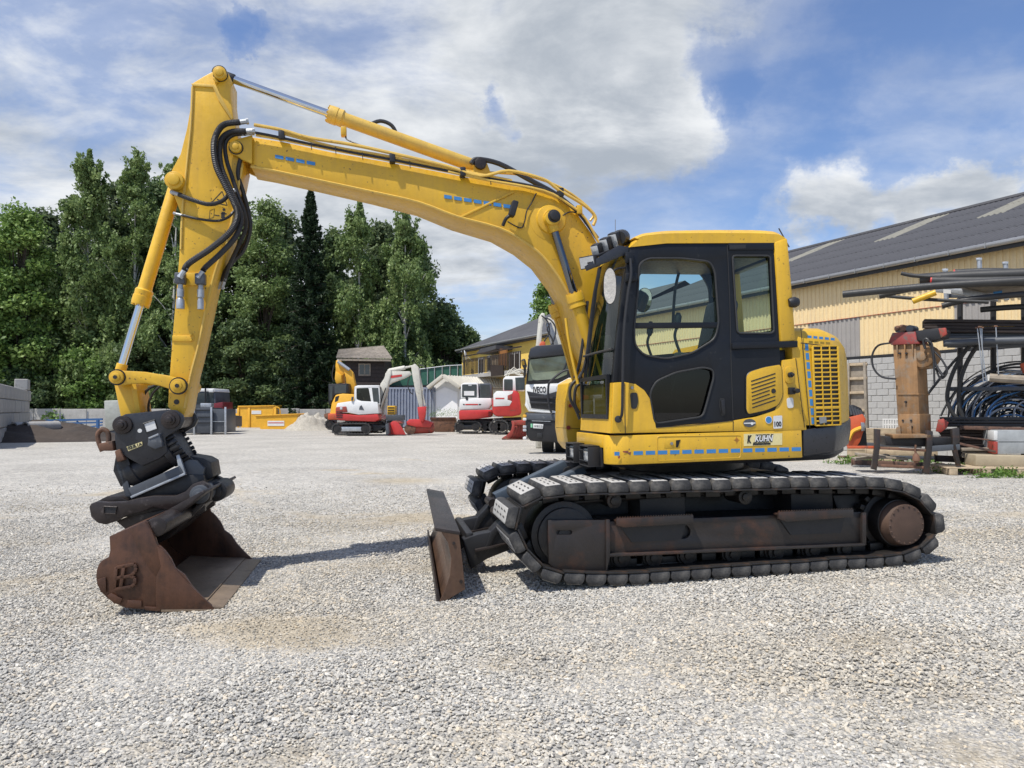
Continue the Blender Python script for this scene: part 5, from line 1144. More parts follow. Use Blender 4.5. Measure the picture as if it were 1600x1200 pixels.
M_CLAD = pm('cream_profiled_sheet', (.74, .57, .31), .5, streak=.22, var=.05, scale=1, dirt=(.5, .4, .22), damt=.62, dscale=1.5, dwid=.2)
M_CLADG = pm('grey_translucent_sheet', (.30, .28, .26), .5, var=.12, scale=1)
M_FIB = pm('fibre_cement_roofing', (.062, .062, .068), .75, var=.2, scale=.8, dirt=(.10, .10, .10), damt=.55, dscale=1.3, dwid=.2)
M_SKY = pm('skylight_sheet', (.22, .21, .17), .6, var=.15)
M_BLOCK = pm('hollow_concrete_block', (.40, .39, .37), .9, var=.14, scale=1.2, dirt=(.28, .27, .25), damt=.58, dscale=4, dwid=.2, bump=.004, bscale=40)
M_MORT = pm('mortar', (.30, .29, .28), .95, var=.1)
M_RENDER = pm('yellow_render', (.82, .57, .13), .8, var=.06, scale=.8)
M_SOIL = pm('dark_soil', (.05, .038, .03), .95, var=.35, scale=1.2, dirt=(.09, .07, .055), damt=.56, dscale=3, dwid=.2, bump=.03, bscale=7)
M_GREEN = pm('green_sheet', (.03, .12, .08), .5, var=.15)
M_CONT = pm('blue_grey_container', (.26, .29, .36), .5, var=.12, dirt=(.2, .17, .15), damt=.63)
M_TRIM = pm('bright_trim', (.55, .52, .44), .6, var=.08)
M_GUT = pm('grey_gutter', (.32, .32, .32), .35, metal=.6, var=.1)

W = Frame(11.9, 22, -63.2)
def warehouse():
    r = root('warehouse', W, 'long cream clad warehouse with dark corrugated roof and grey block base on the right', 'warehouse')
    u0, u1 = -15.5, 9
    zb = 3.04
    ze = W.at(1600, 372, -.34)[1]; vr = 9.0; zr = W.at(1600, 307, vr)[1]
    ze_w = ze+(zr-ze)*.34/(vr+.34)-.12
    zs_ = W.at(1350, 494, 0)[1]
    # corrugated cladding panels
    pitch = .17; nr = 6; pw = pitch*nr
    def clad(h):
        m = MB(); prof = []
        for k in range(nr):
            x = k*pitch; prof += [(x, 0), (x+.07, 0), (x+.09, -.03), (x+.15, -.03)]
        prof.append((pw, 0)); n = len(prof)
        vs = [(a, b, 0) for a, b in prof]+[(a, b, h) for a, b in prof]
        m.add(vs, [(i, i+1, i+1+n, i+n) for i in range(n-1)]); return m
    up = mesh_of('cladding_sheet', clad(ze_w-zs_), M_CLAD, 0, smooth=False, fix=False); lo = mesh_of('cladding_sheet', clad(zs_-zb-.03), M_CLAD, 0, smooth=False, fix=False)
    lg = mesh_of('cladding_sheet', clad(zs_-zb-.03), M_CLADG, 0, smooth=False, fix=False)
    g1 = (W.at(1277, 520, 0)[0], W.at(1321, 520, 0)[0]); g2 = (W.at(1494, 500, 0)[0], W.at(1541, 500, 0)[0])
    n = int((u1-u0)/pw)+1
    for i in range(n):
        u = u0+i*pw; cu = u+pw/2
        o = obj('cladding_sheet', up, None, r); o.location = (u, -.012, zs_)
        grey = g1[0]-.3 < cu < g1[1]+.3 or g2[0]-.1 < cu < g2[1]+.1
        o = obj('cladding_sheet', lg if grey else lo, None, r); o.location = (u, 0, zb+.03)
    part('wall_core', MB().box((u0, .03, 0), (u1, .25, ze_w)), M_MORT, r)
    part('flashing', MB().box((u0, -.06, zb-.02), (u1, .02, zb+.05)), M_BKS, r)
    part('sheet_joint', MB().box((u0, -.05, zs_-.012), (u1, -.01, zs_+.002)), M_DKRED, r)
    # block base
    bl = [mesh_of('concrete_block', MB().box((.006, -.05, .006), (.394, .02, .194)), M_BLOCK, .008, seg=1) for _ in range(1)]
    ua = W.at(1320, 600, 0)[0]-.2; rows = 15; per = 19
    for j in range(rows):
        for i in range(per):
            u = ua+i*.4+(.2 if j % 2 else 0)
            if u > 5: continue
            o = obj('concrete_block', bl[0], None, r); o.location = (u, random.uniform(-.006, .006), j*.2)
    part('mortar_bed', MB().box((ua-.1, -.03, 0), (ua+per*.4, .029, zb-.03)), M_MORT, r)
    # roof
    sl = math.hypot(vr+.34, zr-ze); rowsN = 5; L_ = sl/rowsN
    ang = math.atan2(zr-ze, vr+.34)
    def sheet(mat):
        m = MB(); w = 1.0; nw = 5; seg = 8; k = nw*seg; vs = []
        for y, dz in ((0, .012), (L_+.08, 0)):
            for i in range(k+1):
                x = w*i/k; vs.append((x, y, dz+.028*math.cos(2*math.pi*i/seg)))
        m.add(vs, [(i, i+1, i+k+2, i+k+1) for i in range(k)])
        m.add([(p[0], p[1], p[2]-.01) for p in vs[:k+1]], [])
        b = 2*(k+1); m.f += [(i, i+1, b+i+1, b+i) for i in range(k)]
        return mesh_of('roof_sheet', m, mat, 0, fix=False, ang=60)
    S1 = sheet(M_FIB); S2 = sheet(M_SKY)
    sky_cells = set()
    for px, py in ((1405, 369), (1252, 406), (1592, 326), (1062, 415)):
        best = min((abs(W.at(px, py, -.34+(vr+.34)*(k+.5)/rowsN)[1]-(ze+(zr-ze)*(k+.5)/rowsN)), k) for k in range(rowsN)); k = best[1]
        q = W.at(px, py, -.34+(vr+.34)*(k+.5)/rowsN); sky_cells |= {(int((q[0]-u0)//1.0), k), (int((q[0]-u0)//1.0), min(rowsN-1, k+1))}
    for i in range(int(u1-u0)+1):
        for k in range(rowsN):
            t = k/rowsN; o = obj('roof_sheet', S2 if (i, k) in sky_cells else S1, None, r)
            o.location = (u0+i, -.34+(vr+.34)*t, ze+(zr-ze)*t+.05); o.rotation_euler = (ang, 0, 0)
    part('roof_underside', MB().add([(u0, -.34, ze), (u1, -.34, ze), (u1, vr, zr), (u0, vr, zr), (u0, -.34, ze-.14), (u1, -.34, ze-.14), (u1, vr, zr-.2), (u0, vr, zr-.2), ], [(0,1,2,3),(4,7,6,5),(0,4,5,1),(0,3,7,4),(1,5,6,2)]), M_BKS, r)
    part('far_slope', MB().add([(u0, vr, zr), (u1+.9, vr, zr), (u1+.9, 2*vr+.34, ze), (u0, 2*vr+.34, ze)], [(0,1,2,3)]), M_FIB, r)
    part('fascia', MB().box((u0, -.36, ze-.2), (u1, -.32, ze+.02)), M_BKS, r)
    part('ridge_cap', MB().tube([(u0, vr, zr+.06), (u1+.9, vr, zr+.06)], .12, 8, 0), M_FIB, r)
    part('gutter', MB().tube([(u0, -.42, ze-.02), (u1, -.42, ze-.02)], .075, 10, 0), M_GUT, r)
    br = mesh_of('gutter_bracket', MB().box((-.012, -.5, ze-.1), (.012, -.34, ze+.06)), M_GUT)
    for i in range(24): o = obj('gutter_bracket', br, None, r); o.location = (u0+.5+i, 0, 0)
    part('gable_wall', MB().add([(u0, 0, 0), (u0, 2*vr, 0), (u0, 2*vr, ze), (u0, vr, zr-.1), (u0, 0, ze-.1)], [(0,1,2,3,4)]), M_CLAD, r)
warehouse()

def house():
    u1, u0 = -15.8, -34.7; r = root('yellow_house', W, 'yellow rendered house with dark hipped roof, balcony and satellite dish behind the parked diggers', 'house')
    ze = W.at(722, 543, -.4)[1]; vr = 5.2
    part('wall', MB().box((u0, 0, 0), (u1, 9, ze)), M_RENDER, r)
    zr = W.at(868, 487, vr)[1]; hu = W.at(832, 503, vr)[0]
    e = .3
    m = MB().add([(u0-e, -e, ze-.1), (u1, -e, ze-.1), (u1, vr, zr), (u0+5.0, vr, zr), (u0-e, 2*vr+e, ze-.1), (u1, 2*vr+e, ze-.1)], [(0,1,2,3), (0,3,4), (3,2,5,4)])
    m.add([(u0-e, -e, ze-.32), (u1, -e, ze-.32), (u1, 2*vr+e, ze-.32), (u0-e, 2*vr+e, ze-.32)], [(3,2,1,0)])
    m.f += [(0, 6, 7, 1), (4, 9, 6, 0)]
    part('roof', m, M_FIB, r, 0, smooth=False)
    part('gutter', MB().tube([(u0-e, -e-.08, ze-.15), (u1, -e-.08, ze-.15)], .08, 8, 0), M_GUT, r)
    part('downpipe', MB().tube([W.pt(721, 549, -.5), W.pt(724, 556, -.1), W.pt(725, 590, -.08)], .05, 6, 3), M_GUT, r)
    def hole(px, name, mat=M_WHITE):
        (a, b), (c, d), (e_, f), (g, h) = W.poly(px, 0)
        q = [(a, b), (c, b), (c, h), (a, h)]; fr_ = part(name, MB().prism(q, -.06, .05), mat, r); w = (c-a)
        for k in (0, 1):
            s = a+w*(.14+.44*k); part('pane', MB().box((s, -.07, h+.12), (s+w*.26, -.062, b-.14)), M_GLW, fr_)
        return fr_
    hole(rect(796, 551, 814, 586), 'window'); hole(rect(748, 559, 757, 588), 'window'); hole(rect(762, 556, 768, 582), 'window')
    # porch of brown timber
    tp(r, W, 'porch_panel', rect(769, 554, 777, 570), -.9, -.8, M_WOODL); tp(r, W, 'porch_board', rect(779, 545, 791, 572), -.9, -.8, pm('brown_timber', (.30, .13, .04), .6))
    tp(r, W, 'porch_roof', [(758,554),(765,546),(790,540),(790,546),(768,552)], -1.2, 0, M_FIB, vt=-.5)
    d = W.at(731, 558, -.5); part('satellite_dish', MB().lathe((d[0], -.7, d[1]), (d[0]+.12, -.45, d[1]+.05), [(0, .5), (.04, .48), (.12, .3), (.16, .06)], 20).tube([(d[0], -.5, d[1]), (d[0], -.1, d[1]-.3)], .03, 6, 0), M_WHITE, r)
    # balcony
    a = W.pt(724, 586, -1.4); b = W.pt(815, 583, -1.4)
    part('balcony_slab', MB().box((a[0], -1.45, a[2]-.25), (b[0], 0, a[2]-.02)), M_CONC, r)
    zt = W.at(740, 563, -1.4)[1]; zb = a[2]; n = 40
    part('balcony_rail', MB().box((a[0], -1.45, zb+1.25), (b[0], -1.40, zb+1.33)), M_DKWOOD, r)
    bal = mesh_of('baluster', MB().box((-.055, -1.44, .02), (.055, -1.41, 1.05)), M_DKWOOD)
    for i in range(n): o = obj('baluster', bal, None, r); o.location = (a[0]+(b[0]-a[0])*(i+.5)/n, 0, zb)
    part('balcony_sign', MB().prism(W.poly([(768,570),(787,571),(787,586),(768,588)], -1.5), -1.55, -1.48), M_DKWOOD, r)
house()

def yard_left():
    # tall retaining wall of concrete blocks
    fr = Frame(-20.2, 28, 120); r = root('retaining_wall', fr, 'tall grey stacked concrete block wall at the left edge of the yard', 'wall')
    blk = mesh_of('concrete_block', MB().box((.01, 0, .01), (1.49, .6, .59)), M_CONC, .03, seg=1)
    for j in range(5):
        for i in range(-3, 9):
            if j == 4 and i != 8: continue
            o = obj('concrete_block', blk, None, r); o.location = (i*1.5+(.75 if j % 2 else 0), random.uniform(-.02, .02), j*.6)
    # low back wall of concrete panels
    fr = Frame(-26, 53.5, 0); r = root('back_wall', fr, 'low dark concrete panel wall under the trees behind the orange skips', 'wall')
    pn = mesh_of('wall_panel', MB().box((.01, 0, 0), (1.98, .3, 1.38)), M_CONC, .02, seg=1)
    for i in range(-14, 14): o = obj('wall_panel', pn, None, r); o.location = (i*2, 0, random.uniform(-.02, .03))
    # soil heap
    def heap(name, label, cat, px, py, w, d, h, mat, seed=0, D=None, flat=.0):
        f, r_ = item(name, label, cat, px, py, 0, D=D); m = MB(); n = 40; k = 26
        for j in range(k+1):
            for i in range(n+1):
                x = (i/n-.5)*2; y = (j/k-.5)*2; q = max(0, 1-math.hypot(x, y)); z = h*min(1, (q*1.7))**.9
                z *= .75+.5*mnoise.fractal(Vector((x*2.2+seed, y*2.2, seed)), 1, 2, 4) if q > 0 else 0
                m.v.append((x*w, y*d, max(-.05, z)-.03 if q > 0 else -.05))
        m.f = [(j*(n+1)+i, j*(n+1)+i+1, (j+1)*(n+1)+i+1, (j+1)*(n+1)+i) for j in range(k) for i in range(n)]
        o = obj(name+'_mound', m, mat, r_, fix=False, ang=80); return f, r_
    heap('soil_heap', 'dark brown soil heap in front of the block wall with concrete pipes on it', 'soil heap', 30, 690, 5.4, 2.6, .85, M_SOIL, 2, D=31.5)
    heap('gravel_heap', 'small pale gravel heap beside the orange skips', 'gravel heap', 487, 670, 1.75, 1.5, 1.15, pm('heap_gravel', (.40, .37, .31), .95, var=.2, scale=8, fine=.25, bump=.02, bscale=40), 5, D=46)
    D_ = 30.5
    for px, py, lab in ((22, 659, 'grey concrete pipe on the soil heap, farther from the camera'), (40, 658, 'pale concrete pipe with dark open end on the soil heap')):
        f, r_ = item('concrete_pipe', lab, 'pipe', px, 680, 70 if px > 30 else 80, 'concrete pipes on the soil heap', D=30.5)
        c = (0, 0, (684-py)*D_/FPX-.1); m = MB(); n = 20; L0, L1 = (-.0, 1.5)
        sec = [[(L_, r_*math.cos(2*math.pi*i/n), c[2]+r_*math.sin(2*math.pi*i/n)) for i in range(n)] for L_, r_ in ((L0, .16), (L0, .22), (L1, .22), (L1, .16), (L0+.05, .16))]
        m.loft(sec, False); sh = Matrix.Rotation(0, 4, 'X'); obj('pipe_barrel', m, M_CONC, r_)

    # pale boulder block left of the fold
    # blue steel trailer frames
    f, r_ = item('trailer_frame', 'blue steel trailer frames lying in the yard below the trees', 'trailer frame', 115, 678, 0, D=36)
    m = MB()
    for (a, b, c, d), w in (((72, 657, 160, 655), .1), ((72, 662, 160, 660), .08), ((95, 666, 150, 672), .06), ((110, 672, 160, 664), .06), ((75, 657, 75, 666), .08), ((153, 655, 153, 678), .12), ((120, 658, 140, 676), .06), ((100, 664, 125, 676), .06), ((118, 678, 160, 677), .08)):
        m.bar(f.pt(a, b, 0), f.pt(c, d, 0), w, w); m.bar(f.pt(a, b, 1.6), f.pt(c, d, 1.6), w, w)
    part('frame_rails', m, pm('blue_steel', (.05, .13, .30), .5, var=.2), r_)
    m = MB()
    for x in (94, 137): m.bar(f.pt(x, 643, .3), f.pt(x, 657, .3), .06, .06)
    part('stanchion', m, M_ZINC, r_)
    m = MB().lathe(f.pt(125, 671, -.2), f.pt(125, 671, .3), [(0, .2), (.1, .3), (.3, .3), (.4, .2)], 16).lathe(f.pt(88, 664, -.2), f.pt(88, 664, .3), [(0, .15), (.1, .25), (.3, .25), (.4, .15)], 16); part('wheel', m, M_RB, r_)
    # tarpaulin covered box
    f, r_ = item('covered_box', 'pale grey tarpaulin covered box behind the bucket linkage', 'covered box', 178, 680, 8)
    tp(r_, f, 'tarpaulin', [(162,626),(192,625),(193,672),(164,672)], 0, 2.2, pm('pale_tarpaulin', (.42, .43, .38), .6, var=.12, bump=.02, bscale=5), .06)
    tp(r_, f, 'chassis', [(163,673),(193,673),(193,679),(163,679)], .05, 2.1, M_GREYST)
    # grey steel boxes
    f, r_ = item('steel_box', 'large dark grey steel site box with open lattice door', 'steel box', 318, 679, 6)
    tp(r_, f, 'body', [(283,640),(330,637),(330,677),(284,677)], 0, 2.0, M_GREYST, .02)
    tp(r_, f, 'side_bay', [(331,639),(353,639),(353,676),(331,676)], .1, 2.0, M_GREYST, .02)
    for x in (285, 303, 330, 352): tp(r_, f, 'corner_post', [(x-1.5,636),(x+1.5,636),(x+1.5,679),(x-1.5,679)], -.08, 0, M_ZINC if x > 300 else M_GREYST, .01)
    for y in (640, 651, 660): tp(r_, f, 'rail', [(304,y),(329,y),(329,y+1.3),(304,y+1.3)], -.05, -.01, M_BKS); 
    tp(r_, f, 'rail', [(332,658),(351,658),(351,659),(332,659)], .03, .08, M_ZINC)
    tp(r_, f, 'document_case', [(313,630),(330,630),(330,637),(313,637)], .2, .7, M_ZINC, .02)
    f, r_ = item('old_truck', 'old white and dark red truck parked behind the grey steel box', 'truck', 322, 670, 0, D=42)
    tp(r_, f, 'cab', [(300,612),(336,612),(338,645),(300,645)], 0, 2.2, M_GREYST, .05); tp(r_, f, 'roof', [(299,607),(334,607),(336,612),(300,612)], -.05, 2.2, M_WHITE, .03)
    tp(r_, f, 'windscreen', [(304,614),(320,614),(320,630),(304,630)], -.03, -.01, M_GLW); tp(r_, f, 'side_window', [(322,614),(333,614),(334,629),(322,629)], -.03, -.01, M_GLW)
    tp(r_, f, 'door', [(330,631),(348,628),(348,650),(330,650)], -.05, 1.5, pm('maroon_paint', (.16, .015, .02), .4), .03); tp(r_, f, 'beacon', [(326,608),(333,608),(333,613),(326,613)], -.15, -.02, M_WHITE, .02)
    tp(r_, f, 'lower_body', [(300,646),(348,651),(348,668),(300,668)], 0, 3, M_GREYST)
    tb(r_, f, 'exhaust', [(321,606),(321,634)], .05, M_BKS, -.2)
    # skips
    def skip(label, D, top, base, v1, extra):
        f, r_ = item('skip_container', label, 'skip', sum(p[0] for p in base)/2, base[0][1], 0, 'orange skips', D=None)
        pts = top+base[::-1]; o = f.poly(pts, 0); k = .06
        m = MB(); outer0 = o; 
        m.prism(o, 0, .05); m.prism(o, v1-.05, v1)
        a, b, c, d = o[0], o[1], o[2], o[3]
        m.add([(a[0], .05, a[1]), (d[0], .05, d[1]), (d[0], v1-.05, d[1]), (a[0], v1-.05, a[1]), (a[0]+k, .05, a[1]), (d[0]+k, .05, d[1]), (d[0]+k, v1-.05, d[1]), (a[0]+k, v1-.05, a[1])], [(0,1,2,3),(7,6,5,4),(0,4,5,1),(0,3,7,4),(3,2,6,7)])
        m.add([(b[0], .05, b[1]), (c[0], .05, c[1]), (c[0], v1-.05, c[1]), (b[0], v1-.05, b[1]), (b[0]-k, .05, b[1]), (c[0]-k, .05, c[1]), (c[0]-k, v1-.05, c[1]), (b[0]-k, v1-.05, b[1])], [(3,2,1,0),(4,5,6,7),(1,5,4,0),(4,7,3,0),(7,6,2,3)])
        m.box((d[0], .05, d[1]), (c[0], v1-.05, d[1]+.06)); part('trough', m, M_ORG, r_, 0, smooth=False)
        part('rim', MB().bar((a[0], -.03, a[1]), (b[0], -.03, b[1]), .08, .08).bar((a[0], v1, a[1]), (b[0], v1, b[1]), .08, .08), M_ORG, r_, .01)
        extra(f, r_)
    def ex1(f, r_):
        for x in (372, 389, 430): tp(r_, f, 'rib', [(x-1.5,637),(x+1.5,637),(x+1.5,668),(x-1.5,668)], -.07, -.005, M_ORG, .01)
        tp(r_, f, 'label_board', rect(393, 641.5, 408, 647), -.02, -.005, M_PALE)
        tp(r_, f, 'side_lip', [(364,646),(373,648),(374,654),(366,652)], -.1, 1.5, M_ORG, .01)
    skip('boxy orange skip standing behind the trough shaped one', 46, [(372,635),(429,634)], [(377,668),(430,668)], 1.7, ex1)
    def ex2(f, r_):
        tp(r_, f, 'label_board', rect(418, 657.5, 444, 665.5), -.02, -.005, M_WHITE); tp(r_, f, 'label_stripe', rect(419, 660, 443, 661.3), -.028, -.021, M_RED)
        tb(r_, f, 'lifting_loop', [(426,649),(427,639),(432,636),(437,639),(438,649)], .04, M_ORG, -.05)
    skip('trough shaped orange skip with white label in front', 44, [(399,649.5),(466,647)], [(407,670.5),(460,670.5)], 1.5, ex2)
yard_left()

def yard_mid():
    # dark timber shed
    f, r_ = item('timber_shed', 'dark brown timber shed with corrugated roof under the trees', 'shed', 572, 668, 0, D=50)
    z = lambda y: f.at(572, y, 0)[1]
    tp(r_, f, 'wall', [(539,562),(601,562),(601,668),(539,668)], 0, 3, M_DKWOOD)
    for y in range(566, 630, 6): tp(r_, f, 'weatherboard', [(539,y),(601,y),(601,y+5.4),(539,y+5.4)], -.04, -.005, M_DKWOOD)
    wn = tp(r_, f, 'window', rect(560, 568, 579, 587), -.08, -.045, M_WOOD); tp(wn, f, 'pane', rect(562, 570, 568.6, 585), -.09, -.081, M_GLW); tp(wn, f, 'pane', rect(570.4, 570, 577, 585), -.09, -.081, M_GLW)
    a = f.pt(525, 559, -.6); b = f.pt(613, 560.5, -.6); c = f.pt(599, 540, 2.5); d = f.pt(529, 546, 2.5)
    rs = MB(); n = 44*4; vs = []
    for p, q in ((a, b), (d, c)):
        for i in range(n+1): t = i/n; P_ = Vector(p).lerp(Vector(q), t); vs.append((P_.x, P_.y, P_.z+.03*math.cos(i*math.pi/2)))
    rs.add(vs, [(i, i+1, i+n+2, i+n+1) for i in range(n)]); part('corrugated_roof', rs, pm('weathered_roofing', (.25, .22, .19), .8, var=.3, scale=1.5, dirt=(.1, .09, .07), damt=.55), r_, fix=False)
    part('eaves_board', MB().bar(f.pt(527, 562, -.55), f.pt(611, 563, -.55), .05, .14), M_WOOD, r_)
    # blue grey container with trapezoid ribs
    f, r_ = item('shipping_container', 'blue grey corrugated container between the white digger and the white garage', 'container', 640, 667, 0, D=47)
    a = f.at(604, 608, 0); b = f.at(680, 665, 0); m = MB(); prof = []; n = 16; w = (b[0]-a[0])/n
    for i in range(n): x = a[0]+i*w; prof += [(x, 0), (x+w*.35, 0), (x+w*.5, .08), (x+w*.85, .08)]
    prof.append((b[0], 0)); k = len(prof); m.add([(x, v, b[1]) for x, v in prof]+[(x, v, a[1]) for x, v in prof], [(i, i+1, i+1+k, i+k) for i in range(k-1)])
    part('ribbed_side', m, M_CONT, r_, fix=False, smooth=False); part('container_roof', MB().box((a[0], .0, a[1]), (b[0], 2.4, a[1]+.12)), M_CONT, r_); part('bottom_rail', MB().box((a[0], -.02, b[1]-.1), (b[0], .1, b[1]+.06)), M_CONT, r_)
    part('door_bar', MB().bar(f.pt(673, 612, -.04), f.pt(673, 664, -.04), .05, .05).bar(f.pt(677, 612, -.04), f.pt(677, 664, -.04), .05, .05), M_ZINC, r_)
    # green balustrade and platform
    f, r_ = item('green_screen', 'green sheeted railing above the containers', 'railing', 660, 668, 0, D=52)
    tp(r_, f, 'screen_sheet', [(600,590),(655,578),(700,572),(722,571),(722,600),(600,603)], 0, .05, M_GREEN)
    for x, y in ((656, 577), (668, 575), (679, 573.5), (691, 573), (703, 572), (715, 571), (722, 571)):
        tb(r_, f, 'post', [(x, y), (x, 600)], .04, M_ZINC, -.05)
    part('hand_rail', MB().tube([f.pt(655, 577, -.05), f.pt(700, 571.5, -.05), f.pt(722, 570.5, -.05)], .04, 6, 0), M_ZINC, r_)
    tp(r_, f, 'platform', [(600,603),(722,600),(722,607),(600,609)], -.3, 1.5, M_BKS); 
    tp(r_, f, 'support_wall', [(604,609),(722,607),(722,660),(604,660)], 1.2, 1.5, M_BKS)
    # white garage
    f, r_ = item('white_garage', 'small white garage with ribbed pale roof behind the red and white diggers', 'garage', 700, 667, -8, D=47)
    tp(r_, f, 'front_wall', [(678,602),(694,589.5),(712,602),(722,610),(722,668),(678,668)], 0, .15, M_WHITE)
    dr = tp(r_, f, 'garage_door', [(678.5,613),(695,605),(715,613),(715,654),(678.5,654)], -.05, -.005, pm('white_door', (.85, .85, .85), .35, var=.03)); tp(r_, f, 'lower_door_panel', [(678.5,655),(715,655),(715,667),(678.5,667)], -.04, -.005, M_WHITE)
    tp(r_, f, 'side_wall', [(722,606),(790,604),(790,660),(722,667)], .2, .3, M_WHITE)
    A = [f.pt(x, y, v) for x, y, v in ((669.5, 605, -.4), (692, 586.5, -.4), (790, 587, 3.2), (800, 600, -.2), (722, 603, -.4))]
    rs = MB(); n = 100; e0, e1 = Vector(f.pt(693, 586, -.4)), Vector(f.pt(800, 592, .6)); g0, g1 = Vector(f.pt(700, 600.5, -.45)), Vector(f.pt(800, 606, -.4)); vs = []
    g0 = Vector(f.pt(717, 604, -.45))
    for p, q in ((g0, g1), (e0, e1)):
        for i in range(n+1): P_ = p.lerp(q, i/n); vs.append((P_.x, P_.y, P_.z+.025*math.cos(i*math.pi/2)))
    rs.add(vs, [(i, i+1, i+n+2, i+n+1) for i in range(n)]); part('ribbed_roof', rs, M_TRIM, r_, fix=False)
    for (x0, y0), (x1, y1) in (((669,606),(693,587)), ((693,587),(719,606))): part('verge_board', MB().bar(f.pt(x0, y0, -.42), f.pt(x1, y1, -.42), .5, .22), M_TRIM, r_, .01)
    part('eaves_gutter', MB().bar(f.pt(718, 606.5, -.5), f.pt(800, 608, -.5), .1, .1), M_WOOD, r_)
    # rusty skip bucket
    f, r_ = item('rusty_bucket', 'rusty brown digger bucket on the ground in front of the white garage', 'bucket', 692, 675, 0)
    tp(r_, f, 'shell', [(672,652.5),(710,652),(712,657),(709,675),(679,675),(674,660)], 0, 1.0, M_ORR, .03); tp(r_, f, 'rim', [(672,652),(711,652),(711,656),(672,656)], -.04, .05, M_BUCK, .01)
    f, r_ = item('yellow_compactor', 'yellow grilled compactor beside the container', 'compactor', 612, 660, 0, D=44)
    tp(r_, f, 'frame', [(605,634),(617,634),(617,648),(605,648)], 0, .8, M_Y, .03)
    for y in (637, 641, 645): tp(r_, f, 'slat', [(606,y-.8),(616,y-.8),(616,y+.8),(606,y+.8)], -.02, -.005, M_INK)
    tp(r_, f, 'base', [(602,648.5),(629,648.5),(629,657),(602,657)], -.1, 1, M_GREYST, .02); tp(r_, f, 'skid', [(604,657.5),(626,657.5),(626,673),(604,673)], 0, .9, M_BKS)
yard_mid()

def scrap():
    M1 = pm('rusted_scrap', (.12, .065, .045), .8, var=.35, scale=4, dirt=(.05, .035, .03), damt=.5, bump=.003)
    for nm, lab, cat, x0, y0, x1, y1, w, h, D, mt in (
        ('steel_beam', 'long rusty beam lying on the ground behind the cradle, nearest the weeds', 'steel beam', 1330, 722, 1448, 727, .12, .12, 16.6, M1),
        ('steel_beam', 'grey steel channel lying under the breaker cradle', 'steel beam', 1372, 714, 1500, 716, .1, .08, 16.9, M_GREYST),
        ('timber_baulk', 'pale timber baulk behind the cradle legs', 'timber', 1352, 706, 1465, 709, .14, .12, 17.3, M_WOODL),
        ('timber_baulk', 'dark timber baulk under the lowest rack planks', 'timber', 1460, 716, 1530, 719, .16, .14, 16.2, M_DKWOOD),
        ('steel_beam', 'rusty angle iron leaning across the lowest planks', 'angle iron', 1486, 690, 1556, 706, .05, .05, 15.0, M1),
        ('steel_beam', 'thin rusty bar lying on the lowest planks', 'steel bar', 1500, 682, 1550, 688, .03, .03, 15.1, M1),
        ('steel_beam', 'rusty beam stacked on the dark planks right of the cradle', 'steel beam', 1500, 668, 1650, 672, .1, .08, 15.1, M1),
        ('steel_tube', 'grey tube lying behind the orange attachment', 'steel tube', 1350, 694, 1440, 697, .09, .09, 17.6, M_GREYST)):
        f, r_ = item(nm, lab, cat, (x0+x1)/2, 725, -28, D=D); part('bar', MB().bar(f.pt(x0, y0, 0), f.pt(x1, y1, 0), w, h), mt, r_, .006)
        part('end_plate', MB().bar(f.pt(x0, y0, 0), f.pt(x0+2, y0, 0), w*1.3, h*1.3), mt, r_, .004)
    for k, (x, y, rr) in enumerate(((1318, 716, .13), (1347, 719, .1), (1403, 721, .12), (1468, 728, .1))):
        f, r_ = item('scrap_ring', ('rusty iron ring on the ground left of the orange attachment', 'small rusty ring below the orange attachment', 'rusty ring lying between the cradle legs', 'rusty ring at the right cradle leg')[k], 'iron ring', x, y, -20)
        m = MB(); P_ = [(rr*math.cos(R(a)), rr*math.sin(R(a)), .04) for a in range(0, 361, 24)]; m.tube(P_, .03, 6, 0); part('ring', m, M1, r_)
scrap()

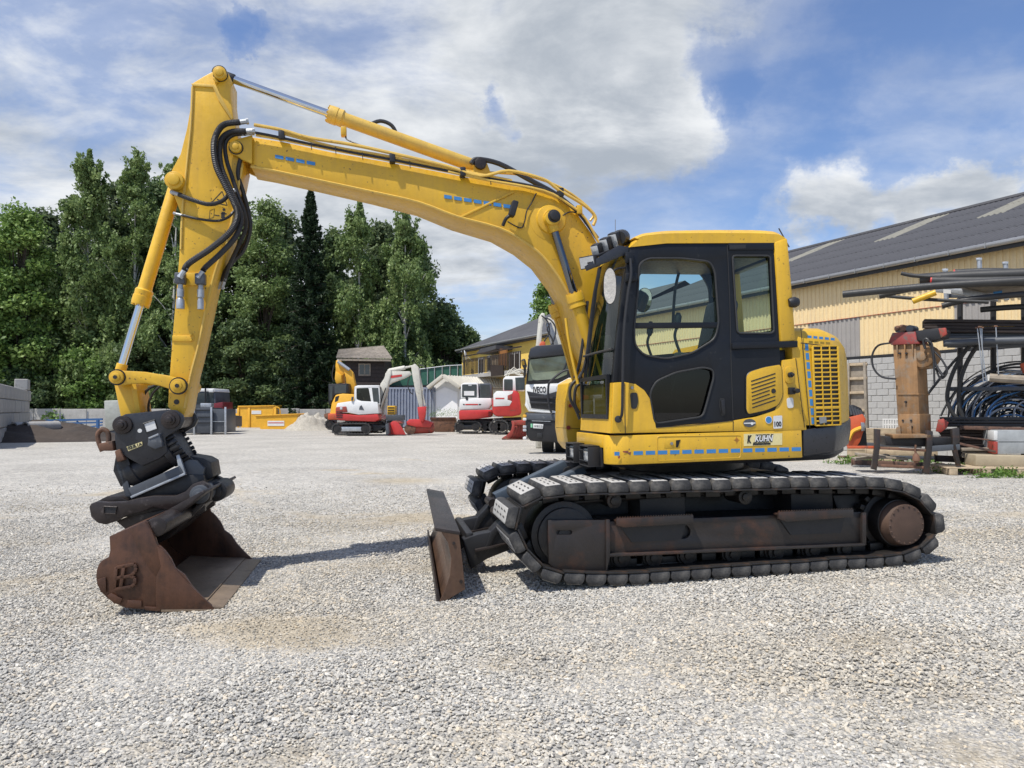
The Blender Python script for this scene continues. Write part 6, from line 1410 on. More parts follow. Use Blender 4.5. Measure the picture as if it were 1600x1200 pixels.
def yard_right():
    # wooden formwork panel against the wall
    f, r_ = item('formwork_panel', 'grey timber formwork panel leaning on the block wall behind the excavator tail', 'formwork panel', 1338, 683, -50, D=20)
    tp(r_, f, 'board_face', [(1326,567),(1350,566),(1352,648),(1326,650)], .08, .12, M_WOOD)
    for y in (568, 590, 612, 640): tp(r_, f, 'cross_rail', [(1326,y),(1354,y-1),(1354,y+3),(1326,y+4)], 0, .08, M_WOODL, .01)
    tp(r_, f, 'side_post', [(1348,565),(1352,565),(1356,684),(1352,684)], -.02, .09, M_WOOD, .01); tp(r_, f, 'side_post', [(1324,567),(1327,567),(1327,684),(1324,684)], -.02, .09, M_WOOD, .01)
    # stack of pallets
    for k in range(6):
        f, r_ = item('wooden_pallet', 'pale wooden pallet, number %s from the bottom in the stack behind the orange attachment' % ('first second third fourth fifth sixth'.split()[k]), 'pallet', 1362, 676, -25, 'stacked pallets by the wall', D=18.5)
        r_['label'] = '%s pale wooden pallet of the stack beside the orange attachment' % ('lowest', 'second lowest', 'third lowest', 'third highest', 'second highest', 'topmost')[k]
        z0 = k*.145; r_.location.z += z0
        for j in range(5): part('deck_board', MB().box((-.6, .02+j*.17, .11), (.6, .12+j*.17, .133)), M_WOODL, r_)
        for j in range(3): part('stringer', MB().box((-.6, .02+j*.34, .0), (.6, .1+j*.34, .108)), M_WOODL, r_)
    # orange attachment
    f, r_ = item('orange_attachment', 'orange red steel attachment with black ribbed top behind the counterweight', 'digger attachment', 1340, 700, -20, D=16.5)
    tp(r_, f, 'side_plate', [(1326,652),(1348,647),(1353,655),(1350,672),(1344,690),(1338,699),(1326,699)], 0, .08, M_ORGR, .01)
    tp(r_, f, 'side_plate', [(1326,652),(1348,647),(1353,655),(1350,672),(1344,690),(1338,699),(1326,699)], .5, .58, M_ORGR, .01, vt=0)
    tb(r_, f, 'curved_arm', [(1326,688),(1332,675),(1341,670),(1348,668)], .045, M_ORG, -.05); 
    for k in range(5): tb(r_, f, 'rib', [(1326+k*4.5,633+k*2),(1329+k*4.5,640+k*2),(1331+k*4.5,648+k)], .03, M_GREYST, .1)
    tp(r_, f, 'dark_top', [(1325,634),(1333,632),(1346,638),(1350,648),(1325,652)], .15, .5, M_BKS, .02); tp(r_, f, 'cylinder', [(1345,660),(1351,660),(1352,673),(1346,674)], -.1, .0, M_STEEL, .01)
    tp(r_, f, 'body_plate', [(1346,670),(1353,668),(1355,698),(1338,699)], .08, .5, M_BKS, .01)
    # hydraulic breaker standing on a steel cradle
    HB = item('hydraulic_breaker', 'tall rusty hydraulic breaker with red worn head standing upright on a steel cradle', 'hydraulic breaker', 1425, 690, -50, D=15.2); f, r_ = HB
    M_HB = pm('rusty_yellow_paint', (.24, .135, .06), .6, metal=.15, var=.4, scale=2, streak=.35, dirt=(.21, .18, .14), damt=.5, dscale=3.5, dwid=.15, bump=.002, fine=.12)
    z = lambda y: f.at(1420, y, 0)[1]
    L0 = f.at(1399, 600, 0)[0]; 
    def col(xa, xb, ya, yb, xc, xd, v0, v1, nm, mat): tp(r_, f, nm, [(xa, ya), (xb, ya), (xd, yb), (xc, yb)], v0, v1, mat, .012)
    col(1395, 1431, 537, 680, 1404, 1438, 0, .55, 'breaker_housing', M_HB)
    tp(r_, f, 'clamp_collar', [(1404,647),(1437,647),(1438,682),(1403,682)], -.03, .58, M_HB, .012); tp(r_, f, 'clamp_seam', [(1402,615),(1436,615),(1436,617),(1402,617)], -.02, .57, M_HB, .004)
    for x, y in ((1411,657),(1424,657),(1443-18,667),(1415,628),(1406,552),(1416,552)): c = f.at(x, y, -.03); part('bolt', MB().disc(c, .022, -.05, -.0, 8), M_BKS, r_)
    for x in (1400, 1417): 
        tp(r_, f, 'foot_lug', [(x,668),(x+6,665),(x+8,682),(x,682)], -.09, -.03, M_HB, .006)
    for x in (1400, 1412, 1424): tp(r_, f, 'top_rib', [(x,537),(x+2.5,537),(x+2.5,556),(x+1,552)], -.05, .0, M_HB, .004)
    c = f.at(1446, 557, .2); part('side_boss', MB().disc(c, .24, .02, .4, 24).disc(c, .1, -.02, .44, 16), M_HB, r_, .01); tp(r_, f, 'side_cheek', [(1426,537),(1447,537),(1452,575),(1432,577)], .06, .4, M_HB, .01)
    tp(r_, f, 'head_plate', [(1388,534),(1394,520),(1430,518),(1432,531),(1436,537),(1392,539)], -.06, .5, pm('scraped_red', (.24, .04, .035), .6, var=.3, dirt=(.12, .09, .08), damt=.5, dscale=8), .012)
    tp(r_, f, 'head_bracket', [(1430,517),(1470,512),(1477,517),(1474,528),(1452,534),(1432,532)], -.03, .3, M_BKS, .012); tp(r_, f, 'head_ear', [(1466,513),(1477,512),(1479,522),(1470,528)], -.06, .0, M_DKRED, .008)
    for x, rr in ((1405, .07), (1412, .09), (1424, .08)): c = f.at(x, 514, .1); part('mount_pin', MB().disc(c, rr, .0, .3, 12), M_ORR if x < 1420 else M_GREYST, r_, .008)
    tp(r_, f, 'tilted_lug', [(1397,510),(1404,512),(1408,520),(1399,519)], .0, .2, M_GREYST, .008)
    tb(r_, f, 'hose_loop', [(1390,536),(1372,540),(1363,555),(1365,575),(1378,589),(1400,592)], .022, M_HOSE, -.1, 7)
    tb(r_, f, 'hose', [(1446,545),(1443,533),(1449,530),(1456,545),(1462,570),(1474,588)], .028, M_HOSE, -.1, 7); tb(r_, f, 'hose', [(1446,533),(1456,537),(1459,565),(1460,600)], .02, M_HOSE, -.14, 7)
    tb(r_, f, 'hose', [(1455,545),(1470,560),(1480,580),(1470,592),(1462,575)], .02, M_HOSE, -.08, 7)
    f, r_ = item('steel_cradle', 'steel cradle with bent legs carrying the rusty breaker', 'cradle', 1415, 738, -14, D=14.6)
    for q in ([(1367,670),(1376,671),(1375,700),(1370,735),(1362,733),(1367,702)], [(1448,672),(1458,674),(1457,702),(1452,741),(1443,739),(1448,700)], [(1488,670),(1499,668),(1500,690),(1494,695),(1502,728),(1496,728),(1489,700)]):
        tp(r_, f, 'leg', q, 0, .12, M_FR, .008); o = [(x+1.5 if i in (0, 5, 4) else x-1.5, y) for i, (x, y) in enumerate(q)]
    for q in ([(1374,698),(1449,702),(1449,706),(1374,702)], [(1368,725),(1447,729),(1447,733),(1367,729)]): tp(r_, f, 'cross_bar', q, .02, .1, M_ORR, .006)
    tp(r_, f, 'top_beam', [(1383,682),(1500,684),(1500,700),(1384,696)], .2, .9, M_BKS, .015); tp(r_, f, 'base_flange', [(1394,679),(1455,679),(1455,684),(1396,685)], .0, .6, M_HB, .006)
    tp(r_, f, 'side_beam', [(1455,697),(1500,694),(1500,703),(1455,706)], .0, .1, M_GREYST, .006)
    tb(r_, f, 'chain_hook', [(1431,695),(1430,704),(1432,710)], .02, M_ORR, -.05); part('hook_weight', MB().lathe(f.pt(1431, 708, -.05), f.pt(1432, 724, -.05), [(0, .03), (.05, .06), (.15, .075), (.2, .03)], 12), M_ORR, r_)
    tp(r_, f, 'ground_rail', [(1325,697),(1372,697),(1372,701),(1325,701)], .1, .2, M_ORGR, .006)
    tp(r_, f, 'scrap_bar', [(1340,708),(1420,716),(1420,720),(1340,712)], .3, .6, M_WOOD, .01); tp(r_, f, 'scrap_bar', [(1335,716),(1390,710),(1392,714),(1337,720)], .6, .9, M_WOOD, .01)
    # storage rack
    f, r_ = item('cantilever_rack', 'galvanised cantilever rack beside the warehouse holding pipes and steel bars', 'storage rack', 1550, 725, -30, D=15.6)
    for x, y in ((1530, 403), (1571, 409), (1477, 420)):
        tb(r_, f, 'upright', [(x, y), (x+2, y+60)], .05, M_ZINC, .3); tp(r_, f, 'upright_cap', [(x-5,y),(x+5,y),(x+4,y+4),(x-4,y+4)], .25, .35, M_ZINC, .005)
    for x in (1500, 1552, 1600, 1640): tb(r_, f, 'column', [(x, 440), (x, 735)], .06, M_BKS, .9)
    for y in (462, 505, 540, 608, 660): tp(r_, f, 'arm_beam', [(1480 if y != 608 else 1479,y-3),(1650,y-5),(1650,y+2),(1480 if y != 608 else 1479,y+3)], .5, .6, M_GREYST, .006)
    tp(r_, f, 'galvanised_beam', [(1462,446),(1492,449),(1560,462),(1560,470),(1490,458),(1462,455)], -.3, -.1, M_ZINC, .006); tp(r_, f, 'blue_tag', [(1552,456),(1566,454),(1566,466),(1553,468)], -.33, -.305, M_BLUE); tp(r_, f, 'white_tag', [(1474,452),(1486,453),(1486,459),(1474,458)], -.33, -.305, M_PALE)
    tp(r_, f, 'flat_plate', [(1503,444),(1540,436),(1650,440),(1650,446),(1540,452)], -.6, .1, M_WOOD, .006)
    r2 = r_
    def pipe(label, pts, rad, mat, v, cap=None, cat='pipe', name='long_pipe', group='pipes on the rack'):
        ff, rr = item(name, label, cat, pts[0][0], 725, -30, group, D=15.6); P_ = [ff.pt(x, y, w) for (x, y), w in zip(pts, v if isinstance(v, list) else [v]*len(pts))]
        rad *= 1.25; part('pipe_wall', MB().tube(P_, rad, 12, 5 if len(pts) > 2 else 0), mat, rr)
        a = Vector(P_[0]); d = (a-Vector(P_[1])).normalized(); part('open_end', MB().cyl(a+d*.001, a+d*.004, rad*.78, n=14) if cap is None else MB().cyl(a+d*.001, a+d*.03, rad*.95, n=14).cyl(a+d*.03, a+d*.032, rad*.6, n=12), M_INK if cap is None else cap, rr)
    pipe('long black pipe reaching farthest left from the rack', [(1317,460),(1400,452),(1500,444),(1650,436)], .062, M_RB, -.1)
    pipe('grey edged black pipe below the longest pipe', [(1374,463),(1430,450),(1500,446)], .05, M_RB, -.25)
    pipe('fat black pipe on top of the rack', [(1437,436),(1500,432),(1600,428),(1660,425)], .095, M_RB, 0)
    pipe('black pipe with red end cap on top of the rack', [(1456,439),(1520,440),(1660,438)], .085, M_RB, -.2, M_RED)
    pipe('black pipe with smaller pink red cap at the top of the rack', [(1492,427),(1560,425),(1660,432)], .07, M_RB, .2, M_RED)
    pipe('thin black pipe end pointing up left above the fat one', [(1408,427),(1430,431),(1470,433)], .035, M_RB, .1)
    pipe('short yellow pipe hanging below the galvanised beam', [(1426,471),(1462,457)], .05, M_Y, -.3)
    pipe('thin black pipe end under the galvanised beam', [(1472,478),(1520,467),(1650,455)], .05, M_RB, -.2)
    pipe('black pipe lowest of the upper rack bundle', [(1532,484),(1580,480),(1660,477)], .05, M_RB, -.1)
    pipe('dark pipe below the timber bundle', [(1474,537),(1540,533),(1660,530)], .06, M_GREYST, -.1)
    pipe('slanting black pipe under the longest one', [(1378,462),(1450,468),(1545,472)], .03, M_RB, .1)
    # timber and steel bundles
    def bundle(label, x0, x1, y0, y1, mat, n, v0=-.3, v1=.5, name='timber_bundle', cat='timber bundle', dy=0, D=15.6):
        ff, rr = item(name, label, cat, (x0+min(x1, 1600))/2, 725, -30, D=D)
        h = (y1-y0)/n
        for i in range(n):
            q = [(x0+random.uniform(0, 8), y0+i*h), (x1, y0+i*h+dy), (x1, y0+(i+.85)*h+dy), (x0+random.uniform(0, 6), y0+(i+.85)*h)]
            tp(rr, ff, 'plank', q, v0+random.uniform(0, .1), v1, mat, .004, vt=v0)
    bundle('dark weathered timber bundle on the middle rack level', 1440, 1660, 498, 519, M_DKWOOD, 4, dy=2)
    bundle('dark steel strips under the timber bundle', 1472, 1660, 521, 529, M_GREYST, 2, dy=-2, name='steel_bundle', cat='steel bundle')
    bundle('black flat bars stacked below the hose coils', 1467, 1660, 652, 668, M_BKS, 3, name='steel_bundle', cat='steel bundle')
    bundle('rusty planks on the lowest rack level', 1465, 1660, 672, 700, M_DKWOOD, 5, -.1, .8)
    bundle('bright planks lying low beside the concrete block', 1500, 1560, 700, 716, M_WOOD, 3, -.4, .5)
    f, r_ = item('red_beam', 'short red steel beam end left of the black flat bars', 'steel beam', 1478, 725, -30, D=15.4)
    tp(r_, f, 'flange', [(1462,674),(1466,656),(1474,654),(1482,660),(1480,668),(1470,676)], -.2, 0, M_DKRED, .01)
    for i, (xa, ya, xb, yb) in enumerate(((1527,512,1537,598),(1531,511,1541,597),(1534,512,1536,596),(1556,510,1560,584))):
        f, r_ = item('steel_rod', ('leftmost', 'second from left', 'third from left', 'rightmost lone')[i]+' thin steel rod hanging down from the yellow rail', 'steel rod', xa, 725, -30, 'steel rods on the rack', D=15.3)
        part('rod_shaft', MB().tube([f.pt(xa, ya, -.3), f.pt(xb, yb, -.3)], .011, 6, 0), M_ZINC, r_); part('rod_head', MB().lathe(f.pt(xa-3, ya, -.3), f.pt(xa+4, ya, -.3), [(0, .02), (.04, .02), (.07, .012)], 8), M_ORR, r_)
    f, r_ = item('yellow_rail', 'yellow pole lying across the middle rack level', 'pole', 1560, 725, -30, D=15.4); part('pole', MB().tube([f.pt(1530, 508, -.2), f.pt(1585, 512, -.2)], .035, 8, 0), M_Y, r_)
    f, r_ = item('log', 'short rough log lying on the bar over the hose coils', 'log', 1570, 725, -30, D=15.2); part('bark', MB().tube([f.pt(1546, 590, -.2), f.pt(1575, 592, -.2), f.pt(1650, 596, -.2)], .09, 10, 3), M_WOOD, r_); part('cut_end', MB().cyl(f.pt(1546, 590, -.2), f.pt(1545, 590, -.22), .07, n=12), M_PALE, r_)
    # hose coils
    M_HB2 = pm('blue_hose', (.08, .20, .40), .25, var=.2); M_HG = pm('grey_hose', (.30, .31, .33), .25, var=.2)
    cols = [M_RB, M_RB, M_RB, M_RB, M_HG, M_RB, M_HG, M_HB2, M_HG]
    f, r_ = item('hose_coil', 'big coil of black, blue and grey plastic hoses leaning in the rack', 'hose coil', 1590, 680, -30, D=16)
    for k in range(80):
        cx = random.uniform(1565, 1640); cy = random.uniform(640, 668); rx = random.uniform(25, 118)*(1 if cx > 1590 else .8); ry = rx*random.uniform(.62, .8); vv = random.uniform(-.35, .5)
        pts = []
        for i in range(15):
            t = R(178-i*12.0); x = cx+rx*math.cos(t); y = cy-ry*math.sin(t)+ (8 if i == 0 else 0); pts.append(f.pt(x, min(y, 660), vv+.02*i))
        part('hose_turn', MB().tube(pts, random.choice((.016, .02, .026)), 6, 2), random.choice(cols), r_)
    for pts, rad in (([(1548,515),(1515,540),(1490,580),(1480,620),(1490,648),(1505,658)], .045), ([(1560,518),(1528,540),(1505,580),(1498,620),(1504,652)], .045), ([(1545,520),(1500,555),(1470,590),(1448,618)], .03), ([(1470,650),(1480,630),(1497,605)], .022)):
        tb(r_, f, 'thick_hose', pts, rad, M_RB, -.4, 10, 6)
    tp(r_, f, 'orange_float', [(1594,568),(1606,565),(1612,580),(1600,584)], -.5, -.3, M_ORGR, .03)
    # concrete pieces and the pallet in front
    f, r_ = item('laminated_beam', 'thick grey weathered beam block with red left end', 'beam block', 1580, 712, -12, D=14.9)
    tp(r_, f, 'beam_body', [(1556,672),(1660,672),(1660,709),(1556,709)], 0, .7, pm('grey_beam', (.30, .32, .33), .8, var=.2, scale=4, bump=.003), .008); tp(r_, f, 'red_end', [(1553,690),(1559,690),(1559,709),(1553,709)], -.01, .3, M_DKRED, .006); tp(r_, f, 'pale_end', [(1553,673),(1559,673),(1559,688),(1553,688)], -.01, .3, M_PALE, .006)
    tp(r_, f, 'layer_joint', [(1560,690),(1660,690),(1660,690.8),(1560,690.8)], -.003, -.001, M_INK)
    f, r_ = item('concrete_slab', 'beige concrete slab lying on the wooden pallet', 'slab', 1570, 735, -12, D=14.6)
    z0 = f.at(1570, 733, 0)[1]
    tp(r_, f, 'slab', [(1525,711),(1660,714),(1660,733),(1524,728)], 0, .55, pm('beige_concrete', (.38, .32, .22), .9, var=.15, bump=.004, bscale=25), .01)
    f, r_ = item('timber_pallet', 'weathered grey pallet under the beige concrete slab', 'pallet', 1545, 744, -12, D=14.5)
    u0 = f.at(1478, 740, -.3)[0]; zt = f.at(1530, 731, -.3)[1]
    for j in range(8): part('deck_board', MB().box((u0+.0, -.35+j*.14, zt-.02), (u0+2.6, -.25+j*.14, zt)), M_WOODL, r_, .003)
    for j in range(4): part('bearer', MB().box((u0+.05+j*.6, -.35, .0), (u0+.2+j*.6, .7, zt-.022)), M_WOODL, r_, .004)
    f, r_ = item('lattice_grid', 'white painted lattice grid lying against the wall behind the breaker', 'lattice grid', 1392, 672, -40, D=19)
    m = MB()
    for k in range(7): m.bar(f.pt(1380+k*4, 655, 0), f.pt(1380+k*4, 671, 0), .025, .025)
    for y in (655, 663, 671): m.bar(f.pt(1379, y, 0), f.pt(1405, y, 0), .03, .03)
    part('bars', m, M_PALE, r_)
yard_right()
# ------------------------------------------------------------------ machines parked at the back
def crawler(r_, f, x0, x1, y0, y1, v0, w, pad=M_PAD, wheels=4, frame=M_ZINC):
    """one crawler track seen from the side, between v0 and v0+w"""
    g = bpy.data.objects.new('track', None); COL.objects.link(g); g.parent = r_
    a = f.at(x0, y0, v0); b = f.at(x1, y1, v0); R_ = (a[1]-b[1])/2; zc = b[1]+R_
    oo = arc((b[0]-R_, zc), R_, 90, -90, 8)+arc((a[0]+R_, zc), R_, 270, 90, 8); k = .86
    ii = arc((b[0]-R_, zc), R_*.8, 90, -90, 8)+arc((a[0]+R_, zc), R_*.8, 270, 90, 8)
    part('belt', plate_mb(oo, [ii], v0, v0+w), pad, g, 0)
    part('side_frame', MB().prism([(a[0]+R_*.9, zc-R_*.45), (b[0]-R_*.9, zc-R_*.45), (b[0]-R_*.9, zc+R_*.35), (a[0]+R_*.9, zc+R_*.35)], v0+.05, v0+w-.02), frame, g, .02)
    for u in (a[0]+R_, b[0]-R_): part('wheel', MB().disc((u, zc), R_*.72, v0+.03, v0+w-.03, 18).disc((u, zc), R_*.3, v0+.0, v0+.05, 12), M_GREASE, g)
    per = 2*(b[0]-a[0]-2*R_)+2*math.pi*R_; n = int(per/.16); lug = mesh_of('lug', MB().box((-.045, .01, 0), (.045, w-.01, .03)), pad)
    for i in range(n):
        s = i*per/n; Ls = b[0]-a[0]-2*R_
        if s < Ls: p = (a[0]+R_+s, zc+R_); t = 0
        elif s < Ls+math.pi*R_: q = (s-Ls)/R_; p = (b[0]-R_+R_*math.sin(q), zc+R_*math.cos(q)); t = q
        elif s < 2*Ls+math.pi*R_: p = (b[0]-R_-(s-Ls-math.pi*R_), zc-R_); t = math.pi
        else: q = (s-2*Ls-math.pi*R_)/R_; p = (a[0]+R_-R_*math.sin(q), zc-R_*math.cos(q)); t = math.pi+q
        o = obj('track_pad', lug, None, g); o.location = (p[0], v0, p[1]); o.rotation_euler = (0, t, 0)
    return g
def white_digger():
    f, r_ = item('compact_excavator', 'white and red compact excavator with pale raised boom and red bucket on the ground', 'excavator', 560, 680, 0)
    crawler(r_, f, 518, 579, 661, 679, -1.0, .4); crawler(r_, f, 532, 603, 659, 676, .9, .4, wheels=3)
    tp(r_, f, 'undercarriage', [(535,664),(585,662),(600,668),(590,674),(535,674)], -.55, .9, M_BKS, .03)
    T = lambda n_, p, a, b, m, bv=.03, **k: tp(r_, f, n_, p, a, b, m, bv, **k)
    T('lower_body', [(524,637),(533,646),(560,649),(590,647),(593,655),(585,659),(530,657),(524,652)], -1.0, 1.0, M_RED, .05)
    T('upper_body', [(525,636),(527,630),(540,628),(555,626),(590,628),(592,646),(560,648),(545,645),(534,645),(525,637)], -.98, .98, M_WHITE, .06)
    T('rear_lamp_panel', [(525,636),(541,635),(543,644),(525,645)], -1.02, -.9, M_DKRED, .03); T('lamp', [(531,636),(535,636),(535,640),(531,640)], -1.04, -1.015, M_LAMP, .01)
    for k in range(4): T('vent_slot', [(525,643+k*3),(535,643+k*3),(535,644+k*3),(525,644+k*3)], -1.03, -1.01, M_INK, 0)
    T('logo_wedge', [(562,635),(565,633),(569,641),(561,640)], -.995, -.982, M_GREYST, 0)
    cab = bpy.data.objects.new('cab', None); COL.objects.link(cab); cab.parent = r_
    o = f.poly([(554,605),(558,603),(591,603),(593,606),(594,632),(572,630),(553,628)], -.95)
    hl = f.poly([(557,606.5),(576,606),(580,628),(577,631),(557,624)], -.95); 
    part('cab_side', plate_mb(o, [rounded(hl, .08, 3)], -.95, -.88), M_WHITE, cab, .01); part('cab_far_side', plate_mb(o, [rounded(hl, .08, 3)], -.1, -.03), M_WHITE, cab, .01)
    part('side_glass', MB().prism(hl, -.90, -.89), M_GLD, cab); 
    part('cab_roof', MB().prism(f.poly([(554,604),(559,602),(592,602),(593,605),(554,607)], -.95), -.96, 0), M_WHITE, cab, .03)
    part('rear_wall', MB().prism(f.poly([(553,606),(556,606),(556,628),(553,628)], -.95), -.9, -.05), M_GLD, cab)
    part('front_window', MB().prism(f.poly([(581,606),(591,606),(593,630),(584,632)], -.95), -.96, -.951), M_GLW, cab, 0)
    part('seat', MB().prism(f.poly([(559,616),(564,613),(567,626),(572,628),(560,630)], -.7), -.7, -.4), M_GREYST, cab, .03)
    tb(r_, f, 'mirror', [(551,620),(550,626)], .06, M_GREYST, -1.0)
    T('swing_bracket', [(573,642),(581,637),(584,646),(582,656),(574,655),(571,649)], -.6, -.2, M_RED, .03)
    bm_ = bpy.data.objects.new('boom', None); COL.objects.link(bm_); bm_.parent = r_
    def B(n_, p, a, b, m=M_BEIGE, bv=.03): return part(n_, MB().prism(f.poly(p, a), a, b), m, bm_, bv)
    B('lower_boom', [(581,652),(583,640),(592,612),(600,591),(604,580),(611,577),(612,583),(608,595),(604,612),(596,635),(588,652)], -.45, -.05)
    B('upper_boom', [(602,583),(607,580),(640,580),(643,585),(632,591),(613,598),(604,604),(600,596)], -.4, -.1)
    B('boom_plate', [(594,600),(601,590),(607,600),(603,640),(597,652),(590,650)], .1, .3)
    B('side_stripe', [(610,587),(628,585),(628,588),(611,591)], -.412, -.402, M_RED, 0)
    B('stick', [(642,572),(648,568),(654,574),(656,592),(661,640),(656,641),(649,612),(645,592)], -.4, -.1)
    part('arm_cylinder', MB().lathe(f.pt(606, 580, -.25), f.pt(650, 571, -.25), [(0, .08), (.1, .13), (.9, .12), (.95, .06), (1.5, .05)], 10), M_BEIGE, bm_); part('bucket_cylinder', MB().lathe(f.pt(652, 578, -.25), f.pt(664, 634, -.25), [(0, .07), (.1, .1), (1.1, .1), (1.15, .05), (1.9, .05)], 10), M_BEIGE, bm_)
    part('boom_cylinder', MB().lathe(f.pt(601, 648, -.1), f.pt(606, 606, -.1), [(0, .08), (.8, .08), (.85, .05), (1.4, .05)], 10), M_BEIGE, bm_)
    for p in ([(640,588),(637,600),(640,612),(646,616)], [(654,570),(662,572),(666,576)], [(603,606),(596,625),(592,645)]): tb(r_, f, 'hose', p, .03, M_HOSE, -.5, 5, 3)
    T('quick_hitch', [(652,636),(666,635),(664,650),(661,660),(655,655),(653,645)], -.45, -.05, M_RED, .03)
    T('dozer_blade', [(602,663),(607,661),(608,678),(603,679)], -1.0, .9, M_GREYST, .02)
    f, r_ = item('digger_bucket', 'wide round backed red bucket under the pale boom of the white digger', 'bucket', 634, 680, 0)
    T = lambda n_, p, a, b, m, bv=.03, **k: tp(r_, f, n_, p, a, b, m, bv, **k)
    T('side_plate', [(605,672),(608,662),(614,658),(622,660),(628,668),(634,679),(606,679)], -.5, -.44, M_RED, .01); T('shell', [(608,661),(615,657.5),(622,658),(626,661),(620,664),(616,672),(612,679),(606,679),(605,670)], -.45, 1.0, M_DKRED, .02)
    f, r_ = item('digger_bucket', 'long red trench bucket with worn brown barrel next to the round backed one', 'bucket', 656, 680, 0)
    T = lambda n_, p, a, b, m, bv=.03, **k: tp(r_, f, n_, p, a, b, m, bv, **k)
    part('barrel', MB().lathe(f.pt(636, 670, .3), f.pt(678, 668, .3), [(0, .26), (.02, .3), (1.3, .3), (1.42, .24)], 20), M_DKRED, r_); T('top_plate', [(635,659),(640,655),(660,655),(676,660),(672,668),(650,667),(636,664)], -.1, .6, M_RED, .03)
    c = f.at(641, 670, .0); part('end_cheek', MB().disc(c, .3, -.06, 0, 20), M_ORR, r_, .01)
white_digger()

def orange_digger():
    f, r_ = item('crawler_excavator', 'orange yellow excavator with folded boom parked behind the white digger', 'excavator', 535, 672, 0, D=42)
    T = lambda n_, p, a, b, m, bv=.03, **k: tp(r_, f, n_, p, a, b, m, bv, **k)
    crawler(r_, f, 508, 575, 655, 671, -1.2, .5, frame=M_BKS); crawler(r_, f, 508, 575, 655, 671, .8, .5, frame=M_BKS)
    T('body', [(514,652),(518,630),(524,617),(535,615),(552,616),(556,622),(556,655),(514,655)], -1.2, 1.2, M_ORG, .08)
    T('vent', [(524,620),(530,618),(528,626),(523,628)], -1.21, -1.195, M_BKS, 0); T('counterweight', [(512,646),(530,646),(530,656),(512,656)], -1.3, 1.3, M_ORGR, .06)
    cab = T('cab', [(513,600),(543,599),(544,616),(522,618),(516,632),(513,632)], -1.0, 0, M_BKS, .04); part('cab_window', MB().prism(f.poly([(515,603),(520,603),(519,625),(515,626)], -1.01), -1.02, -1.005), M_GLW, cab); part('cab_window', MB().prism(f.poly([(523,602),(541,601),(541,614),(523,615)], -1.01), -1.02, -1.005), M_GLW, cab)
    T('boom', [(543,616),(540,590),(536,576),(543,574),(551,582),(555,602),(553,618)], -.2, .2, M_ORG, .03); T('stick', [(524,572),(525,563),(531,563),(540,576),(537,585),(533,590),(524,598)], -.15, .15, M_ORG, .03)
    T('bucket', [(524,580),(533,586),(534,598),(526,600),(523,592)], -.5, .5, M_ORG, .03); tb(r_, f, 'stick_cylinder', [(528,565),(546,578)], .1, M_ZINC, -.25, 8); tb(r_, f, 'hose', [(522,570),(519,585),(521,596)], .04, M_HOSE, -.2, 5)
    tb(r_, f, 'beacon', [(529,562),(529,565)], .1, M_LAMP, 0)
    f, r_ = item('loader_bucket', 'rusty dozer blade on the ground left of the white digger', 'blade', 518, 671, 0)
    tp(r_, f, 'blade_plate', [(506,647),(512,645),(524,647),(524,655),(507,656)], -.2, .3, M_ORR, .02); tp(r_, f, 'lower_edge', [(507,656),(524,656),(524,669),(507,669)], -.1, .4, M_GREYST, .02)
orange_digger()

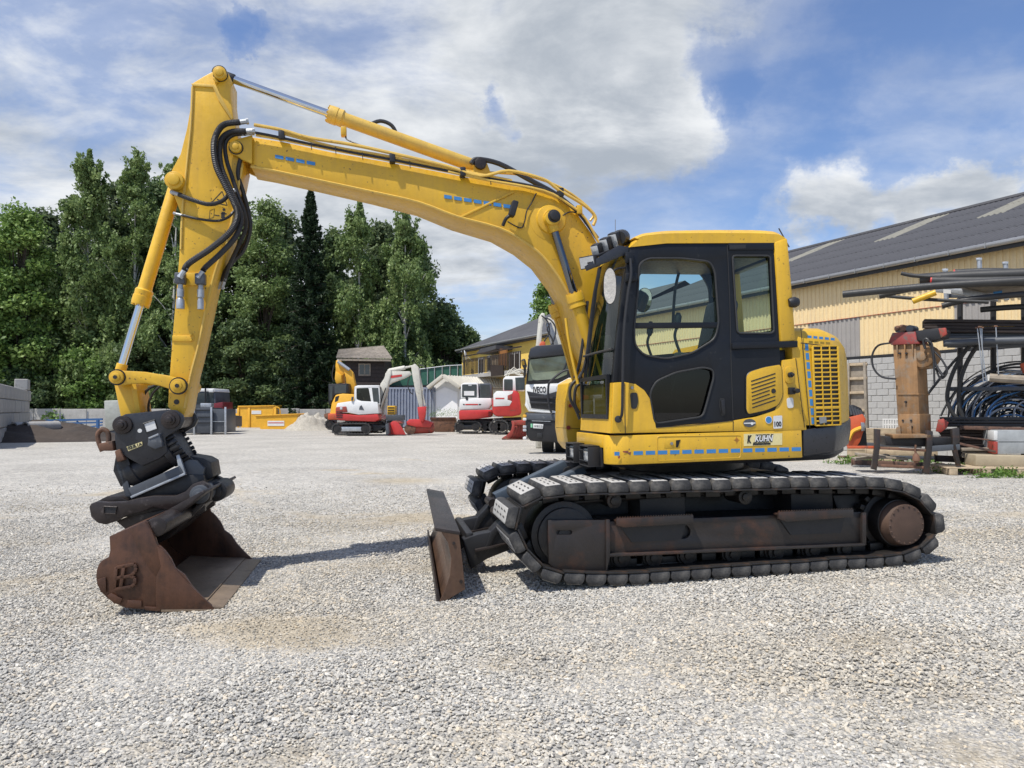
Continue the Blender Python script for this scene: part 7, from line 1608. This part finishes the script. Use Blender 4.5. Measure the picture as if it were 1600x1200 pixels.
def red_diggers():
    # rear view of the left one, window with a notice
    f, r_ = item('compact_excavator', 'red and white compact excavator with notice behind its window, left of the two parked together', 'excavator', 740, 677, 0, 'red and white excavators parked at the garage')
    r_.pop('group', None) if hasattr(r_, 'pop') else None
    T = lambda n_, p, a, b, m, bv=.03, par=None, **k: part(n_, MB().prism(f.poly(p, a if 'vt' not in k else k['vt']), a, b), m, par or r_, bv)
    crawler(r_, f, 710, 752, 658, 676, -1.0, .5, frame=M_BKS); crawler(r_, f, 750, 775, 658, 677, -.7, .45, frame=M_BKS)
    T('undercarriage', [(715,656),(770,654),(768,668),(718,668)], -.6, 1.2, M_BKS)
    T('red_band', [(717,641),(768,640),(770,645),(768,652),(742,655),(717,656)], -1.1, 1.0, M_RED, .08)
    T('white_hood', [(718,624),(740,622),(768,622),(769,632),(764,639),(717,641)], -1.08, 1.0, M_WHITE, .08)
    T('lettering_strip', [(727,631),(747,631),(747,633),(727,633)], -1.09, -1.082, M_RED, 0); T('corner_mark', [(723,631),(726,631),(726,633),(724,633)], -1.09, -1.082, M_INK, 0); T('corner_mark', [(748,631),(752,631),(751,633),(748,633)], -1.09, -1.082, M_INK, 0)
    for k in range(3): T('vent_slot', [(763,643+k*3),(768,643+k*3),(768,644+k*3),(763,644+k*3)], -1.12, -1.1, M_INK, 0)
    c = T('cab', [(720,601),(725,598),(747,598),(748,622),(720,623)], -.8, .9, M_WHITE, .05); T('rear_window', rounded(rect(722, 600.5, 745, 621), 1.5, 2), -.815, -.80, M_GLW, 0, c); T('notice', rect(725, 611, 741, 618), -.83, -.818, M_WHITE, 0, c); T('work_lamp', [(731,600),(737,600),(737,603),(732,603)], -.84, -.82, M_LAMP, 0, c)
    T('side_cab_part', [(749,599),(766,599),(769,604),(769,621),(749,622)], -.7, .8, M_GREYST, .04, c); T('side_window', [(750.5,601),(765,601),(767,620),(750.5,620.5)], -.71, -.70, M_GLW, 0, c)
    T('nozzle', [(727,621),(731,621),(731,625),(728,625)], -1.1, -1.0, M_BKS, 0)
    f, r_ = item('compact_excavator', 'larger red and white excavator with big red tail, parked right beside the white truck', 'excavator', 795, 678, 0)
    T = lambda n_, p, a, b, m, bv=.03, par=None, **k: part(n_, MB().prism(f.poly(p, a), a, b), m, par or r_, bv)
    crawler(r_, f, 764, 795, 656, 678, -1.2, .5, frame=M_BKS); crawler(r_, f, 772, 812, 655, 678, -.9, .5, frame=M_BKS)
    T('undercarriage', [(770,654),(815,652),(816,672),(790,672)], -.5, 1.2, M_BKS)
    T('red_body', [(769,624),(776,612),(805,610),(812,614),(815,640),(815,648),(800,651),(775,651),(769,645)], -1.2, 1.2, M_RED, .12)
    T('white_panel', [(771,616),(776,611),(790,611),(802,611),(798,620),(795,625),(800,627),(796,634),(771,635)], -1.215, -1.19, M_WHITE, .01); T('red_corner', [(793,618),(800,615),(800,625),(793,625)], -1.22, -1.2, M_DKRED, .01)
    T('lettering_strip', [(774,621.5),(788,621.5),(788,623.5),(774,623.5)], -1.225, -1.216, M_RED, 0)
    T('slot', [(797,641),(806,640),(805,642),(798,642)], -1.21, -1.19, M_DKRED, 0)
    c = T('cab', [(786,592),(790,588),(820,587),(820,611),(786,611)], -.8, 1.0, M_WHITE, .05); T('side_window', rounded(rect(787.5, 592.5, 801, 610), 1.2, 2), -.815, -.80, M_GLW, 0, c); T('side_window', [(805,590),(820,589.5),(820,609),(806,610)], -.815, -.80, M_GLW, 0, c)
    for p in ([(790,589),(797,578),(806,584),(817,586)], [(794,588),(803,574),(814,588)], [(800,582),(812,577),(820,583)], [(788,587),(794,584),(812,581)]): tb(r_, f, 'hose', p, .035, M_BEIGE, -.2, 5, 3)
    f, r_ = item('rake_bucket', 'dark red skeleton bucket with curved tines on the ground by the truck', 'bucket', 805, 687, 0)
    T = lambda n_, p, a, b, m, bv=.01: tp(r_, f, n_, p, a, b, m, bv)
    for k in range(6):
        dx = k*4.5; T('tine', [(784+dx,684.5),(793+dx,679),(799+dx,671),(801+dx,660),(804+dx,660),(804+dx,671),(799+dx,682),(793+dx,687),(785+dx,687)], -.0+k*.12, .05+k*.12, M_DKRED)
    T('top_bar', [(799,658),(822,656),(822,664),(800,664)], .1, .9, M_DKRED); T('edge_bar', [(784,685),(822,687),(822,689),(784,687)], -.05, .4, M_ORR)
red_diggers()

def truck():
    f, r_ = item('truck', 'white truck with black bumper and dark visor parked facing the camera beside the excavator', 'truck', 868, 709, -6)
    T = lambda n_, p, a, b, m, bv=.02, par=None: part(n_, MB().prism(f.poly(p, a), a, b), m, par or r_, bv)
    cab = T('cab', [(823,575),(828,545),(898,540),(905,560),(905,640),(868,644),(822,636)], .05, 2.1, M_WHITE, .08)
    T('sun_visor', [(825,557),(829,544),(838,540),(890,537),(897,548),(893,553),(826,560)], -.22, .3, M_DG, .04)
    T('windscreen_surround', [(825,560),(893,552),(892,592),(872,598),(822,600)], -.015, .05, M_BKS, .01)
    g_ = T('windscreen', [(828,562),(889,555),(886,585),(870,592),(825,595)], -.03, -.016, pm('truck_windscreen', (.17, .20, .14), .05, var=.5, scale=1.5, spec=.9, fine=.0, rv=0), 0)
    for q in ([(829,564),(832,563),(830,592),(828,592)],): pass
    T('wiper', [(832,593),(851,596),(851,597),(832,595)], -.05, -.035, M_INK, 0)
    T('white_front', [(821,601),(872,599),(889,590),(905,592),(905,640),(887,641),(880,645),(830,641),(821,632)], -.04, .05, M_WHITE, .03)
    T('badge_panel', [(832,603),(855,602),(870,603),(868,614),(836,617)], -.055, -.041, M_WHITE, .01)
    T('dark_grille', [(823,611),(833,613),(852,617),(868,612),(889,609),(888,640),(880,643),(830,638),(826,620)], -.075, -.045, M_BKS, .02)
    for y in (619, 627): T('grille_bar', [(827,y),(884,y+2),(884,y+6),(828,y+4)], -.12, -.07, M_BKS, .02)
    T('white_chin', [(822,625),(828,640),(860,643),(882,641),(882,644),(860,646),(826,643),(820,633)], -.11, -.03, M_WHITE, .01)
    b = T('bumper', [(820,644),(880,645),(893,640),(893,690),(872,692),(828,689),(822,680)], -.15, .4, M_BKS, .06)
    T('bumper_mid', [(822,646),(884,648),(884,658),(822,656)], -.19, -.14, M_GREYST, .03)
    T('number_plate', [(833,662),(849,663),(848,670),(833,669)], -.19, -.16, M_PALE, .004, b); T('plate_mark', [(829,662),(832,662),(832,668),(829,668)], -.19, -.16, pm('green_label', (.2, .5, .3), .5), 0, b)
    c = f.at(841, 666, -.2); t = text_obj('lettering', 'W·815 23', .1, M_INK, b, (c[0], -.196, c[1]), FACE, .001, width=.25)
    T('tow_box', [(839,677),(847,677),(847,684),(839,684)], -.18, -.1, M_INK, .01, b); T('chrome_strip', [(831,657),(860,658),(860,659),(831,658)], -.2, -.18, M_ZINC, 0, b)
    for y, m_ in ((648, M_ORG), (653, M_PALE), (665, M_LAMP), (670, M_LAMP), (683, M_PALE)): T('side_lamp', [(817,y),(822.5,y),(822.5,y+4),(817,y+4)], -.2, .3, m_, .01)
    c = f.at(843, 609.5, -.06); text_obj('lettering', 'IVECO', .26, M_INK, cab, (c[0], -.0605, c[1]), FACE, .003, 0, .008, .40)
    # mirror on a black arm and side window parts
    T('side_mirror', [(814,562),(820,560),(823,572),(819,578),(815,570)], -.3, -.1, M_BKS, .03); T('mirror_face', [(815,564),(819,563),(820,570),(816,571)], -.31, -.301, M_MIR, 0)
    tb(r_, f, 'grab_frame', [(893,578),(880,580),(862,594),(857,603),(857,630),(862,645)], .035, M_BKS, -.3, 8, 5); tb(r_, f, 'grab_frame', [(880,580),(886,565),(890,550)], .03, M_BKS, -.25, 8, 3)
    T('beacon', [(818,571),(822,570),(821,590),(818,590)], -.1, 0, M_BKS, .01)
    # wheels and chassis
    for u, v in ((878, .6),):
        c = f.at(866, 690, .5)
    w = f.at(870, 709, .9)
    for uu in (f.at(868, 700, .9)[0], f.at(868, 700, .9)[0]+1.6):
        m = MB().cyl((uu, .95, .5), (uu+.34, .95, .5), .5, n=28).cyl((uu-.01, .95, .5), (uu+.05, .95, .5), .27, n=18); part('wheel', m, M_RB, r_, .02)
    f0 = f.at(822, 700, 0)[0]
    part('wheel', MB().cyl((f0+.45, .95, .5), (f0+.8, .95, .5), .5, n=28), M_RB, r_, .02)
    part('chassis', MB().box((f0+.6, .4, .45), (f0+1.9, 7, .95)), M_BKS, r_); part('load_bed', MB().box((f0+.5, 2.6, 1.0), (f0+2.6, 8, 1.5)), M_GREYST, r_)
    for uu in (f0+.6, f0+1.9): part('rear_wheel', MB().cyl((uu, 6.5, .5), (uu+.35, 6.5, .5), .5, n=24), M_RB, r_)
    # loading crane folded behind the cab: rises above the roof
    f, r_ = item('loading_crane', 'pale beige loading crane arm rising behind the white truck with orange hook', 'crane', 862, 706, 0, D=25)
    T = lambda n_, p, a, b, m, bv=.02: tp(r_, f, n_, p, a, b, m, bv)
    T('crane_post', [(837,545),(842,495),(846,489),(851,489),(852,497),(848,510),(845,545),(846,700),(837,700)], 0, .3, M_BEIGE, .03)
    T('folded_arm', [(851,500),(858,495),(866,500),(872,520),(880,540),(890,600),(878,600),(866,545),(858,520)], .35, .6, M_BEIGE, .03)
    T('inner_plate', [(853,505),(861,503),(868,525),(870,545),(862,545),(857,525)], .2, .34, M_STEEL, .02)
    for p in ([(851,497),(860,500),(868,512),(866,530),(858,545)], [(846,493),(856,503),(858,520),(850,535),(852,548)], [(860,505),(855,515),(862,528),(866,545)]): tb(r_, f, 'hose', p, .025, M_HOSE, -.05, 6, 4)
    T('orange_rotator', [(843,537),(847,533),(852,534),(853,543),(843,544)], -.1, .3, M_ORGR, .03)
truck()
# ------------------------------------------------------------------ trees and plants
def leaf_mat(name, a, b, c):
    m = bpy.data.materials.new(name); m.use_nodes = True; nt = m.node_tree; N = nt.nodes; K = nt.links
    for n in list(N): N.remove(n)
    o = N.new('ShaderNodeOutputMaterial'); at = N.new('ShaderNodeAttribute'); at.attribute_name = 'tint'
    cr = N.new('ShaderNodeValToRGB'); K.new(at.outputs['Fac'], cr.inputs[0]); e = cr.color_ramp.elements
    e[0].color = (*a, 1); e[1].color = (*c, 1); q = e.new(.5); q.color = (*b, 1)
    d = N.new('ShaderNodeBsdfPrincipled'); K.new(cr.outputs[0], d.inputs['Base Color']); d.inputs['Roughness'].default_value = .55; d.inputs['Specular IOR Level'].default_value = .35
    t = N.new('ShaderNodeBsdfTranslucent'); K.new(cr.outputs[0], t.inputs[0]); mx = N.new('ShaderNodeMixShader'); mx.inputs[0].default_value = .34
    K.new(d.outputs[0], mx.inputs[1]); K.new(t.outputs[0], mx.inputs[2]); K.new(mx.outputs[0], o.inputs[0]); return m
L_BIRCH = leaf_mat('birch_leaves', *[tuple(c*k for c, k in zip(q, (1.45, 1.35, 1.2))) for q in ((.075, .128, .045), (.128, .195, .075), (.210, .285, .128))])
L_LIND = leaf_mat('linden_leaves', (.097, .175, .042), (.175, .280, .070), (.293, .402, .118))
L_DARK = leaf_mat('dark_leaves', (.062, .103, .046), (.113, .167, .065), (.190, .251, .091))
L_MID = leaf_mat('mid_green_leaves', (.094, .129, .060), (.140, .186, .082), (.218, .272, .134))
L_SPR = leaf_mat('spruce_needles', (.013, .029, .013), (.023, .047, .021), (.046, .078, .033))
L_WEED = leaf_mat('weed_leaves', (.06, .13, .02), (.12, .22, .04), (.2, .3, .07))
M_BARK = pm('brown_bark', (.07, .055, .04), .9, var=.3, bump=.02, bscale=8)
M_BIRB = pm('birch_bark', (.45, .44, .40), .8, var=.2, dirt=(.06, .05, .045), damt=.56, dscale=4)
def leaves(name, C, size, mat, parent, tint, up=.25, aspect=.62, axis=None):
    """one small diamond leaf (two triangles) for every centre"""
    n = len(C); nrm = rng.normal(size=(n, 3)); nrm[:, 2] += up*3; nrm /= np.linalg.norm(nrm, axis=1)[:, None]
    t = rng.normal(size=(n, 3)) if axis is None else axis+rng.normal(size=(n, 3))*.35
    a = np.cross(nrm, t); a /= np.linalg.norm(a, axis=1)[:, None]; b = np.cross(nrm, a)
    s = (size*(.6+.8*rng.random(n)))[:, None]
    V = np.empty((n, 4, 3)); V[:, 0] = C-b*s; V[:, 1] = C+a*s*aspect; V[:, 2] = C+b*s; V[:, 3] = C-a*s*aspect
    me = bpy.data.meshes.new(name); me.vertices.add(4*n); me.vertices.foreach_set('co', V.reshape(-1)); me.loops.add(4*n); me.loops.foreach_set('vertex_index', np.arange(4*n, dtype=np.int32))
    me.polygons.add(n); me.polygons.foreach_set('loop_start', np.arange(0, 4*n, 4, dtype=np.int32)); me.update(calc_edges=True)
    at = me.attributes.new('tint', 'FLOAT', 'POINT'); at.data.foreach_set('value', np.repeat(np.clip(tint, 0, 1), 4).astype(np.float32)); me.materials.append(mat)
    o = bpy.data.objects.new(name, me); COL.objects.link(o); o.parent = parent; return o
def trunk(parent, h, r, mat, lean=(0, 0), limbs=None):
    m = MB(); P_ = [(lean[0]*t*t, lean[1]*t*t, h*t) for t in (0, .25, .5, .75, 1)]
    sec = []
    for i, p in enumerate(P_): q = r*(1-.85*i/4)*(1.25 if i == 0 else 1); sec.append([(p[0]+q*math.cos(k*math.pi/4), p[1]+q*math.sin(k*math.pi/4), p[2]) for k in range(8)])
    m.loft(sec)
    for (a, b, rr) in (limbs or []):
        mid = (Vector(a)+Vector(b))/2+Vector((0, 0, .25*(Vector(b)-Vector(a)).length*.3)); m.tube([a, mid, b], rr, 5, 3)
    part('trunk', m, mat, parent, 0, fix=False)
def lump(h, rad, z0, k, shape):
    """clump centres filling a crown; returns centres, radii"""
    C = []; 
    while len(C) < k:
        z = rng.random(); w = shape(z); a = rng.random()*2*math.pi; q = math.sqrt(rng.random()); q = .35+.65*q if rng.random() < .8 else q*.5
        C.append((math.cos(a)*q*w*rad, math.sin(a)*q*w*rad, z0+z*(h-z0)))
    return np.array(C)
def broadleaf(label, x, y, h, rad, mat, n, size, z0=.8, k=None, name='broadleaf_tree', shape=None, cl=None, cat='tree', bark=None, group=None):
    fr = Frame(x, y, random.uniform(0, 360), 0, 0); r_ = root(name, fr, label, cat, group)
    shape = shape or (lambda z: (math.sin(math.pi*min(1, (z*.92+.08)))**.55)*(1-.25*z))
    k = k or int(26+rad*rad*h*.35); C = lump(h*.95, rad*.85, z0, k, shape); cr = (cl or rad*.3)*(.55+.7*rng.random(k))
    per = n//k; P_ = []; T = []
    for c, q in zip(C, cr):
        d = rng.normal(size=(per, 3)); d /= np.linalg.norm(d, axis=1)[:, None]; rr = q*(rng.random(per)**.45)[:, None]
        p = c+d*rr*np.array([1.15, 1.15, .75]); P_.append(p); T.append(.5+.22*rng.normal()+.14*rng.normal(size=per))
    P_ = np.concatenate(P_); T = np.concatenate(T)
    P_ += rng.normal(size=P_.shape)*size*1.2; P_[:, 2] = np.maximum(P_[:, 2], .15)
    leaves('crown', P_, size, mat, r_, T)
    limbs = [((0, 0, c[2]*.55), tuple(c*np.array([.9, .9, 1])), .05) for c in C[::3]]
    trunk(r_, h*.85, .035*h**.8*.5+.06, bark or M_BARK, (random.uniform(-.4, .4), 0), limbs)
    return r_
def birch(label, x, y, h, rad, n, size=.12, z0=2.0, droop=1.0, mat=None):
    fr = Frame(x, y, random.uniform(0, 360)); r_ = root('birch_tree', fr, label, 'tree')
    k = int(170+rad*45); P_ = []; T = []; A = []
    shape = lambda z: (1-z**1.9)**.85*(.5+.5*min(1, z*3.2+.25))*(.8+.2*math.sin(z*17+h))+.05
    limbs = []; per = n//k
    nl = int(16+rad*7); LC = []
    for i in range(nl):
        z = (i+rng.random())/nl; a = rng.random()*6.283; w = shape(z)*rad*(.3+.7*rng.random())*(1 if rng.random() < .8 else 1.25)
        LC.append((math.cos(a)*w, math.sin(a)*w, z0+z*(h-z0)*.97, (.55+.9*rng.random())*(1.15-.55*z)))
    for i in range(k):
        cx, cy, cz, cr = LC[rng.integers(0, nl)]; g = rng.normal(size=3); g /= np.linalg.norm(g); g *= cr*rng.random()**.4*np.array([1.05, 1.05, .8])
        tip = np.array([cx, cy, cz])+g; z = min(1, max(0, (tip[2]-z0)/(h-z0))); out = np.array([cx, cy, 0])/(math.hypot(cx, cy)+.3)
        L_ = droop*(.35+1.1*rng.random())*(1.05-.6*z)
        if i % 7 == 0: limbs.append(((0, 0, max(1, tip[2]-math.hypot(tip[0], tip[1])*1.1-.4)), tuple(tip), .032))
        s = rng.random(per); j = rng.integers(0, 4, per); off = rng.normal(size=(4, 3))*.26
        p = tip+off[j]-np.outer(s*L_, [0, 0, 1])+np.outer(np.sin(s*1.6)*.22, out)+rng.normal(size=(per, 3))*np.array([.10, .10, .07])
        P_.append(p); T.append(.5+.2*rng.normal()+.13*rng.normal(size=per))
    # upright feathery leader
    m_ = int(n*.05); s = rng.random(m_); P_.append(np.stack([rng.normal(size=m_)*.28*(1.15-s), rng.normal(size=m_)*.28*(1.15-s), h*.86+s*h*.15], 1)); T.append(.55+.15*rng.normal(size=m_))
    P_ = np.concatenate(P_); T = np.concatenate(T); P_[:, 2] = np.maximum(P_[:, 2], .3)
    leaves('crown', P_, size, mat or L_BIRCH, r_, T, up=.05, axis=np.array([0, 0, 1.]))
    trunk(r_, h*.96, .17, M_BIRB, (random.uniform(-.3, .3), 0), limbs)
def spruce(label, x, y, h, rad, n, size=.15):
    fr = Frame(x, y, 20); r_ = root('spruce_tree', fr, label, 'tree'); P_ = []; T = []; limbs = []
    nb = int(h*13); per = n//nb
    for i in range(nb):
        z = (i+rng.random())/nb; zz = .6+z*(h-.8); w = rad*(1-z)**.8*(.72+.45*rng.random())+.12; a = i*2.399+rng.normal()*.25
        s = rng.random(per)**.7; side = (rng.random(per)-.5)*2; dirv = np.array([math.cos(a), math.sin(a), 0]); perp = np.array([-math.sin(a), math.cos(a), 0])
        dz = -.30*w*s+.30*w*s**3
        p = np.outer(s*w, dirv)+np.outer(side*(.12+.30*w*(1-s)*.8), perp); p[:, 2] += zz+dz-np.abs(rng.normal(size=per))*.16
        P_.append(p); T.append(.42+.5*s*.5+.18*rng.normal(size=per))
        if i % 3 == 0: limbs.append(((0, 0, zz), (math.cos(a)*w*.9, math.sin(a)*w*.9, zz-.1*w), .03))
    m_ = 200; P_.append(np.stack([rng.normal(size=m_)*.06, rng.normal(size=m_)*.06, h-.9+rng.random(m_)*1.1], 1)); T.append(np.full(m_, .6))
    leaves('crown', np.concatenate(P_), size, L_SPR, r_, np.concatenate(T), up=.3, aspect=.35)
    trunk(r_, h, .2, M_BARK, (0, 0), limbs)
def top_h(px, py, D): d = ray(px, py); return CAMZ+d.z/d.y*D
def X(px, D): return (px-800)/FPX*D
TB = 3.6
def trees():
    # back row: dense dark trees closing the gaps
    k = 0
    names = ['at the far left edge', 'behind the leftmost linden', 'left behind the leftmost birch', 'between the two leftmost birches', 'behind the pointed birch', 'behind the bucket cylinder', 'behind the poplar', 'left behind the spruce', 'right behind the spruce', 'behind the slim weeping birch', 'behind the full weeping birch', 'behind the timber shed']
    for q, (px, py, rad) in enumerate(((-20, 352, 4.4), (60, 322, 3.8), (112, 292, 3.4), (172, 272, 3.4), (235, 264, 3.6), (300, 272, 3.8), (368, 306, 3.8), (435, 328, 3.6), (525, 352, 3.4), (592, 345, 3.4), (648, 372, 3.2), (688, 470, 2.6))):
        D = 62+2.5*(q % 3); broadleaf('dense '+('dark', 'mid green')[q % 2]+' tree '+names[q], X(px, D), D, top_h(px, py, D), rad, L_MID if q % 2 else L_DARK, 17000, .19, .3, name='dense_tree', cl=1.15, k=120, shape=lambda z: (1-z**2.4)**.8*(.75+.25*min(1, z*4))+.04)
    # front trees
    D = 52+TB
    broadleaf('bright green broad linden at the far left of the tree line', X(25, D), D, top_h(25, 312, D), 3.9, L_LIND, 34000, .145, 1.0, k=130, name='linden_tree', cl=.95)
    broadleaf('low bright green linden at the left picture edge', X(-25, 50+TB), 50+TB, top_h(-25, 385, 50+TB), 3.2, L_LIND, 16000, .15, .8, k=70, name='linden_tree', cl=.9)
    birch('tall slender birch, leftmost of the birches, with the highest top', X(132, 53+TB), 53+TB, top_h(132, 238, 53+TB), 3.4, 36000, droop=1.2)
    birch('birch with pointed feathery top next to the leftmost birch', X(207, 54+TB), 54+TB, top_h(205, 240, 54+TB), 3.5, 34000, droop=1.1)
    birch('birch partly hidden behind the bucket cylinder', X(268, 53+TB), 53+TB, top_h(262, 250, 53+TB), 3.4, 28000)
    birch('birch behind the excavator stick', X(330, 55+TB), 55+TB, top_h(330, 268, 55+TB), 3.0, 16000)
    broadleaf('silvery green poplar between the stick and the spruce', X(412, 55+TB), 55+TB, top_h(408, 300, 55+TB), 3.0, L_BIRCH, 26000, .13, .8, k=110, name='poplar_tree', cl=.8)
    spruce('dark spruce with pointed top among the birches', X(482, 52+TB), 52+TB, top_h(482, 293, 52+TB), 2.9, 34000)
    birch('slim weeping birch right of the spruce', X(560, 53+TB), 53+TB, top_h(556, 314, 53+TB), 2.9, 26000, droop=1.4)
    birch('full weeping birch with drooping strands at the right end of the tree line', X(632, 53+TB), 53+TB, top_h(630, 334, 53+TB), 3.9, 42000, droop=2.0, z0=.8)
    broadleaf('dark round tree low at the right end of the tree line', X(695, 56+TB), 56+TB, top_h(690, 478, 56+TB), 2.2, L_DARK, 14000, .14, .4, k=60, name='dark_tree', cl=.7)
    broadleaf('small dark tree right behind the green railing', X(728, 60), 60, top_h(726, 512, 60), 1.7, L_DARK, 9000, .14, .3, k=40, name='dark_tree', cl=.6)
    broadleaf('light green tree beyond the house roof', X(858, 75), 75, top_h(848, 436, 75), 3.4, L_LIND, 16000, .17, 2, k=90, name='garden_tree', cl=.8)
    # shrubs in front of the wall
    for i, (px, py, rad, m, lab) in enumerate(((60, 520, 3.0, L_DARK, 'dark shrub above the tall block wall'), (130, 545, 2.5, L_LIND, 'bright leaved shrub above the covered box'), (210, 500, 2.6, L_DARK, 'dark shrub left of the bucket cylinder rod'), (300, 470, 3.0, L_DARK, 'dark shrub behind the old truck'), (380, 500, 2.8, L_DARK, 'dark shrub over the orange skips'), (450, 530, 2.6, L_DARK, 'dark shrub at the gravel heap'), (520, 540, 2.4, L_DARK, 'dark shrub left of the timber shed'), (640, 545, 2.2, L_DARK, 'dark shrub right of the timber shed'), (165, 430, 3.0, L_BIRCH, 'grey green bush under the leftmost birch'), (260, 420, 2.8, L_DARK, 'dense bush under the hidden birch'), (590, 480, 2.6, L_BIRCH, 'grey green bush under the weeping birch'))):
        D = 50+.3*i+TB+2; broadleaf(lab, X(px, D), D, top_h(px, py, D), rad, m, 15000, .14, .3, k=60, name='shrub', cl=.75, cat='shrub', shape=lambda z: (1-z*z)**.5+.15)
    # wooded bank behind the wall: earth and ivy
    m = MB(); n = 60
    for j in range(12):
        for i in range(n+1): m.v.append((-70+i*1.5, 54.5+j*2.4, -.2+min(3.2, j*.75)+mnoise.noise(Vector((i*.7, j*.9, 2)))*.5))
    m.f = [(j*(n+1)+i, j*(n+1)+i+1, (j+1)*(n+1)+i+1, (j+1)*(n+1)+i) for j in range(11) for i in range(n)]
    me = mesh_of('bank', m, pm('woodland_earth', (.035, .035, .02), .95, var=.5, scale=.5, bump=.05, bscale=2), fix=False); o = bpy.data.objects.new('wooded_bank', me); COL.objects.link(o); props(o, kind='structure')
    # far-off wood closing the view behind the trees
    N_ = 60000; a = rng.random(N_); xx = -95+a*98; hh = 4+4.5*np.abs(np.sin(xx*.21))+2.5*np.abs(np.sin(xx*.53+1)); z = hh*rng.random(N_)**.8
    P_ = np.stack([xx, 74+rng.random(N_)*10, z], 1)
    w = leaves('distant_wood', P_, .38, L_DARK, None, .4+.2*rng.normal(size=N_)); props(w, 'dark mass of distant woodland behind the tree line', 'woodland', kind='stuff')
trees()

def weeds():
    P_ = []; T = []
    spots = [(1312+i*9+random.uniform(-5, 5), 716+random.uniform(-4, 10)) for i in range(17)]+[(1240+i*10, 708+random.uniform(-3, 4)) for i in range(6)]+[(1470+i*16, 742+random.uniform(-6, 6)) for i in range(9)]
    for px, py in spots:
        p = gpix(px, py); p = Vector(p)*1.0
        for j in range(14):
            c = np.array([p.x+random.gauss(0, .16), p.y+random.gauss(0, .16), gz(p.x, p.y)]); k = 9; hgt = random.uniform(.04, .22)
            P_.append(c+np.stack([rng.normal(size=k)*.035, rng.normal(size=k)*.035, rng.random(k)*hgt], 1)); T.append(.5+.25*rng.normal(size=k))
    w = leaves('weeds', np.concatenate(P_), .032, L_WEED, None, np.concatenate(T), up=.4, aspect=.5); props(w, 'low green weeds growing along the scrap and the edge of the gravel', 'weeds', kind='stuff')
    P_ = []; T = []
    for px in range(672, 716, 4):
        D = 46; c = np.array([X(px, D), D, 0]); k = 60; P_.append(c+np.stack([rng.normal(size=k)*.12, rng.normal(size=k)*.2, .9+rng.random(k)*random.uniform(.2, .8)], 1)); T.append(.6+.2*rng.normal(size=k))
    w = leaves('wild_grass', np.concatenate(P_), .05, L_WEED, None, np.concatenate(T), aspect=.2, axis=np.array([0, 0, 1.])); props(w, 'tall wild grass growing in front of the white garage door', 'grass', kind='stuff')
weeds()

# ------------------------------------------------------------------ no part deeper than thing > part > sub-part
def chain(o):
    c = []
    while o.parent: o = o.parent; c.append(o)
    return c
bpy.context.view_layer.update()
for o in list(sc.objects):
    c = chain(o)
    if len(c) > 2:
        tgt = c[-2]; m = o.matrix_world.copy(); o.parent = tgt; o.matrix_parent_inverse = Matrix.Identity(4); o.matrix_world = m
